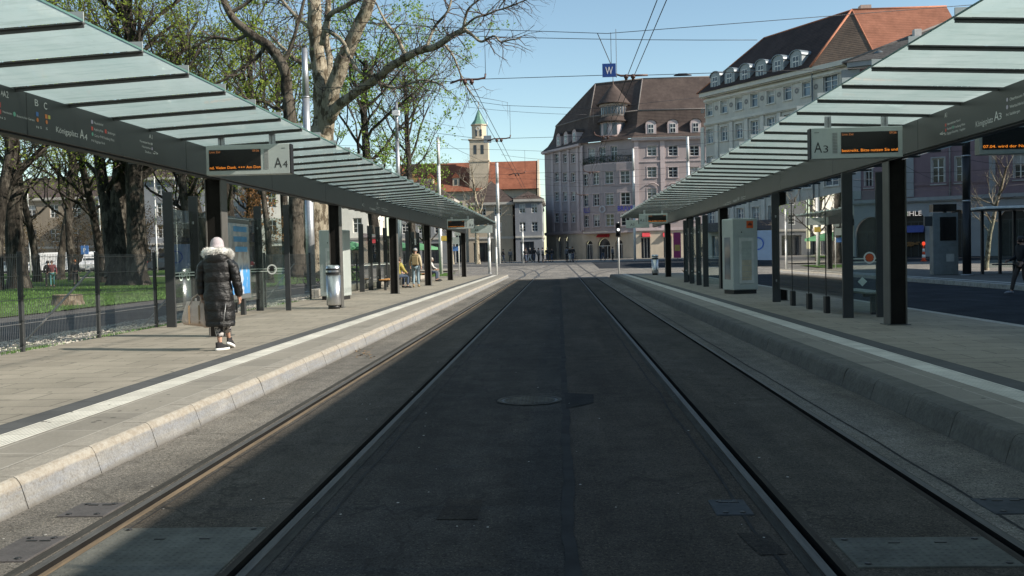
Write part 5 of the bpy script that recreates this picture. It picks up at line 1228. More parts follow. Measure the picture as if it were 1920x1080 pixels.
c_ = pt(P0, P1, 5.6, -3.6, ze+2.0); q = MB(); q.box(c_.x-.35, c_.x+.35, c_.y-.35, c_.y+.35, c_.z, c_.z+1.3); q.build('chimney', M('chimney_pale', (.5, .48, .46), .8), t)
c_ = pt(P0, P1, 2.4, -.6, ze+.5); q = MB(); q.tube([c_, c_+Vector((.9, 1.8, .3))], .6, 12); q.build('roof_hatch', LEAD, t)
# ---------- buildings on the right, beyond the picture edge, that shade the stop
def plain_block(name, lbl, x0, x1, y0, y1, z, col, floors, roofc=None, face='w', win=(1.3, 1.9), sp_=3.4, zb=0, rh=3.5, shop=True, seed=1, cur=True):
    t = thing(name, lbl, 'building'); mt = plaster(lbl.replace(' ', '_')[:28], col); fh = (z-3.8)/max(floors, 1)
    def row(L):
        o = []; n_ = max(1, int(L/sp_)); off = (L-(n_-1)*sp_)/2
        for j in range(floors):
            for i in range(n_): s = off+i*sp_; o.append((s-win[0]/2, s+win[0]/2, zb+4.5+fh*j, zb+4.5+fh*j+min(win[1], fh-.9), 'win'))
        return o
    def g_(L): return [(k+.5, min(k+sp_*1.4, L-.4), zb+.1, zb+3.0, 'shop') for k in [i*sp_*1.55+.2 for i in range(int(L/(sp_*1.55)))] if min(k+sp_*1.4, L-.4)-k > 1.5] if shop else []
    for (A_, B2) in ((((x0, y0), (x1, y0)) , ((x0, y1), (x0, y0))) if face == 'w' else (((x0, y0), (x1, y0)), ((x1, y0), (x1, y1)))):
        L = math.hypot(B2[0]-A_[0], B2[1]-A_[1]); facade(t, A_, B2, zb-.3, zb+z, row(L)+g_(L), mt, trim=None, seed=seed, depth=.18, curtains=cur)
        band(t, A_, B2, zb+z-.35, zb+z, .4, TRIM, 'eaves_cornice', .2); band(t, A_, B2, zb+3.6, zb+3.85, .15, TRIM, 'string_course')
    q = MB(); xa, xb, ya, yb, zz = x0-.4, x1+.4, y0-.4, y1+.4, zb+z
    if (x1-x0) > (y1-y0): m_ = (ya+yb)/2; h = [(xa+rh, m_, zz+rh), (xb-rh, m_, zz+rh)]; q.quad((xa, ya, zz), (xb, ya, zz), h[1], h[0]); q.quad((xb, yb, zz), (xa, yb, zz), h[0], h[1]); q.add([(xa, yb, zz), (xa, ya, zz), h[0]], [(0, 1, 2)]); q.add([(xb, ya, zz), (xb, yb, zz), h[1]], [(0, 1, 2)])
    else: m_ = (xa+xb)/2; h = [(m_, ya+rh, zz+rh), (m_, yb-rh, zz+rh)]; q.quad((xa, yb, zz), (xa, ya, zz), h[0], h[1]); q.quad((xb, ya, zz), (xb, yb, zz), h[1], h[0]); q.add([(xa, ya, zz), (xb, ya, zz), h[0]], [(0, 1, 2)]); q.add([(xb, yb, zz), (xa, yb, zz), h[1]], [(0, 1, 2)])
    q.build('roof', roofc or ROOFB, t, fix=False)
    q = MB(); q.quad((x1, y1, zb-.3), (x0, y1, zb-.3), (x0, y1, zz), (x1, y1, zz)); s_ = x1 if face == 'w' else x0; q.quad((s_, y0, zb-.3), (s_, y1, zb-.3), (s_, y1, zz), (s_, y0, zz)); q.build('rear_wall', mt, t, fix=False)
    return t
plain_block('office_block', 'long grey office block to the right that shades the stop', 30.4, 46, -42, 55.5, 17.6, (.36, .34, .3), 4, rh=.4, sp_=4.2)
plain_block('side_block', 'tall block right of the bakery building', 47, 60, 73, 85, 24, (.3, .27, .25), 6, rh=1.5)
plain_block('office_block', 'long block closing the square behind the camera', -40, 95, -66, -52, 15, (.3, .28, .25), 4, rh=.4, sp_=6)  # unseen block added to keep the bright horizon out of the glass reflections
# ---------- across the park and along the far street
plain_block('park_house', 'cream house with white shop lettering left of the far platform posts', -40, -25.5, 128, 142, 11.2, (.78, .75, .66), 2, ROOFR2, 'e', zb=.5, win=(1.2, 2.0), sp_=2.9, seed=3, cur=False)
q = MB(); add_text(q, 'SCOUT', (-32.6, 127.85, 4.25), (1, 0, 0), (0, 0, 1), .6, 2.6); t_ = q.build('shop_sign', M('sign_white', (.75, .75, .73), .6), fix=False); tag(t_, 'white letters on the cream house front over green parasols', 'sign')
plain_block('park_house', 'grey house seen between the trees left of the plane tree', -62, -42, 132, 146, 13, (.25, .26, .27), 3, ROOFB, 'e', zb=.5, seed=4)
plain_block('park_house', 'sandy house behind the middle of the park', -84, -64, 138, 150, 11, (.26, .22, .17), 2, ROOFB, 'e', zb=.5, seed=5)
plain_block('park_house', 'white house at the left edge behind the park trees', -112, -87, 120, 136, 15, (.5, .47, .42), 3, ROOFB, 'e', zb=.5, seed=6)
plain_block('street_house', 'low dark grey house behind the bare tree', -24.5, -15.5, 140, 152, 9.5, (.2, .21, .22), 2, ROOFB, 'e', zb=.5, win=(1.0, 1.5), sp_=2.4, seed=7)
plain_block('street_house', 'narrow beige house with small windows left of the mauve corner', -13.5, -6.8, 144, 156, 9.0, (.36, .31, .24), 2, ROOFB, 'e', zb=.5, win=(1.0, 1.5), sp_=2.3, seed=8)
plain_block('street_house', 'blue grey narrow house touching the mauve corner building', -6.4, -2.4, 143, 158, 9.3, (.2, .21, .23), 2, ROOFB, 'e', zb=.5, win=(.9, 1.4), sp_=1.8, rh=1.2, seed=9)
plain_block('street_house', 'grey house with gabled front behind the narrow ones', -9.4, -2.9, 161, 176, 9.2, (.24, .25, .26), 2, ROOFB, 'e', zb=.5, win=(1.0, 1.5), sp_=2.3, rh=1.6, seed=10)
plain_block('street_house', 'grey gabled house under the right church roof', -15, -6, 172, 184, 9.5, (.3, .3, .29), 2, ROOFD, 'e', zb=.5, seed=11)
# church
CHW = plaster('church_wall', (.5, .43, .33))
t = thing('church', 'church with red tiled roofs and green capped tower', 'church')
q = MB(); q.box(-34, -14, 203, 216, 0, 15.4); q.build('nave_wall', CHW, t); q = MB(); q.box(-14, -4.2, 188, 200, 0, 14.6); q.build('nave_wall', CHW, t)
q = MB(); q.prism([(-34.6, 202.2, 15.2), (-34.6, 209.5, 21.9), (-34.6, 216.8, 15.2)], (20.2, 0, 0)); q.build('roof', ROOFR2, t); q = MB(); q.prism([(-13.6, 187.2, 14.4), (-13.6, 194, 20.4), (-13.6, 200.8, 14.4)], (9.8, 0, 0)); q.build('roof', ROOFR2, t)
for x in (-27, -21.5):
    q = MB().mat(CHW); q.box(x-.7, x+.7, 203.6, 206, 16.2, 18.2); q.mat(ROOFR2); q.prism([(x-.9, 203.4, 18.2), (x, 203.4, 19.3), (x+.9, 203.4, 18.2)], (0, 3.6, 0)); q.mat(PANE); q.box(x-.3, x+.3, 203.56, 203.6, 16.7, 17.8); q.build('dormer', None, t)
q = MB(); q.box(-3.95, -3.6, 187.2, 201, 0, 14.5); q.prism([(-3.95, 187.0, 14.4), (-3.95, 194, 20.6), (-3.95, 201, 14.4)], (.35, 0, 0)); q.build('gable', CHW, t)
cx_, cyy = at(899, 280, 205).x, 205
def oct_(z, r, rot=0): return [(cx_+r*math.cos(R(22.5+45*k)), cyy+r*math.sin(R(22.5+45*k)), z) for k in range(8)]
q = MB(); q.box(cx_-2.05, cx_+2.05, cyy-2.05, cyy+2.05, 0, at(899, 303, 205).z)
z1_ = at(899, 303, 205).z; z2_ = at(899, 262, 205).z; z3_ = at(898, 234, 205).z; zt_ = at(898, 205, 205).z
q.box(cx_-1.95, cx_+1.95, cyy-1.95, cyy+1.95, z1_, z2_-.3); q.box(cx_-2.2, cx_+2.2, cyy-2.2, cyy+2.2, z1_-.2, z1_+.1); q.box(cx_-2.2, cx_+2.2, cyy-2.2, cyy+2.2, z2_-.3, z2_)
q.rings([oct_(z2_, 1.62), oct_(z3_-.2, 1.62)], True, False); q.rings([oct_(z3_-.2, 1.85), oct_(z3_, 1.85)], True, False); tw = q.build('tower', CHW, t)
q = MB(); q.rings([oct_(z3_, 1.75), oct_(z3_+1.0, 1.0), oct_(zt_-.8, .45), oct_(zt_, .08)], True, False); q.build('spire', M('copper_green', (.13, .26, .2), .6, 0, .25, 2), tw)
q = MB(); q.cyl((cx_, cyy), .06, zt_, zt_+1.6, 6); q.lathe([(zt_+1.3, .01), (zt_+1.5, .22), (zt_+1.7, .01)], (cx_, cyy, 0), 10); q.build('finial', M('gold_ball', (.7, .6, .4), .3, .8), tw)
q = MB()
for k in (-.75, .75): q.box(cx_+k-.3, cx_+k+.3, cyy-1.99, cyy-1.94, z1_+1.4, z1_+3.3)
for k in (-.5, .5): q.box(cx_+k-.2, cx_+k+.2, cyy-1.55, cyy-1.49, z2_+.6, z2_+2)
q.build('belfry_openings', PANE, tw)
q = MB(); ring_geo(q, (cx_-.1, cyy-1.56, z2_+2.2), (1, 0, 0), (0, 0, 1), .3, .45, 14); q.build('clock', M('clock_white', (.6, .6, .56), .6), tw, fix=False)
# far block closing the view at left horizon and more roofs
plain_block('far_block', 'dark building behind the shops at the end of the street', -30, -8, 222, 240, 15, (.25, .24, .23), 3, ROOFR2, 'e', zb=.5)
# ================================================================== TREES
def barkmat(name, c0, c1, c2, sc_=1.2, blotch=True):
    t = NT(name); v = t.pos(); vs = t.pos((1, 1, .35))
    c = t.mix(t.ramp(t.noise(vs, sc_*2.2, 6, .7), [(.3, 0), (.7, 1)]), c0, c1)
    if blotch: c = t.mix(t.ramp(t.noise(t.pos((1, 1, .5)), sc_*1.4, 4, .6), [(.5, 0), (.56, 1)]), c, c2)
    c = t.mix(1, c, t.ramp(t.noise(vs, 14, 5, .75), [(.3, .6), (.6, 1)]), 'MULTIPLY')
    rg = t.noise(t.pos((1, 1, .16)), 5.5, 5, .8); c = t.mix(1, c, t.ramp(rg, [(.38, .35), (.5, .85), (.62, 1.25)]), 'MULTIPLY') if not blotch or sc_ == 1.5 else c
    t.princ(c, .9, 0, t.bump(t.noise(t.pos((1, 1, .2)), 7, 6, .8), 1, .18), Specular_IOR_Level=.15); return t.m
BARK = barkmat('dark_bark', (.034, .029, .024), (.08, .07, .058), (.13, .115, .095), 1.5)
BARKP = barkmat('plane_bark', (.36, .31, .225), (.54, .475, .36), (.16, .13, .09), 1.9)
TWIG = M('twig_brown', (.085, .062, .052), .85, 0, .2, 2)
def leafmat(name, c0, c1):
    t = NT(name); inf = t.n('NewGeometry'); v = t.pos()
    c = t.mix(t.ramp(t.noise(v, .5, 4, .6), [(.35, 0), (.65, 1)]), c0, c1)
    c = t.mix(inf.outputs['Random Per Island'], t.mix(1, c, (.65, .7, .6), 'MULTIPLY'), c)
    d = t.n('BsdfDiffuse'); t.l(c, d.inputs[0]); tl = t.n('BsdfTranslucent'); t.l(c, tl.inputs[0])
    m_ = t.n('MixShader'); m_.inputs[0].default_value = .4; t.l(d.outputs[0], m_.inputs[1]); t.l(tl.outputs[0], m_.inputs[2]); t.l(m_.outputs[0], t.out.inputs[0]); return t.m
LEAF = leafmat('spring_leaf', (.2, .27, .045), (.33, .39, .085)); LEAF2 = leafmat('spring_leaf_bright', (.2, .34, .06), (.32, .44, .1))
class Tree:
    def __init__(s, seed): s.r = random.Random(seed); s.trunk = MB(); s.tw = MB(); s.lf = MB(); s.tips = []
    def path(s, p, d, L, r0_, r1_, n, wander, up=.0, mb=None, sides=7):
        pts = [Vector(p)]; rad = [r0_]; d = Vector(d).normalized()
        for i in range(n):
            d = (d+Vector((s.r.gauss(0, wander), s.r.gauss(0, wander), s.r.gauss(0, wander)+up))).normalized(); pts.append(pts[-1]+d*L/n); rad.append(r0_+(r1_-r0_)*(i+1)/n)
        (mb or s.trunk).tube(pts, rad, sides, False, True, .0); return pts, rad, d
    def twigs(s, pts, rad, lvl, L, leaf, dens=1.0, droop=0.0, size=.16):
        r = s.r; total = sum((pts[i+1]-pts[i]).length for i in range(len(pts)-1)); n = max(2, int(total*dens*(1.5 if lvl == 0 else 2.4)))
        for _ in range(n):
            f = r.uniform(.12 if lvl else .25, 1)*(len(pts)-1); i = min(int(f), len(pts)-2); p = pts[i].lerp(pts[i+1], f-i); ax = (pts[i+1]-pts[i]).normalized()
            side = Vector((r.gauss(0, 1), r.gauss(0, 1), r.gauss(0, .8))); side = (side-ax*side.dot(ax)).normalized()
            d = (ax*r.uniform(.3, .9)+side+Vector((0, 0, .25-droop))).normalized(); l = L*r.uniform(.5, 1.15)
            rr = min(rad[i]*.55, .035 if lvl == 0 else .014)
            if lvl == 0:
                q, qr, _ = s.path(p, d, l, rr, rr*.4, 4, .22, .04-droop*.2, s.tw, 4); s.twigs(q, qr, 1, L*.45, leaf, 1.0, droop, size)
            else:
                q, qr, _ = s.path(p, d, l, rr, rr*.35, 3, .25, .02-droop*.25, s.tw, 3)
                if leaf:
                    for k in range(leaf):
                        c = q[1+r.randrange(3)]+Vector((r.gauss(0, .075), r.gauss(0, .075), r.gauss(0, .075))); s.leaf(c, size*r.uniform(.45, 1.35))
    def leaf(s, c, a):
        r = s.r; u = Vector((r.gauss(0, 1), r.gauss(0, 1), r.gauss(0, 1))).normalized(); v = u.orthogonal().normalized(); v = (Matrix.Rotation(r.uniform(0, 6), 3, u) @ v)
        s.lf.add([c, c+u*a*.5+v*a*.32, c+u*a, c+u*a*.5-v*a*.32], [(0, 1, 2, 3)], False)
    def limb(s, p, d, L, r0_, lvl, leaf, maxl, dens, up=.06, spread=.75, size=.16, droop=0):
        n = 5 if lvl < 2 else 4; pts, rad, de = s.path(p, d, L, r0_, r0_*.5, n, .16, up, None, 7 if lvl == 0 else 5)
        if lvl >= maxl: s.twigs(pts, rad, 0, L*.5+.5, leaf, dens, droop, size); return
        kids_ = 3 if lvl == 0 else s.r.choice((2, 3)); 
        for k in range(kids_):
            f = s.r.uniform(.35, .95) if k else 1; i = min(int(f*n), n); ax = de
            side = Vector((s.r.gauss(0, 1), s.r.gauss(0, 1), s.r.gauss(0, .5))).normalized(); dd = (ax+side*spread+Vector((0, 0, .1))).normalized()
            s.limb(pts[i], dd, L*s.r.uniform(.55, .8), rad[i]*.65, lvl+1, leaf, maxl, dens, up, spread, size, droop)
        if lvl > 0: s.twigs(pts[2:], rad[2:], 0, L*.35+.4, leaf, dens*.6, droop, size)
    def meshes(s, bark, leafm):
        a = s.trunk.mat(bark).mesh('trunk') if False else None
        s.trunk.mats = [bark]; s.trunk.mi = [0]*len(s.trunk.f); s.tw.mats = [TWIG]; s.tw.mi = [0]*len(s.tw.f); s.lf.mats = [leafm]; s.lf.mi = [0]*len(s.lf.f)
        return s.trunk.mesh('trunk'), s.tw.mesh('twigs'), (s.lf.mesh('leaves') if s.lf.f else None)
def place_tree(name, lbl, cat, meshes, loc, rz=0, sc_=1, group=None):
    t = thing(name, lbl, cat, loc, rz, group); t.scale = (sc_,)*3 if isinstance(sc_, (int, float)) else sc_
    for nm, me in zip(('trunk', 'twigs', 'leaves'), meshes):
        if me is None: continue
        o = bpy.data.objects.new(nm, me); COL.objects.link(o); o.parent = t
    return t
def park_tree(seed, H=24, r0_=.62, fork=None, leaf=4, nl=9, crown0=.3, lean=.0, dens=1.0, leafm=None, size=.17, maxl=2, Lk=.24):
    T = Tree(seed); r = T.r; leafm = leafm or LEAF
    stems = [(Vector((0, 0, -.2)), Vector((lean, 0, 1)), H*.72, r0_)] if not fork else [(Vector((0, 0, -.2)), Vector((lean, .02, 1)), H*.7, r0_), (Vector((-.25, 0, .6)), Vector((fork, .05, 1)), H*.6, r0_*.72)]
    for (p, d, L, rr) in stems:
        pts = [p]; rad = [rr*1.5]; dd = d.normalized(); n = 10
        for i in range(n):
            dd = (dd+Vector((r.gauss(0, .05), r.gauss(0, .05), .03))).normalized(); pts.append(pts[-1]+dd*(L*(.05 if i == 0 else .95/9))); rad.append(rr*(1.08 if i == 0 else 1-.68*(i/n)**1.3))
        T.trunk.tube(pts, rad, 12, False, True, .12)
        for k in range(nl if not fork else int(nl*.65)):
            f = crown0+(1-crown0)*(k+.5)/(nl if not fork else int(nl*.65)); i = min(int(f*n), n-1); p0 = pts[i].lerp(pts[i+1], f*n-i)
            a = k*2.4+r.uniform(-.4, .4); el = .55+.75*f
            T.limb(p0, Vector((math.cos(a), math.sin(a), el)), H*Lk*(1.15-.5*f)*r.uniform(.8, 1.2), rad[i]*.42, 0, leaf, maxl, dens, .05, .75, size)
        T.twigs(pts[int(n*crown0):], rad[int(n*crown0):], 0, 1.5, leaf, .9, 0, size)
    return T
TA = park_tree(1, 27, .62, None, 4, 15, .36, dens=1.5, maxl=2).meshes(BARK, LEAF)
TB = park_tree(2, 24, .36, None, 3, 14, .33, dens=1.6).meshes(BARK, LEAF)
TC = park_tree(3, 27, .66, -.22, 4, 20, .36, dens=1.5).meshes(BARK, LEAF)
TD = park_tree(4, 15, .2, None, 5, 12, .42, dens=1.6, Lk=.2).meshes(BARK, LEAF)
def base(x, y, z=.2, Y=None):
    return gp(x, y, z) if Y is None else Vector((at(x, 500, Y).x, Y, .13+hz(0, Y)))
G = 'trees of the park left of the stop'
def pt_tree(lbl, me, x, Y, rz, sc_): b_ = base(x, 0, 0, Y); return place_tree('park_tree', lbl, 'tree', me, b_, rz, sc_, G)
pt_tree('dark forked old tree with two great stems, left of the walking woman', TC, 222, 64, 0, 1.0)
pt_tree('massive dark trunk just right of the forked old tree', TA, 257, 63, 1.1, 1.05)
pt_tree('thick dark trunk near the left picture edge, over the low stump', TA, 34, 60, 3.9, .95)
pt_tree('leaning trunk cut by the left picture edge', TB, -8, 56, 2.0, .95)
pt_tree('slender tree between the edge trunk and the paired thin trunks', TB, 70, 78, 5.0, .85)
pt_tree('left one of the paired thin trunks', TB, 112, 82, 1.6, .9)
pt_tree('right one of the paired thin trunks', TB, 137, 80, 2.7, 1.0)
pt_tree('slim tree behind the first shelter posts', TB, 338, 74, 0.6, .85)
pt_tree('dark slim trunk just left of the plane tree', TD, 506, 60, 3.0, (1.1, 1.1, 1.25))
pt_tree('middle sized tree behind the poster case', TA, 430, 84, 5.4, .85)
pt_tree('distant tree left of the poster case', TB, 395, 98, 4.4, .95)
pt_tree('distant tree at far left behind the benches', TB, 20, 105, 0.3, .9)
pt_tree('distant tree behind the plane tree', TA, 470, 116, 1.3, .75)
for i, (x, y, me, rz) in enumerate(((-24, 33, TA, 1), (-31, 20, TC, 2), (-23, 9, TB, 3), (-25, -6, TA, 4), (-35, 4, TB, 5), (-24, -20, TC, .4), (-33, -28, TA, 2.2))):  # trees added out of view to block sky light over the stop
    place_tree('park_tree', ['park tree just outside the left picture edge, nearest to the stump', 'forked park tree outside the left picture edge', 'park tree beside the fence left of the camera', 'park tree behind the camera by the fence', 'second row park tree left of the camera', 'forked park tree behind the camera', 'farthest park tree behind the camera'][i], 'tree', me, (x, y, .13), rz, .95, G)
for (x, Y, me, rz, sc_, lbl) in ((190, 72, TB, 5.1, .9, 'slim dark trunk touching the forked tree on its left'), (372, 66, TB, 3.4, .95, 'slim dark trunk hidden partly by the nearest black post'), (455, 70, TB, .2, 1.05, 'dark trunk between the poster case and the second screen post')):
    pt_tree(lbl, me, x, Y, rz, sc_)
# the leafy tree before the church roof
TE = park_tree(11, 20, .36, None, 7, 15, .3, dens=2.0, leafm=LEAF2, size=.16, lean=-.02, Lk=.25).meshes(BARK, LEAF2)
place_tree('lime_tree', 'bright green budding tree right of the slim mast, before the red roofs', 'tree', TE, base(708, 0, 0, 62), .9, 1.0)
TF = park_tree(12, 12, .2, None, 4, 12, .25, dens=1.7, leafm=LEAF2, size=.17, Lk=.3).meshes(BARK, LEAF2)
place_tree('lime_tree', 'smaller bright green tree lower right of the slim mast', 'tree', TF, base(800, 0, 0, 88), .9, 1.0)
TG = park_tree(13, 24, .34, None, 2, 14, .5, dens=2.3, leafm=LEAF, size=.15, Lk=.24).meshes(BARK, leafmat('brown_bud', (.17, .14, .06), (.24, .22, .08)))
place_tree('park_tree', 'tall brown budded tree rising behind the long plane tree limb', 'tree', TG, base(775, 0, 0, 84), 1.9, 1.0, G)
place_tree('park_tree', 'tall brown budded tree above the displays on the left canopy', 'tree', TG, base(540, 0, 0, 84), .4, 1.1, G)
# ---------- the great plane tree, limbs laid out in space after the photograph
def hand_tree(seed, name, lbl, Y, limbs, bark, leaf=0, dens=1.2, droop=.35, Lt=1.7, leafm=LEAF, loc_px=(590, 500), size=.12):
    T = Tree(seed); b0 = base(loc_px[0], 0, 0, Y)
    for (pts_, wpx, dens_k) in limbs:
        P = []; rad = []; n = len(pts_)
        for i, q in enumerate(pts_):
            dy = q[2] if len(q) > 2 else 0
            P.append(at(q[0], q[1], Y+dy)-b0); f = i/(n-1); rad.append((wpx[0]+(wpx[1]-wpx[0])*f)/2*Y/FPX)
        # smooth the path
        PP = []; RR = []
        for i in range(n-1):
            for k in range(4):
                tt = k/4; a, b_, c, d = P[max(i-1, 0)], P[i], P[i+1], P[min(i+2, n-1)]
                PP.append(.5*((2*b_)+(c-a)*tt+(2*a-5*b_+4*c-d)*tt*tt+(3*b_-a-3*c+d)*tt**3)); RR.append(rad[i]+(rad[i+1]-rad[i])*tt)
        PP.append(P[-1]); RR.append(rad[-1])
        for i in range(len(PP)): PP[i] = PP[i]+Vector((noise.noise(PP[i]*1.1+Vector((seed, 0, 0))), 0, noise.noise(PP[i]*1.1+Vector((0, seed, 9)))))*RR[i]*.35
        T.trunk.tube(PP, RR, 14 if wpx[0] > 20 else 7, True, True, .14)
        if dens_k: T.twigs(PP, RR, 0, Lt, leaf, dens*dens_k, droop, size)
    me = T.meshes(bark, leafm); return place_tree(name, lbl, 'tree', me, b0)
limbs = [([(590, 520), (590, 470), (591, 400), (598, 320), (603, 262), (607, 225)], (66, 40), 0),
         ([(596, 300), (606, 215), (600, 150), (592, 80), (588, 0), (584, -90, 1)], (36, 21), .5),
         ([(606, 262), (616, 200, -.6), (636, 130, -1.0), (662, 70, -1.4), (690, 10, -1.8), (715, -60, -2)], (33, 19), .5),
         ([(608, 200, .8), (618, 120, 1.2), (612, 70, 1.6), (618, -20, 2)], (15, 11), .5),
         ([(604, 85, -1), (617, 32, -1.4), (645, 14, -1.8), (685, -12, -2.2)], (11, 8), .7),
         ([(606, 52, -1.2), (640, 75, -1.8), (655, 105, -2.2), (672, 132, -2.5), (690, 143, -2.7), (703, 138, -2.8)], (9, 4), .6),
         ([(618, 225, -.6), (636, 196, -1), (668, 172, -1.5), (700, 152, -2), (735, 125, -3), (775, 100, -4), (820, 85, -5), (850, 66, -5.5), (872, 55, -6)], (20, 9), 1.3),
         ([(872, 55, -6), (886, 66, -6.3), (902, 78, -6.6), (915, 72, -6.8), (928, 68, -7), (938, 79, -7.2), (955, 75, -7.4), (976, 72, -7.6)], (5, 2.2), 1.5),
         ([(868, 56, -6), (872, 35, -6.2), (880, 15, -6.4), (900, -2, -6.6)], (5, 3), .7), ([(870, 50, -6), (890, 34, -6.5), (912, 28, -7), (930, 20, -7.5), (952, 14, -8), (985, 0, -8.5), (1010, -12, -9)], (4, 2), 1.9),
         ([(935, 15, -7.7), (945, 2, -8), (965, -20, -8.5), (1000, -15, -9)], (2.5, 1.5), 2), ([(760, 104, -3.5), (745, 70, -3), (722, 40, -3), (705, 5, -3)], (7, 3), 1.1), ([(800, 90, -4.5), (815, 50, -4.5), (840, 20, -5), (850, -20, -5)], (6, 3), 1.3), ([(830, 80, -5), (850, 105, -5), (868, 150, -5), (890, 185, -5)], (4, 2), 1.3),
         ([(700, 152, -2), (740, 165, -3), (790, 150, -4), (830, 160, -5)], (6, 3), 1.2), ([(596, 130, 0), (560, 115, 1), (530, 90, 2), (500, 60, 3)], (10, 5), 1.0), ([(592, 60, 0), (555, 30, 1), (520, -10, 2)], (9, 5), 1.0)]
hand_tree(21, 'plane_tree', 'great bare plane tree with pale forked trunk in the upper middle', 52, limbs, BARKP, 0, 2.2, .42, 1.7)
limbs = [([(556, 520), (556, 460), (556, 395), (550, 320), (545, 262), (543, 215), (538, 165), (528, 118), (500, 82), (468, 60), (438, 35), (415, -10), (405, -60)], (32, 11), .3),
         ([(528, 118), (545, 90), (560, 40), (575, -20)], (9, 5), 1.2), ([(500, 82), (480, 110), (450, 130), (420, 150), (380, 165)], (8, 4), 1.2), ([(540, 190), (520, 205), (490, 190), (450, 195)], (7, 4), 1.2), ([(468, 60), (440, 75), (400, 70), (360, 90)], (8, 4), 1.2), ([(430, 25), (470, 0), (500, -40)], (8, 4), 1.2)]
BARKQ = barkmat('crooked_bark', (.1, .085, .065), (.2, .175, .14), (.05, .042, .033), 1.6)
hand_tree(22, 'plane_tree', 'crooked pale limbed tree leaning left above the canopy', 50, limbs, BARKQ, 3, 1.6, .1, 1.6, loc_px=(556, 500))
# bare street trees
def bare(seed, H, r0_, dens=.9, nl=8, crown0=.35, maxl=2): T = park_tree(seed, H, r0_, None, 0, nl, crown0, dens=dens, maxl=maxl); return T.meshes(BARKP, LEAF)
TBR = bare(31, 11, .22, 2.2, 12); TBR2 = bare(33, 8, .14, .8)
b_ = base(896, 0, 0, 112); place_tree('street_tree', 'bare pale barked street tree below the church tower', 'tree', TBR, b_, 0, (1.25, 1.25, 1.3), 'bare street trees')
b_ = base(848, 0, 0, 118); place_tree('street_tree', 'bare street tree behind the end of the left canopy', 'tree', TBR, b_, 2, 1.0, 'bare street trees')
b_ = base(1848, 0, 0, 62); place_tree('street_tree', 'small bare dark tree before the mauve facade at the right edge', 'tree', bare(35, 8, .13, 1.0), b_, 2, 1.15, 'bare street trees')
place_tree('street_tree', 'pale forked young tree standing behind the glass shelter', 'tree', TBR2, base(1478, 0, 0, 78), 1, 1.0, 'bare street trees')
# twiggy shrubs and hedge at the far side of the park
TS = park_tree(41, 5, .09, None, 3, 12, .08, dens=2.0, Lk=.34, size=.13, leafm=leafmat('bud_brown', (.16, .12, .06), (.2, .17, .07))).meshes(BARK, leafmat('bud_brown_leaf', (.09, .06, .04), (.13, .1, .05)))
rnd = random.Random(77)
for i, (x, Y) in enumerate(((-20, 118), (25, 112), (60, 116), (118, 121), (150, 118), (205, 120), (240, 114), (275, 118), (330, 112), (385, 118), (420, 112), (500, 118))):
    o = place_tree('bare_shrub', 'brown twiggy shrub in the row along the far park edge', 'shrub', TS, base(x, 0, 0, Y), rnd.uniform(0, 6), rnd.uniform(1.0, 1.6), 'shrubs along the far park edge')
# leaf clumps near the first shelter: young orange leaved branch
TO = park_tree(43, 7, .08, None, 5, 8, .4, dens=1.3, Lk=.2, size=.15, leafm=None).meshes(BARK, leafmat('copper_leaf', (.45, .22, .1), (.55, .3, .16)))
place_tree('young_tree', 'young tree with coppery leaves behind the second shelter post', 'tree', TO, base(486, 0, 0, 66), 0, (1, 1, 1.25))
# stump
t = thing('tree_stump', 'low sawn tree stump on the sunny lawn', 'stump', (-17.6, 33.5, .13)); q = MB(); rr = []
for z, k in ((-.1, 1.25), (.05, 1.1), (.2, 1.0), (.38, .97)):
    rr.append([(.52*k*(1+.14*noise.noise(Vector((math.cos(a)*1.5, math.sin(a)*1.5, 7))))*math.cos(a), .45*k*(1+.14*noise.noise(Vector((math.cos(a)*1.5, math.sin(a)*1.5, 7))))*math.sin(a), z) for a in [2*PI*j/24 for j in range(24)]])
q.mat(barkmat('stump_bark', (.16, .12, .08), (.3, .24, .17), (.4, .33, .25), 3)); q.rings(rr, False); q.build('bark', None, t, fix=False)
q = MB(); q.add([(x*.97, y*.97, .385) for x, y, z in rr[-1]], [list(range(24))], False); q.build('cut_face', M('cut_wood', (.4, .3, .2), .8, 0, .2, 8), t, fix=False)
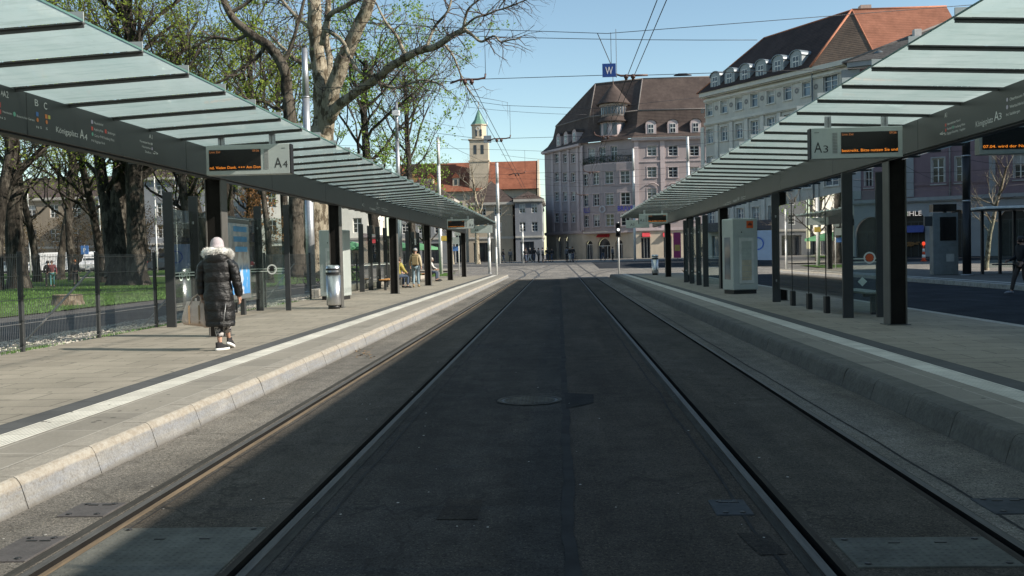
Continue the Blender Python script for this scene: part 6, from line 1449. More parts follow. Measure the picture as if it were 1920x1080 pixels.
# ================================================================== STREET LIFE: vehicles, parasols, bicycles
def glassm(): return mirrorglass('vehicle_glass', (.04, .05, .06)) if 'vg' not in _mc else _mc['vg']
VG = mirrorglass('vehicle_glass', (.04, .05, .06)); _mc['vg'] = VG
def wheel(t, x, y, r=.33, w_=.22):
    q = MB(); q.rings([[(x+yy, y+rr*math.cos(2*PI*j/20), r+rr*math.sin(2*PI*j/20)) for j in range(20)] for yy, rr in ((-w_/2, r*.6), (-w_/2, r*.92), (-w_/2+.03, r), (w_/2-.03, r), (w_/2, r*.92), (w_/2, r*.6))], True); o = q.build('wheel', RUBBER, t)
    q = MB(); q.rings([[(x+yy, y+rr*math.cos(2*PI*j/16), r+rr*math.sin(2*PI*j/16)) for j in range(16)] for yy, rr in ((-w_/2-.01, r*.55), (w_/2+.01, r*.55))], True); q.build('rim', STEEL, o)
def vehicle(name, lbl, cat, loc, rz, prof, w_, paint, windows, wheels, lights=True, extra=None, group=None):
    """prof: side outline (y along, z), nose at -y; windows: list of outlines on the side; body tapers slightly towards the roof"""
    t = thing(name, lbl, cat, loc, rz, group); zt = max(z for y, z in prof)
    def X(z): return w_/2*(1-.10*max(0, (z-zt*.5)/(zt*.5)))
    q = MB(); n = len(prof); L_ = [(-X(z), y, z) for y, z in prof]; Rr = [(X(z), y, z) for y, z in prof]
    L2 = [(-X(z)+.06, y*.985+0, z-(.04 if z > zt*.8 else 0)) for y, z in prof]
    q.add(L_+Rr, [list(range(n)), list(range(n, 2*n))[::-1]]+[(i, (i+1) % n, (i+1) % n+n, i+n) for i in range(n)], False)
    bd = q.build('body', paint, t)
    for poly in windows:
        q = MB()
        if poly[0] == 'side':
            for s_ in (-1, 1):
                P = [(s_*(X(z)+.006), y, z) for y, z in poly[1]]; P2 = [(s_*(X(z)-.01), y, z) for y, z in poly[1]]; m_ = len(P)
                q.add(P+P2, [list(range(m_)), list(range(m_, 2*m_))]+[(i, (i+1) % m_, (i+1) % m_+m_, i+m_) for i in range(m_)], False); q.build('side_window', VG, t); q = MB()
        else:
            (y0, z0), (y1, z1) = poly[1]; d = Vector((0, y1-y0, z1-z0)); nrm = Vector((0, -d.z, d.y)).normalized()*(.008 if poly[0] == 'front' else -.008)
            if nrm.y*(1 if poly[0] == 'rear' else -1) < 0: nrm = -nrm
            a, b_ = X(z0)*.9, X(z1)*.9; q.prism([Vector((-a, y0, z0))+nrm, Vector((a, y0, z0))+nrm, Vector((b_, y1, z1))+nrm, Vector((-b_, y1, z1))+nrm], -nrm*1.5); q.build('windscreen' if poly[0] == 'front' else 'rear_window', VG, t)
    ys = [y for y, z in prof]; y0, y1 = min(ys), max(ys)
    for wy in wheels:
        for s_ in (-1, 1): wheel(t, s_*(w_/2-.12), wy)
    for s_ in (-1, 1):
        q = MB(); q.bbox(s_*w_*.38-.14, s_*w_*.38+.14, y0-.015, y0+.02, .6, .78, .01); q.build('headlight', M('lamp_clear', (.7, .7, .68), .15), t)
        q = MB(); q.bbox(s_*w_*.42-.08, s_*w_*.42+.08, y1-.02, y1+.015, .75, 1.1, .01); q.build('tail_light', M('lamp_red', (.4, .02, .02), .3), t)
        q = MB(); q.bbox(s_*(w_/2+.1)-.08, s_*(w_/2+.1)+.08, y0+1.0, y0+1.08, 1.05, 1.25, .02); q.build('mirror', BLACKP, t)
    for ya_, yb_ in ((y0-.03, y0+.1), (y1-.1, y1+.03)): q = MB(); q.bbox(-w_/2+.05, w_/2-.05, ya_, yb_, .28, .5, .02); q.build('bumper', M('bumper_grey', (.06, .06, .06), .6), t)
    q = MB(); q.box(-.26, .26, y0-.036, y0-.031, .36, .46); q.build('number_plate', WHITE, t)
    return t
PW = M('van_white_paint', (.7, .7, .7), .25, 0, .03); PR = M('car_red_paint', (.4, .03, .03), .25, 0, .05); PB = M('car_dark_paint', (.04, .045, .06), .25); PG = M('car_silver_paint', (.4, .42, .44), .25, .4); PBL = M('van_pale_blue_paint', (.3, .42, .6), .3, 0, .05)
VANP = [(-2.6, .35), (-2.65, .95), (-2.3, 1.2), (-1.75, 1.35), (-1.2, 2.2), (-1.0, 2.45), (2.55, 2.5), (2.65, 2.3), (2.65, .35)]
VANW = [('side', [(-1.55, 1.4), (-1.08, 2.1), (-.5, 2.15), (-.5, 1.4)]), ('front', ((-1.72, 1.4), (-1.2, 2.15))), ('rear', ((2.65, 1.5), (2.65, 2.2)))]
CARP = [(-2.15, .35), (-2.2, .7), (-2.05, .85), (-1.0, 1.0), (-.35, 1.42), (.2, 1.5), (1.1, 1.46), (1.75, 1.05), (2.1, .98), (2.15, .35)]
CARW = [('side', [(-.85, 1.02), (-.3, 1.38), (.3, 1.44), (1.05, 1.4), (1.5, 1.05)]), ('front', ((-.98, 1.03), (-.36, 1.4))), ('rear', ((1.72, 1.1), (1.15, 1.42)))]
def vpx(x, Y): p = at(x, 500, Y); return (p.x, Y, .05+hz(p.x, Y))
vehicle('delivery_van', 'white van facing the park beside a blue sign', 'van', vpx(181, 112), R(5), VANP, 2.0, PW, VANW, (-1.7, 1.7), group='vehicles beyond the park')
vehicle('delivery_van', 'white van parked between the thin trunks, far left', 'van', vpx(88, 114), R(-75), VANP, 2.0, PW, VANW, (-1.7, 1.7), group='vehicles beyond the park')
vehicle('parked_car', 'red car behind the second shelter post', 'car', vpx(437, 104), R(80), CARP, 1.75, PR, CARW, (-1.35, 1.35), group='vehicles beyond the park')
vehicle('parked_car', 'dark car behind the forked old tree', 'car', vpx(315, 110), R(85), CARP, 1.75, PB, CARW, (-1.35, 1.35), group='vehicles beyond the park')
vehicle('parked_car', 'silver car at the left edge beyond the park', 'car', vpx(10, 112), R(-85), CARP, 1.75, PG, CARW, (-1.35, 1.35), group='vehicles beyond the park')
vb = vehicle('delivery_van', 'pale blue box van behind the right ticket cabinet', 'van', (at(1432, 480, 82).x, 82, .15), R(62), [(-3.0, .45), (-3.05, 1.0), (-2.7, 1.3), (-2.2, 2.2), (-1.6, 2.3), (-1.59, 3.0), (3.0, 3.0), (3.0, .6)], 2.2, PBL, [('side', [(-2.5, 1.35), (-2.15, 2.1), (-1.8, 2.1), (-1.8, 1.35)]), ('front', ((-2.68, 1.35), (-2.22, 2.15)))], (-2.1, 1.9))
q = MB(); ring_geo(q, (-1.117, .2, 1.9), (0, 1, 0), (0, 0, 1), .45, .55); q.build('side_emblem', M('emblem_blue', (.03, .12, .5), .5), vb, fix=False)
# blue parking sign
t = thing('road_sign', 'blue square road sign beside the white van', 'sign', vpx(160, 108)); q = MB(); q.cyl((0, 0), .04, 0, 3.2, 8); q.build('pole', STEEL, t)
q = MB(); q.bbox(-.45, .45, -.03, .03, 2.1, 3.1, .01); q.build('plate', BLU_, t); q = MB(); add_text(q, 'P', (0, -.035, 2.35), (1, 0, 0), (0, 0, 1), .5, None, align='c'); q.build('letter', WHITE, t, fix=False)
for i, (x, lbl) in enumerate(((276/4.69*0+57, 'thin pale lamp post at far left in the park'), (333, 'thin pale lamp post behind the first glass screen'), (190, 'thin pale lamp post right of the white van'), (295, 'thin pale lamp post behind the massive trunk'))):
    mastpx(lbl, x, 96, 330 if i else 350, 2.6, .5, .8, LIT, group='lamp posts in the park', name='lamp_post')
# parasols
def parasol(lbl, x, Y, z=2.7, r=1.9):
    p = at(x, 480, Y); t = thing('parasol', lbl, 'parasol', (p.x, Y, .15+hz(p.x, Y)), 0, 'green cafe parasols')
    q = MB(); q.add([(0, 0, z)]+[(r*math.cos(PI*k/4), r*math.sin(PI*k/4), z-.62) for k in range(8)]+[(r*math.cos(PI*k/4), r*math.sin(PI*k/4), z-.85) for k in range(8)], [(0, 1+k, 1+(k+1) % 8) for k in range(8)]+[(1+k, 1+(k+1) % 8, 9+(k+1) % 8, 9+k) for k in range(8)], False); q.build('canopy', M('parasol_green', (.09, .25, .12), .8, 0, .1), t, fix=False)
    q = MB(); q.cyl((0, 0), .03, 0, z-.1, 8); q.build('pole', LIT, t); q = MB(); q.lathe([(0, .3), (.08, .3), (.12, .05)], n=12); q.build('base', DARK, t)
parasol('green parasol left of the mid platform screen', 661, 92); parasol('green parasol behind the mid platform screen', 706, 90, 2.8); parasol('green parasol behind the third dark post', 742, 94); parasol('pale green parasol above the walking man in beige', 775, 88, 2.6, 2.3)
# bicycles behind the fence
def bicycle(lbl, x, Y, rz):
    t = thing('bicycle', lbl, 'bicycle', (x, Y, .15), rz, 'bicycles parked behind the fence'); F = M('bike_frame', (.05, .05, .055), .35, .4)
    for yy in (-.52, .52):
        q = MB(); n = 24; q.tube([(0, yy+.33*math.cos(2*PI*k/n), .34+.33*math.sin(2*PI*k/n)) for k in range(n+1)], .018, 5, False)
        for k in range(8): q.tube([(0, yy, .34), (0, yy+.32*math.cos(PI*k/4), .34+.32*math.sin(PI*k/4))], .003, 3, False)
        q.build('wheel', RUBBER, t)
    q = MB()
    for a, b_ in (((.0, .52, .34), (0, .36, .92)), ((0, .4, .8), (0, -.15, .72)), ((0, .42, .7), (0, -.05, .3)), ((0, -.05, .3), (0, -.18, .85)), ((0, -.05, .3), (0, -.52, .34)), ((0, -.52, .34), (0, -.16, .75))): q.tube([a, b_], .017, 6)
    q.build('frame', F, t); q = MB(); q.tube([(-.28, .28, 1.0), (-.1, .38, 1.02), (.1, .38, 1.02), (.28, .28, 1.0)], .014, 6); q.tube([(0, .36, .9), (0, .38, 1.02)], .015, 6); q.build('handlebar', STEEL, t)
    q = MB(); q.bbox(-.08, .08, -.32, -.06, .9, .95, .02); q.cyl((0, -.18), .014, .82, .9, 6); q.build('saddle', BLACKP, t); return t
b0 = bicycle('leftmost parked bicycle behind the fence gap beside the bin', -14.2, 52, 1.1)
for i in range(9):
    dup(b0, ['second bicycle of the row behind the fence', 'third bicycle of the row behind the fence', 'fourth bicycle of the row behind the fence', 'bicycle in the middle of the row behind the fence', 'bicycle right of the middle of the row behind the fence', 'bicycle behind the seated person in yellow', 'bicycle left of the standing man in beige', 'bicycle just behind the standing man in beige', 'rightmost bicycle of the row behind the fence'][i], (-13.7+.12*i, 53.2+1.25*i, .15), 1.1+.15*math.sin(i*2.3))
# park bench row, low kerb wall by the lawn corner
q = MB()
for i in range(14): q.bbox(-8.95, -8.6, 34+i*2+.02, 36+i*2-.02, .05, .50 if i < 12 else .4, .03)
tag(q.build('low_wall', M('low_wall_concrete', (.4, .37, .32), .85, 0, .2, 2, .3, 20, .2)), 'low pale concrete edging wall behind the mid platform screens', 'low wall')
# ================================================================== PEOPLE
SKIN = M('skin', (.42, .25, .18), .55, 0, .06, 20)
def skin_geo(nodes, edges, sub=2):
    """nodes: name -> (pos, rx, ry); grown with the Skin modifier and read back as plain geometry"""
    names = list(nodes); me = bpy.data.meshes.new('s'); me.from_pydata([nodes[k][0] for k in names], [(names.index(a), names.index(b)) for a, b in edges], [])
    o = bpy.data.objects.new('s', me); COL.objects.link(o); m = o.modifiers.new('k', 'SKIN'); m.use_smooth_shade = True; o.modifiers.new('u', 'SUBSURF').levels = sub
    if not me.skin_vertices: me.attributes  # layer is made by the modifier
    import bmesh
    bm = bmesh.new(); bm.from_mesh(me); L = bm.verts.layers.skin.verify(); bm.verts.ensure_lookup_table()
    for i, k in enumerate(names): bm.verts[i][L].radius = nodes[k][1:3]; bm.verts[i][L].use_root = (i == 0)
    bm.to_mesh(me); bm.free()
    bpy.context.view_layer.update(); ev = o.evaluated_get(bpy.context.evaluated_depsgraph_get()); r = ev.to_mesh()
    vs = [tuple(v.co) for v in r.vertices]; fs = [list(p.vertices) for p in r.polygons]; ev.to_mesh_clear(); bpy.data.objects.remove(o); bpy.data.meshes.remove(me)
    return vs, fs
def J(pose):
    """joints in metres, facing -y; pose overrides"""
    j = dict(pelvis=(0, 0, .95), waist=(0, 0, 1.08), chest=(0, .01, 1.30), nb=(0, .01, 1.46), neck=(0, 0, 1.53), head=(0, -.015, 1.63), top=(0, -.005, 1.71),
             sl=(-.18, .01, 1.41), el=(-.25, .04, 1.13), wl=(-.26, -.05, .90), sr=(.18, .01, 1.41), er=(.25, .04, 1.13), wr=(.26, -.05, .90),
             hl=(-.09, 0, .90), kl=(-.10, -.03, .50), al=(-.10, .03, .09), tl=(-.12, -.13, .045), hr=(.09, 0, .90), kr=(.10, -.03, .50), ar=(.10, .03, .09), tr=(.12, -.13, .045))
    j.update(pose); return {k: Vector(v) for k, v in j.items()}
WALK = dict(kl=(-.09, -.18, .52), al=(-.09, -.28, .12), tl=(-.10, -.44, .10), kr=(.09, .02, .50), ar=(.09, .26, .15), tr=(.10, .15, .04), wl=(-.27, .10, .92), el=(-.24, .12, 1.15), wr=(.27, -.20, .96), er=(.25, -.02, 1.14))
SIT = dict(pelvis=(0, .1, .52), waist=(0, .12, .66), chest=(0, .08, .90), nb=(0, .05, 1.05), neck=(0, .03, 1.11), head=(0, -.02, 1.20), top=(0, -.02, 1.28), sl=(-.18, .06, 1.0), el=(-.25, -.02, .76), wl=(-.15, -.28, .66), sr=(.18, .06, 1.0), er=(.25, -.02, .76), wr=(.15, -.28, .66),
           hl=(-.1, .04, .52), kl=(-.12, -.38, .50), al=(-.12, -.36, .09), tl=(-.13, -.52, .045), hr=(.1, .04, .52), kr=(.12, -.38, .50), ar=(.12, -.34, .09), tr=(.13, -.50, .045))
def finger_hand(mb, w_, e_, side, curl=.6):
    """palm plus five unequal bent fingers continuing the forearm"""
    d = (w_-e_).normalized(); fwd = Vector((0, -1, 0)); fwd = (fwd-d*fwd.dot(d)).normalized(); out = d.cross(fwd)*side
    p = w_+d*.09; mb.tube([w_-d*.02, w_+d*.03, p], [.024, .03, .026], 8, True, True, 0, .55)
    for i, (o_, L) in enumerate(((-.027, .07), (-.009, .08), (.009, .076), (.026, .06))):
        b = p+fwd*(-o_); c = b+d*L*.5-out*L*.12*curl; e = c+(d-out*curl*.9).normalized()*L*.5; mb.tube([b-d*.015, c, e], [.0095, .0088, .006], 6)
    b = w_+d*.035+fwd*.026; c = b+(d+fwd*.9).normalized()*.035; mb.tube([b, c, c+(d*1.2-out*.4).normalized()*.03], [.011, .0095, .007], 6)
def person(lbl, loc, rz, pose, top, legs_, shoes=BLACKP, hair=None, hgt=1.0, coat_len=None, group=None, hands=True, hood=None, hat=None, bulk=1.0, skirt=False, face=True):
    j = J(pose); t = thing('person', lbl, 'person', loc, rz, group); t.scale = (hgt,)*3
    P = lambda k, rx, ry=None: (tuple(j[k]), rx, ry or rx)
    nodes = dict(pelvis=P('pelvis', .12, .10), waist=P('waist', .11, .09), chest=P('chest', .13, .10), nb=P('nb', .07, .06), neck=P('neck', .052, .052), head=(tuple(j['head']), .078, .09), top=(tuple(j['top']), .065, .075),
                 sl=P('sl', .05), el=P('el', .038), wl=P('wl', .026), sr=P('sr', .05), er=P('er', .038), wr=P('wr', .026), hl=P('hl', .075), kl=P('kl', .05), al=P('al', .033), tl=P('tl', .03, .022), hr=P('hr', .075), kr=P('kr', .05), ar=P('ar', .033), tr=P('tr', .03, .022))
    E_ = [('pelvis', 'waist'), ('waist', 'chest'), ('chest', 'nb'), ('nb', 'neck'), ('neck', 'head'), ('head', 'top'), ('chest', 'sl'), ('sl', 'el'), ('el', 'wl'), ('chest', 'sr'), ('sr', 'er'), ('er', 'wr'), ('pelvis', 'hl'), ('hl', 'kl'), ('kl', 'al'), ('al', 'tl'), ('pelvis', 'hr'), ('hr', 'kr'), ('kr', 'ar'), ('ar', 'tr')]
    vs, fs = skin_geo(nodes, E_, 1); b = MB().mat(SKIN); b.add(vs, fs, True)
    h = j['head']
    if face:
        b.tube([h+Vector((0, -.07, .015)), h+Vector((0, -.105, -.02)), h+Vector((0, -.085, -.035))], [.008, .014, .008], 6); b.tube([h+Vector((0, -.05, -.075)), h+Vector((0, -.085, -.07))], [.03, .02], 7)
        for s_ in (-1, 1): b.tube([h+Vector((s_*.08, .0, -.03)), h+Vector((s_*.09, .01, .02))], [.01, .014], 6)
    if hands:
        finger_hand(b, j['wl'], j['el'], 1); finger_hand(b, j['wr'], j['er'], -1)
    bo = b.build('body', None, t)
    if face:
        q = MB()
        for s_ in (-1, 1): q.lathe([(-.007, .001), (0, .009), (.007, .001)], h+Vector((s_*.032, -.084, .012)), 8)
        q.build('eyes', BLACKP, bo)
        q = MB(); q.tube([h+Vector((-.024, -.092, -.048)), h+Vector((.024, -.092, -.048))], .005, 5); q.build('mouth', M('lip', (.35, .12, .1), .5), bo)
    k = bulk
    tn = dict(pelvis=P('pelvis', .15*k, .115*k), waist=P('waist', .145*k, .115*k), chest=P('chest', .16*k, .125*k), nb=P('nb', .09, .075), sl=P('sl', .075*k), el=P('el', .058*k), wl=P('wl', .04*k), sr=P('sr', .075*k), er=P('er', .058*k), wr=P('wr', .04*k))
    te = [('pelvis', 'waist'), ('waist', 'chest'), ('chest', 'nb'), ('chest', 'sl'), ('sl', 'el'), ('el', 'wl'), ('chest', 'sr'), ('sr', 'er'), ('er', 'wr')]
    if coat_len: tn['hem'] = ((j['pelvis'].x, j['pelvis'].y, coat_len), .17*k, .14*k); te.append(('pelvis', 'hem'))
    vs, fs = skin_geo(tn, te, 1); b = MB(); b.add(vs, fs, True); b.build('jacket', top, t)
    ln = dict(pelvis=P('pelvis', .13, .11), hl=P('hl', .09), kl=P('kl', .068), al=(tuple(j['al']+(j['kl']-j['al'])*.08), .055, .055), hr=P('hr', .09), kr=P('kr', .068), ar=(tuple(j['ar']+(j['kr']-j['ar'])*.08), .055, .055))
    vs, fs = skin_geo(ln, [('pelvis', 'hl'), ('hl', 'kl'), ('kl', 'al'), ('pelvis', 'hr'), ('hr', 'kr'), ('kr', 'ar')], 1); b = MB(); b.add(vs, fs, True); b.build('trousers', legs_, t)
    for s_ in 'lr':
        a_, c = j['a'+s_], j['t'+s_]; b = MB(); hl_ = a_+(a_-c).normalized()*.05; hl_.z = a_.z-.03; b.tube([hl_, (a_+c)/2-Vector((0, 0, .005)), c-Vector((0, 0, .005)), c+(c-a_).normalized()*.06-Vector((0, 0, .012))], [.042, .05, .046, .02], 8, True, True, 0, .9); b.build('shoe', shoes, t)
    if hair: 
        b = MB(); c = h+Vector((0, .018, .035)); b.rings([[c+Vector((math.cos(2*PI*m/14)*r_*.088, math.sin(2*PI*m/14)*r_*.1+.02*(1-r_)*0, z_)) for m in range(14)] for z_, r_ in ((-.09, .85), (-.03, 1.04), (.04, 1.0), (.075, .75), (.092, .3))]); b.build('hair', hair, t)
    if hat:
        b = MB(); c = h+Vector((0, .01, .02)); b.rings([[c+Vector((math.cos(2*PI*m/14)*r_*.095, math.sin(2*PI*m/14)*r_*.107, z_)) for m in range(14)] for z_, r_ in ((-.01, 1.02), (.04, 1.05), (.09, .85), (.115, .4))]); b.build('hat', hat, t)
    if hood:
        b = MB(); c = j['nb']+Vector((0, .06, .0)); b.tube([c+Vector((-.12, -.05, .02)), c+Vector((-.1, .06, .0)), c+Vector((0, .1, -.02)), c+Vector((.1, .06, .0)), c+Vector((.12, -.05, .02))], .05, 8); b.build('hood', hood, t)
    return t
def cloth(n, c, r_=.85): return M('cloth_'+n, c, r_, 0, .12, 9, .35, 25, obj=True)
BLK = cloth('black', (.014, .014, .016)); NAVY = cloth('navy', (.02, .028, .05)); JEAN = cloth('pale_jeans', (.2, .28, .33)); BEIGE = cloth('beige', (.42, .35, .24)); KHAKI = cloth('khaki', (.22, .17, .09)); YELL = cloth('yellow_brown', (.3, .25, .06)); GREY = cloth('grey', (.15, .15, .16)); WHT = cloth('white', (.6, .58, .56)); REDC = cloth('red', (.12, .03, .035)); DJ = cloth('dark_jeans', (.04, .06, .1))
HB = M('hair_brown', (.05, .03, .02), .7, 0, .2, 30); HG = M('hair_grey', (.35, .33, .3), .7, 0, .2, 30); HK = M('hair_black', (.012, .01, .01), .6, 0, .2, 30)
# ---------- the woman walking away in the long quilted coat
WX, WY = -5.22, 14.45
t = thing('person', 'woman in long black quilted coat with white fur hood walking away, left platform', 'person', (WX, WY, PH), 0)
q = MB().mat(SKIN)
nodes = dict(pelvis=((0, 0, .92), .13, .11), chest=((0, 0, 1.25), .13, .1), nb=((0, 0, 1.42), .06, .06), neck=((0, .01, 1.49), .05, .05), head=((0, .02, 1.585), .075, .085), top=((0, .02, 1.66), .06, .07),
             sl=((-.18, 0, 1.36), .05, .05), el=((-.26, .02, 1.1), .04, .04), wl=((-.27, .03, .86), .026, .026), sr=((.18, 0, 1.36), .05, .05), er=((.26, .0, 1.08), .04, .04), wr=((.295, .06, .84), .026, .026),
             hl=((-.08, 0, .88), .08, .08), kl=((-.02, .05, .47), .055, .055), al=((.0, -.01, .1), .032, .034), tl=((.02, .14, .045), .03, .022), hr=((.08, 0, .88), .08, .08), kr=((.05, .14, .5), .055, .055), ar=((.03, .30, .17), .032, .034), tr=((.04, .44, .10), .03, .022))
vs, fs = skin_geo(nodes, [('pelvis', 'chest'), ('chest', 'nb'), ('nb', 'neck'), ('neck', 'head'), ('head', 'top'), ('chest', 'sl'), ('sl', 'el'), ('el', 'wl'), ('chest', 'sr'), ('sr', 'er'), ('er', 'wr'), ('pelvis', 'hl'), ('hl', 'kl'), ('kl', 'al'), ('al', 'tl'), ('pelvis', 'hr'), ('hr', 'kr'), ('kr', 'ar'), ('ar', 'tr')], 2)
q.add(vs, fs, True)
def hand(q, w_, e_, fwd, out, curl):
    w_, e_ = Vector(w_), Vector(e_); d = (w_-e_).normalized(); p = w_+d*.085; fwd = Vector(fwd); out = Vector(out)
    q.tube([w_-d*.03, w_+d*.03, p], [.025, .034, .03], 10, True, True, 0, .55)
    for o_, L in ((-.03, .06), (-.01, .074), (.01, .08), (.03, .072)):
        b = p+fwd*o_; c = b+(d+out*curl*.4).normalized()*L*.5; e = c+(d+out*curl*1.3).normalized()*L*.3; f = e+(d*.6+out*curl*1.8).normalized()*L*.25; q.tube([b-d*.02, c, e, f], [.0095, .009, .0085, .006], 7)
    b = w_+d*.03+fwd*.03; c = b+(d+fwd*.8).normalized()*.04; q.tube([b, c, c+(d*1.2+out*.4*curl).normalized()*.032], [.012, .0095, .007], 7)
hand(q, (.295, .06, .84), (.26, 0, 1.08), (0, 1, 0), (-1, 0, 0), .8); hand(q, (-.27, .03, .86), (-.26, .02, 1.1), (0, 1, 0), (1, 0, 0), 1.6)
bo = q.build('body', None, t)
COAT = NT('quilted_nylon'); v_ = COAT.pos(obj=True); COAT.princ((.006, .006, .0065), COAT.ramp(COAT.noise(v_, 9, 4, .6), [(.3, .3), (.7, .5)]), 0, COAT.bump(COAT.noise(COAT.pos((1, 1, 2.2), True), 11, 5, .65), .7, .03), Specular_IOR_Level=.45); COAT = COAT.m
def loft(rows_, n=48, puff=.013, seam=.15, ph=0.0, wr=.013, seed=0):
    """rows_: (z, cx, cy, rx, ry); interpolated, swelling between the quilting seams"""
    zs_ = [r[0] for r in rows_]; out = []; N = int(abs(zs_[-1]-zs_[0])/.0125)
    for i in range(N+1):
        z = zs_[0]+(zs_[-1]-zs_[0])*i/N
        for a_, b_ in zip(rows_[:-1], rows_[1:]):
            if min(a_[0], b_[0])-1e-9 <= z <= max(a_[0], b_[0])+1e-9: break
        f = (z-a_[0])/(b_[0]-a_[0]); f = f*f*(3-2*f)*.5+f*.5; cx_, cy_, rx, ry = [a_[k]+(b_[k]-a_[k])*f for k in (1, 2, 3, 4)]
        ring = []
        for k in range(n):
            an = 2*PI*k/n; zz = z+.022*noise.noise(Vector((math.cos(an)*1.5, math.sin(an)*1.5, z*2)))
            ph_ = ((zz+ph)/seam) % 1.0; pf = puff*(math.sqrt(max(0, math.sin(PI*ph_)))-.75)
            w_ = wr*noise.noise(Vector((math.cos(an)*3+z*2, math.sin(an)*3, z*6+an)))+wr*.6*noise.noise(Vector((math.cos(an)*7+z*6, math.sin(an)*7, z*9)))
            ring.append((cx_+(rx+pf+w_)*math.cos(an), cy_+(ry+pf+w_)*math.sin(an), z))
        out.append(ring)
    return out
q = MB(); rg = loft([(.37, .01, .03, .215, .20), (.42, .01, .03, .225, .205), (.6, .01, .02, .225, .195), (.85, .0, 0, .225, .175), (1.0, 0, 0, .205, .16), (1.15, 0, 0, .215, .165), (1.3, 0, 0, .232, .165), (1.38, 0, 0, .215, .15), (1.44, 0, .0, .15, .12), (1.49, 0, .01, .09, .085)])
q.rings(rg, True, True); q.build('coat', COAT, t)
for s_, pts_ in ((-1, [(-.175, 0, 1.385), (-.225, .0, 1.30), (-.262, .01, 1.18), (-.275, .02, 1.05), (-.278, .03, .95), (-.272, .03, .86)]), (1, [(.175, 0, 1.385), (.23, .0, 1.30), (.27, .0, 1.18), (.285, .01, 1.05), (.298, .04, .93), (.30, .06, .83)])):
    q = MB(); P = [Vector(p) for p in pts_]; PP = []; RR = []
    base_r = [.075, .085, .078, .072, .066, .056]
    for i in range(len(P)-1):
        for k in range(10): f = k/10; PP.append(P[i].lerp(P[i+1], f)); RR.append(base_r[i]+(base_r[i+1]-base_r[i])*f)
    PP.append(P[-1]); RR.append(base_r[-1])
    for i, p in enumerate(PP): RR[i] += .009*(math.sqrt(max(0, math.sin(PI*((p.z/.105) % 1))))-.7)
    vs = []; n = 20; a_ = None
    for i, p in enumerate(PP):
        for k in range(n):
            an = 2*PI*k/n; r_ = RR[i]+.008*noise.noise(Vector((math.cos(an)*3+s_*5, math.sin(an)*3, p.z*14))); vs.append((p.x+r_*math.cos(an), p.y+r_*1.05*math.sin(an), p.z))
    q.rings([vs[i*n:(i+1)*n] for i in range(len(PP))], True, True); q.build('sleeve', COAT, t)
q = MB(); hoodc = Vector((0, -.07, 1.40)); q.rings([[(r_*.175*math.cos(2*PI*k/28)*(1+.06*noise.noise(Vector((k*.7, z_*20, 1)))), -.055+r_*.11*math.sin(2*PI*k/28)-.02*(1-r_), z_) for k in range(28)] for z_, r_ in ((1.30, .35), (1.325, .75), (1.36, .98), (1.41, 1.05), (1.455, .95), (1.49, .7))]); q.build('hood', COAT, t)
# fur trim: a fat ring bristling with short strands
FUR = M('fur_cream', (.85, .83, .79), .9, 0, .1, 30); rnd = random.Random(2); q = MB(); n = 28; ringp = []
for k in range(n+1):
    a = R(-200+220*k/n+80*0); ringp.append(Vector((.165*math.cos(a+R(-0)), -.02-.08*math.sin(a)*-1*-1, 1.49-.02*abs(math.cos(a))+.035*(math.sin(a) < 0)*-1)))
ringp = [Vector((.168*math.sin(R(a)), .03-.135*math.cos(R(a)), 1.485+.035*math.cos(R(a)))) for a in range(-140, 141, 10)]
q.tube(ringp, [.054+.012*math.sin(i*1.1) for i in range(len(ringp))], 10)
for i in range(5200):
    f = rnd.random()*(len(ringp)-1); k = min(int(f), len(ringp)-2); c = ringp[k].lerp(ringp[k+1], f-k); ax = (ringp[k+1]-ringp[k]).normalized(); d = Vector((rnd.gauss(0, 1), rnd.gauss(0, 1), rnd.gauss(0, 1))); d = (d-ax*d.dot(ax)*.8).normalized()
    b_ = c+d*.048; s_ = ax.cross(d)*.0035+ax*.002; q.add([b_-s_, b_+s_, b_+d*rnd.uniform(.02, .045)+Vector((rnd.gauss(0, .01), rnd.gauss(0, .01), -.008))], [(0, 1, 2)], False)
q.build('fur_trim', FUR, t, fix=False)
BEAN = M('beanie_lilac', (.42, .37, .39), .9, 0, .1, 20, .5, 90, obj=True); q = MB()
q.rings([[(r_*.098*math.cos(2*PI*k/30)*(1+.025*(k % 2)), .015+r_*.112*math.sin(2*PI*k/30)*(1+.025*(k % 2)), z_) for k in range(30)] for z_, r_ in ((1.545, .96), (1.57, 1.03), (1.6, 1.04), (1.605, .99), (1.64, .98), (1.68, .88), (1.71, .66), (1.73, .38), (1.735, .1))]); q.build('beanie', BEAN, t)
LEG = NT('patterned_leggings'); v_ = LEG.pos(obj=True); LEG.princ(LEG.ramp(LEG.noise(v_, 22, 2, .5), [(.47, (.04, .04, .045)), (.53, (.5, .47, .46))]), .8); LEG = LEG.m
for pts_, rr in (([(-.03, .04, .5), (-.02, .03, .38), (-.005, .01, .27), (.0, .0, .21)], [.085, .075, .062, .056]), ([(.06, .12, .5), (.045, .2, .38), (.035, .26, .28)], [.08, .07, .058])):
    q = MB(); q.tube(pts_, rr, 14); q.build('leggings', LEG, t)
SOLE = M('sole_white', (.7, .7, .68), .6)
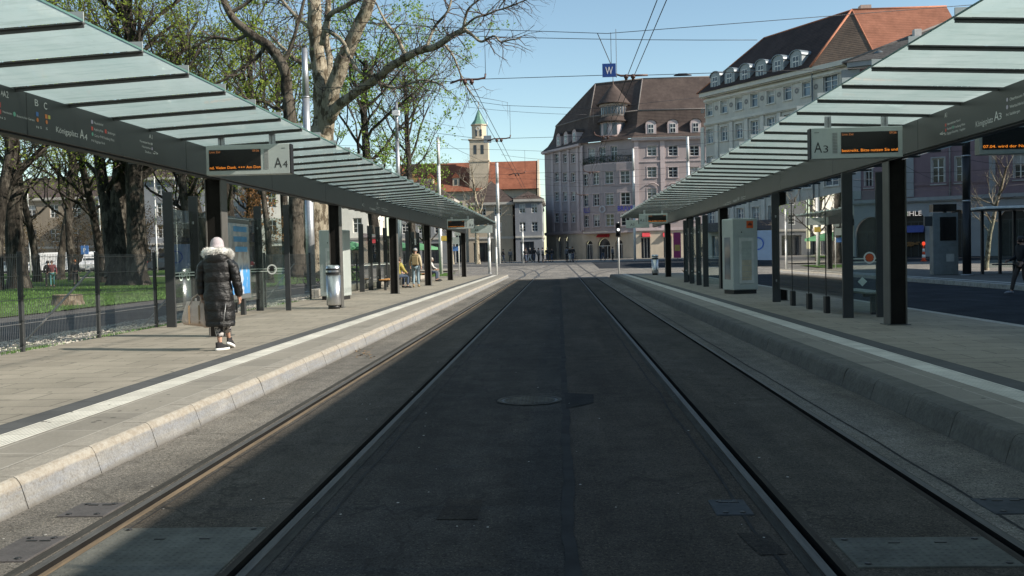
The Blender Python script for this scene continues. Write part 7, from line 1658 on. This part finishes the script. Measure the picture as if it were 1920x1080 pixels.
for c, a_ in (((.0, -.01, .0), 0), ((.035, .31, .045), -20)):
    T = Matrix.Translation(c) @ Matrix.Rotation(R(a_), 4, 'X') @ Matrix.Rotation(R(-30 if a_ == 0 else -5), 4, 'Z'); q = MB(); q.rings([[T @ Vector((rx*math.cos(2*PI*k/18), cy_+ry*math.sin(2*PI*k/18), z_)) for k in range(18)] for z_, rx, ry, cy_ in ((.032, .043, .13, .05), (.055, .043, .128, .05), (.075, .04, .10, .025), (.1, .038, .065, -.01), (.125, .04, .05, -.02))]); o = q.build('shoe', BLK, t)
    q = MB(); q.rings([[T @ Vector((rx*math.cos(2*PI*k/18), cy_+ry*math.sin(2*PI*k/18), z_)) for k in range(18)] for z_, rx, ry, cy_ in ((.0, .043, .132, .05), (.012, .048, .138, .05), (.036, .046, .134, .05))]); q.build('sole', SOLE, o)
q = MB(); q.tube([(.13, -.19, .40), (.15, -.19, .55), (.17, -.165, .72)], .006, 5); q.build('zip', M('zip_grey', (.35, .35, .35), .4, .5), t)
# bag in her left hand
t = thing('tote_bag', 'pale pink beige tote bag hanging from the left hand of the woman', 'bag', (WX-.37, WY+.03, PH+.40), R(8))
BAGM = M('bag_canvas', (.66, .53, .45), .8, 0, .12, 6, .4, 30, obj=True); q = MB(); N = 28; rr = []
for z_, rx, ry, sh in ((.0, .19, .05, .02), (.015, .215, .085, .02), (.06, .225, .10, .01), (.15, .20, .095, 0), (.26, .165, .07, 0), (.34, .14, .035, 0), (.36, .135, .02, 0)):
    rr.append([(sh+rx*math.copysign(abs(math.cos(2*PI*k/N))**.7, math.cos(2*PI*k/N))+.01*noise.noise(Vector((k*.8, z_*12, 3))), ry*math.copysign(abs(math.sin(2*PI*k/N))**.8, math.sin(2*PI*k/N))+.012*noise.noise(Vector((k*.6, z_*9, 8))), z_-.05*(math.cos(2*PI*k/N) > .3)*(z_ < .05)) for k in range(N)])
q.rings(rr); q.build('pouch', BAGM, t)
STR = M('bag_strap', (.28, .19, .11), .6); STP = M('bag_handle', (.5, .42, .36), .6)
for yy in (-.06, .05):
    q = MB(); 
    for x in (-.08, .07): q.box(x-.012, x+.012, yy*1.6-.006, yy*1.6+.006, .02, .30)
    q.build('band', STR, t); q = MB(); q.tube([(-.08, yy*.7, .30), (-.04, yy*.5, .41), (.04, yy*.25, .47), (.09, yy*.5, .41), (.07, yy*.7, .30)], .011, 6); q.build('handle', STP, t)
# ---------- others
Pz = PH
person('person in pale beige jacket and light jeans walking away on the left platform', (at(780, 530, 43).x, 43, Pz), PI, dict(WALK, kl=(-.09, -.06, .5), al=(-.11, -.05, .09), tl=(-.12, -.2, .05), kr=(.09, -.0, .50), ar=(.1, .1, .1), tr=(.11, -.05, .045)), BEIGE, JEAN, KHAKI, None, 1.0, None, hood=KHAKI, hat=M('hat_grey', (.3, .3, .3), .8), bulk=1.1)
q = MB(); q.bbox(-.14, .14, .1, .24, 1.0, 1.42, .03); o = thing('backpack', 'brown backpack worn by the standing person in beige', 'backpack', (at(780, 530, 43).x, 43, Pz), PI)
q.build('pouch', KHAKI, o); q = MB(); q.tube([(-.12, .1, 1.4), (-.13, -.13, 1.3), (-.12, .1, 1.05)], .015, 5); q.tube([(.12, .1, 1.4), (.13, -.13, 1.3), (.12, .1, 1.05)], .015, 5); q.build('strap', BLK, o)
person('person in yellow patterned coat sitting with back turned on the bench', (-7.05, 42.0, Pz), PI*.8, SIT, YELL, DJ, BLK, HB, 1.05, None, bulk=1.35)
person('seated person in dark coat and blue jeans at the far left platform', (-7.1, 52.6, Pz), PI*.45, SIT, BLK, DJ, BLK, HB, 1.0, None, hands=True)
person('seated person in white jacket beside the dark coated one', (-7.15, 53.6, Pz), PI*.45, SIT, WHT, GREY, BLK, HG, 1.0)
person('bearded man in dark clothes walking past the right bus road edge', (13.9, 29.6, .0), R(-75), dict(WALK, wl=(-.24, -.24, 1.02), el=(-.25, .05, 1.13), head=(0, -.05, 1.60), top=(0, -.05, 1.685)), BLK, cloth('dark_trousers', (.05, .04, .035)), M('sneaker_grey', (.3, .3, .32), .7), HK, 1.04, bulk=1.12)
# park walkers
person('person in dark red top and teal trousers crossing the park lawn', (at(97, 500, 60).x, 60, .14), .5, WALK, REDC, cloth('teal', (.05, .16, .16)), BLK, HB, 1.0, group=None)
person('person in black walking beside the one in red on the park lawn', (at(90, 500, 61).x, 61, .14), .4, WALK, BLK, BLK, BLK, HK, 1.0)
person('person in black with orange hair near the thin paired trunks', (at(141, 500, 63).x, 63, .16), 3.6, WALK, BLK, BLK, BLK, M('hair_ginger', (.4, .14, .06), .7), 1.0)
# the crowd on the far square: four built figures, then copies
GC = 'people on the far square'
def far(x, Y): p = at(x, 490, Y); return (p.x, Y, hz(p.x, Y)+.01)
c1 = person('figure in black at the left of the far crowd', far(986, 112), .6, WALK, BLK, DJ, BLK, HB, 1, group=GC, hands=False, face=False)
c2 = person('figure in long dark coat near the corner arches', far(1010, 114), 2.2, {}, GREY, BLK, BLK, HK, .98, .7, group=GC, hands=False, face=False)
c3 = person('walker with pale legs before the second arch of the corner building', far(1069, 108), .2, WALK, BLK, WHT, BLK, HG, .98, group=GC, hands=False, face=False)
c4 = person('person in black with white scarf before the middle shop window', far(1131, 118), -.8, WALK, BLK, DJ, BLK, HG, 1.02, group=GC, hands=False, face=False)
for src, lbl, x, Y, rz, s_ in ((c1, 'walker between the pale mast and the dark shops', 944, 116, 1.2, .97), (c2, 'pale clothed walker before the narrow houses', 957, 118, 3, .95), (c3, 'third figure from the left before the dark shop front', 994, 115, -1, 1), (c1, 'figure just right of the short pale mast', 1002, 118, .3, 1.02), (c2, 'bulky figure in the middle of the far crowd', 1018, 112, 1.9, 1.0), (c4, 'tall figure in the middle of the far crowd', 1026, 116, 2.8, 1.0), (c1, 'figure at the right of the far crowd', 1035, 114, 4, .98), (c2, 'figure leaning close to the left one of the strolling pair', 1063, 110, .7, 1.0), (c1, 'right one of the strolling pair beside a bicycle', 1074, 107, .1, 1.0), (c2, 'dark standing figure right of the man with the white scarf', 1149, 117, 1.0, .97), (c4, 'dark figure at the far right edge of the cream arcade', 1318, 112, 1.1, .98), (c1, 'walker passing the magenta banner', 1300, 104, 1.5, 1.0)):
    dup(src, lbl, far(x, Y), rz, GC, s_)
dup(b0, 'bicycle pushed by the strolling pair on the far square', far(1078, 107.5), .3, 'bicycles parked behind the fence')
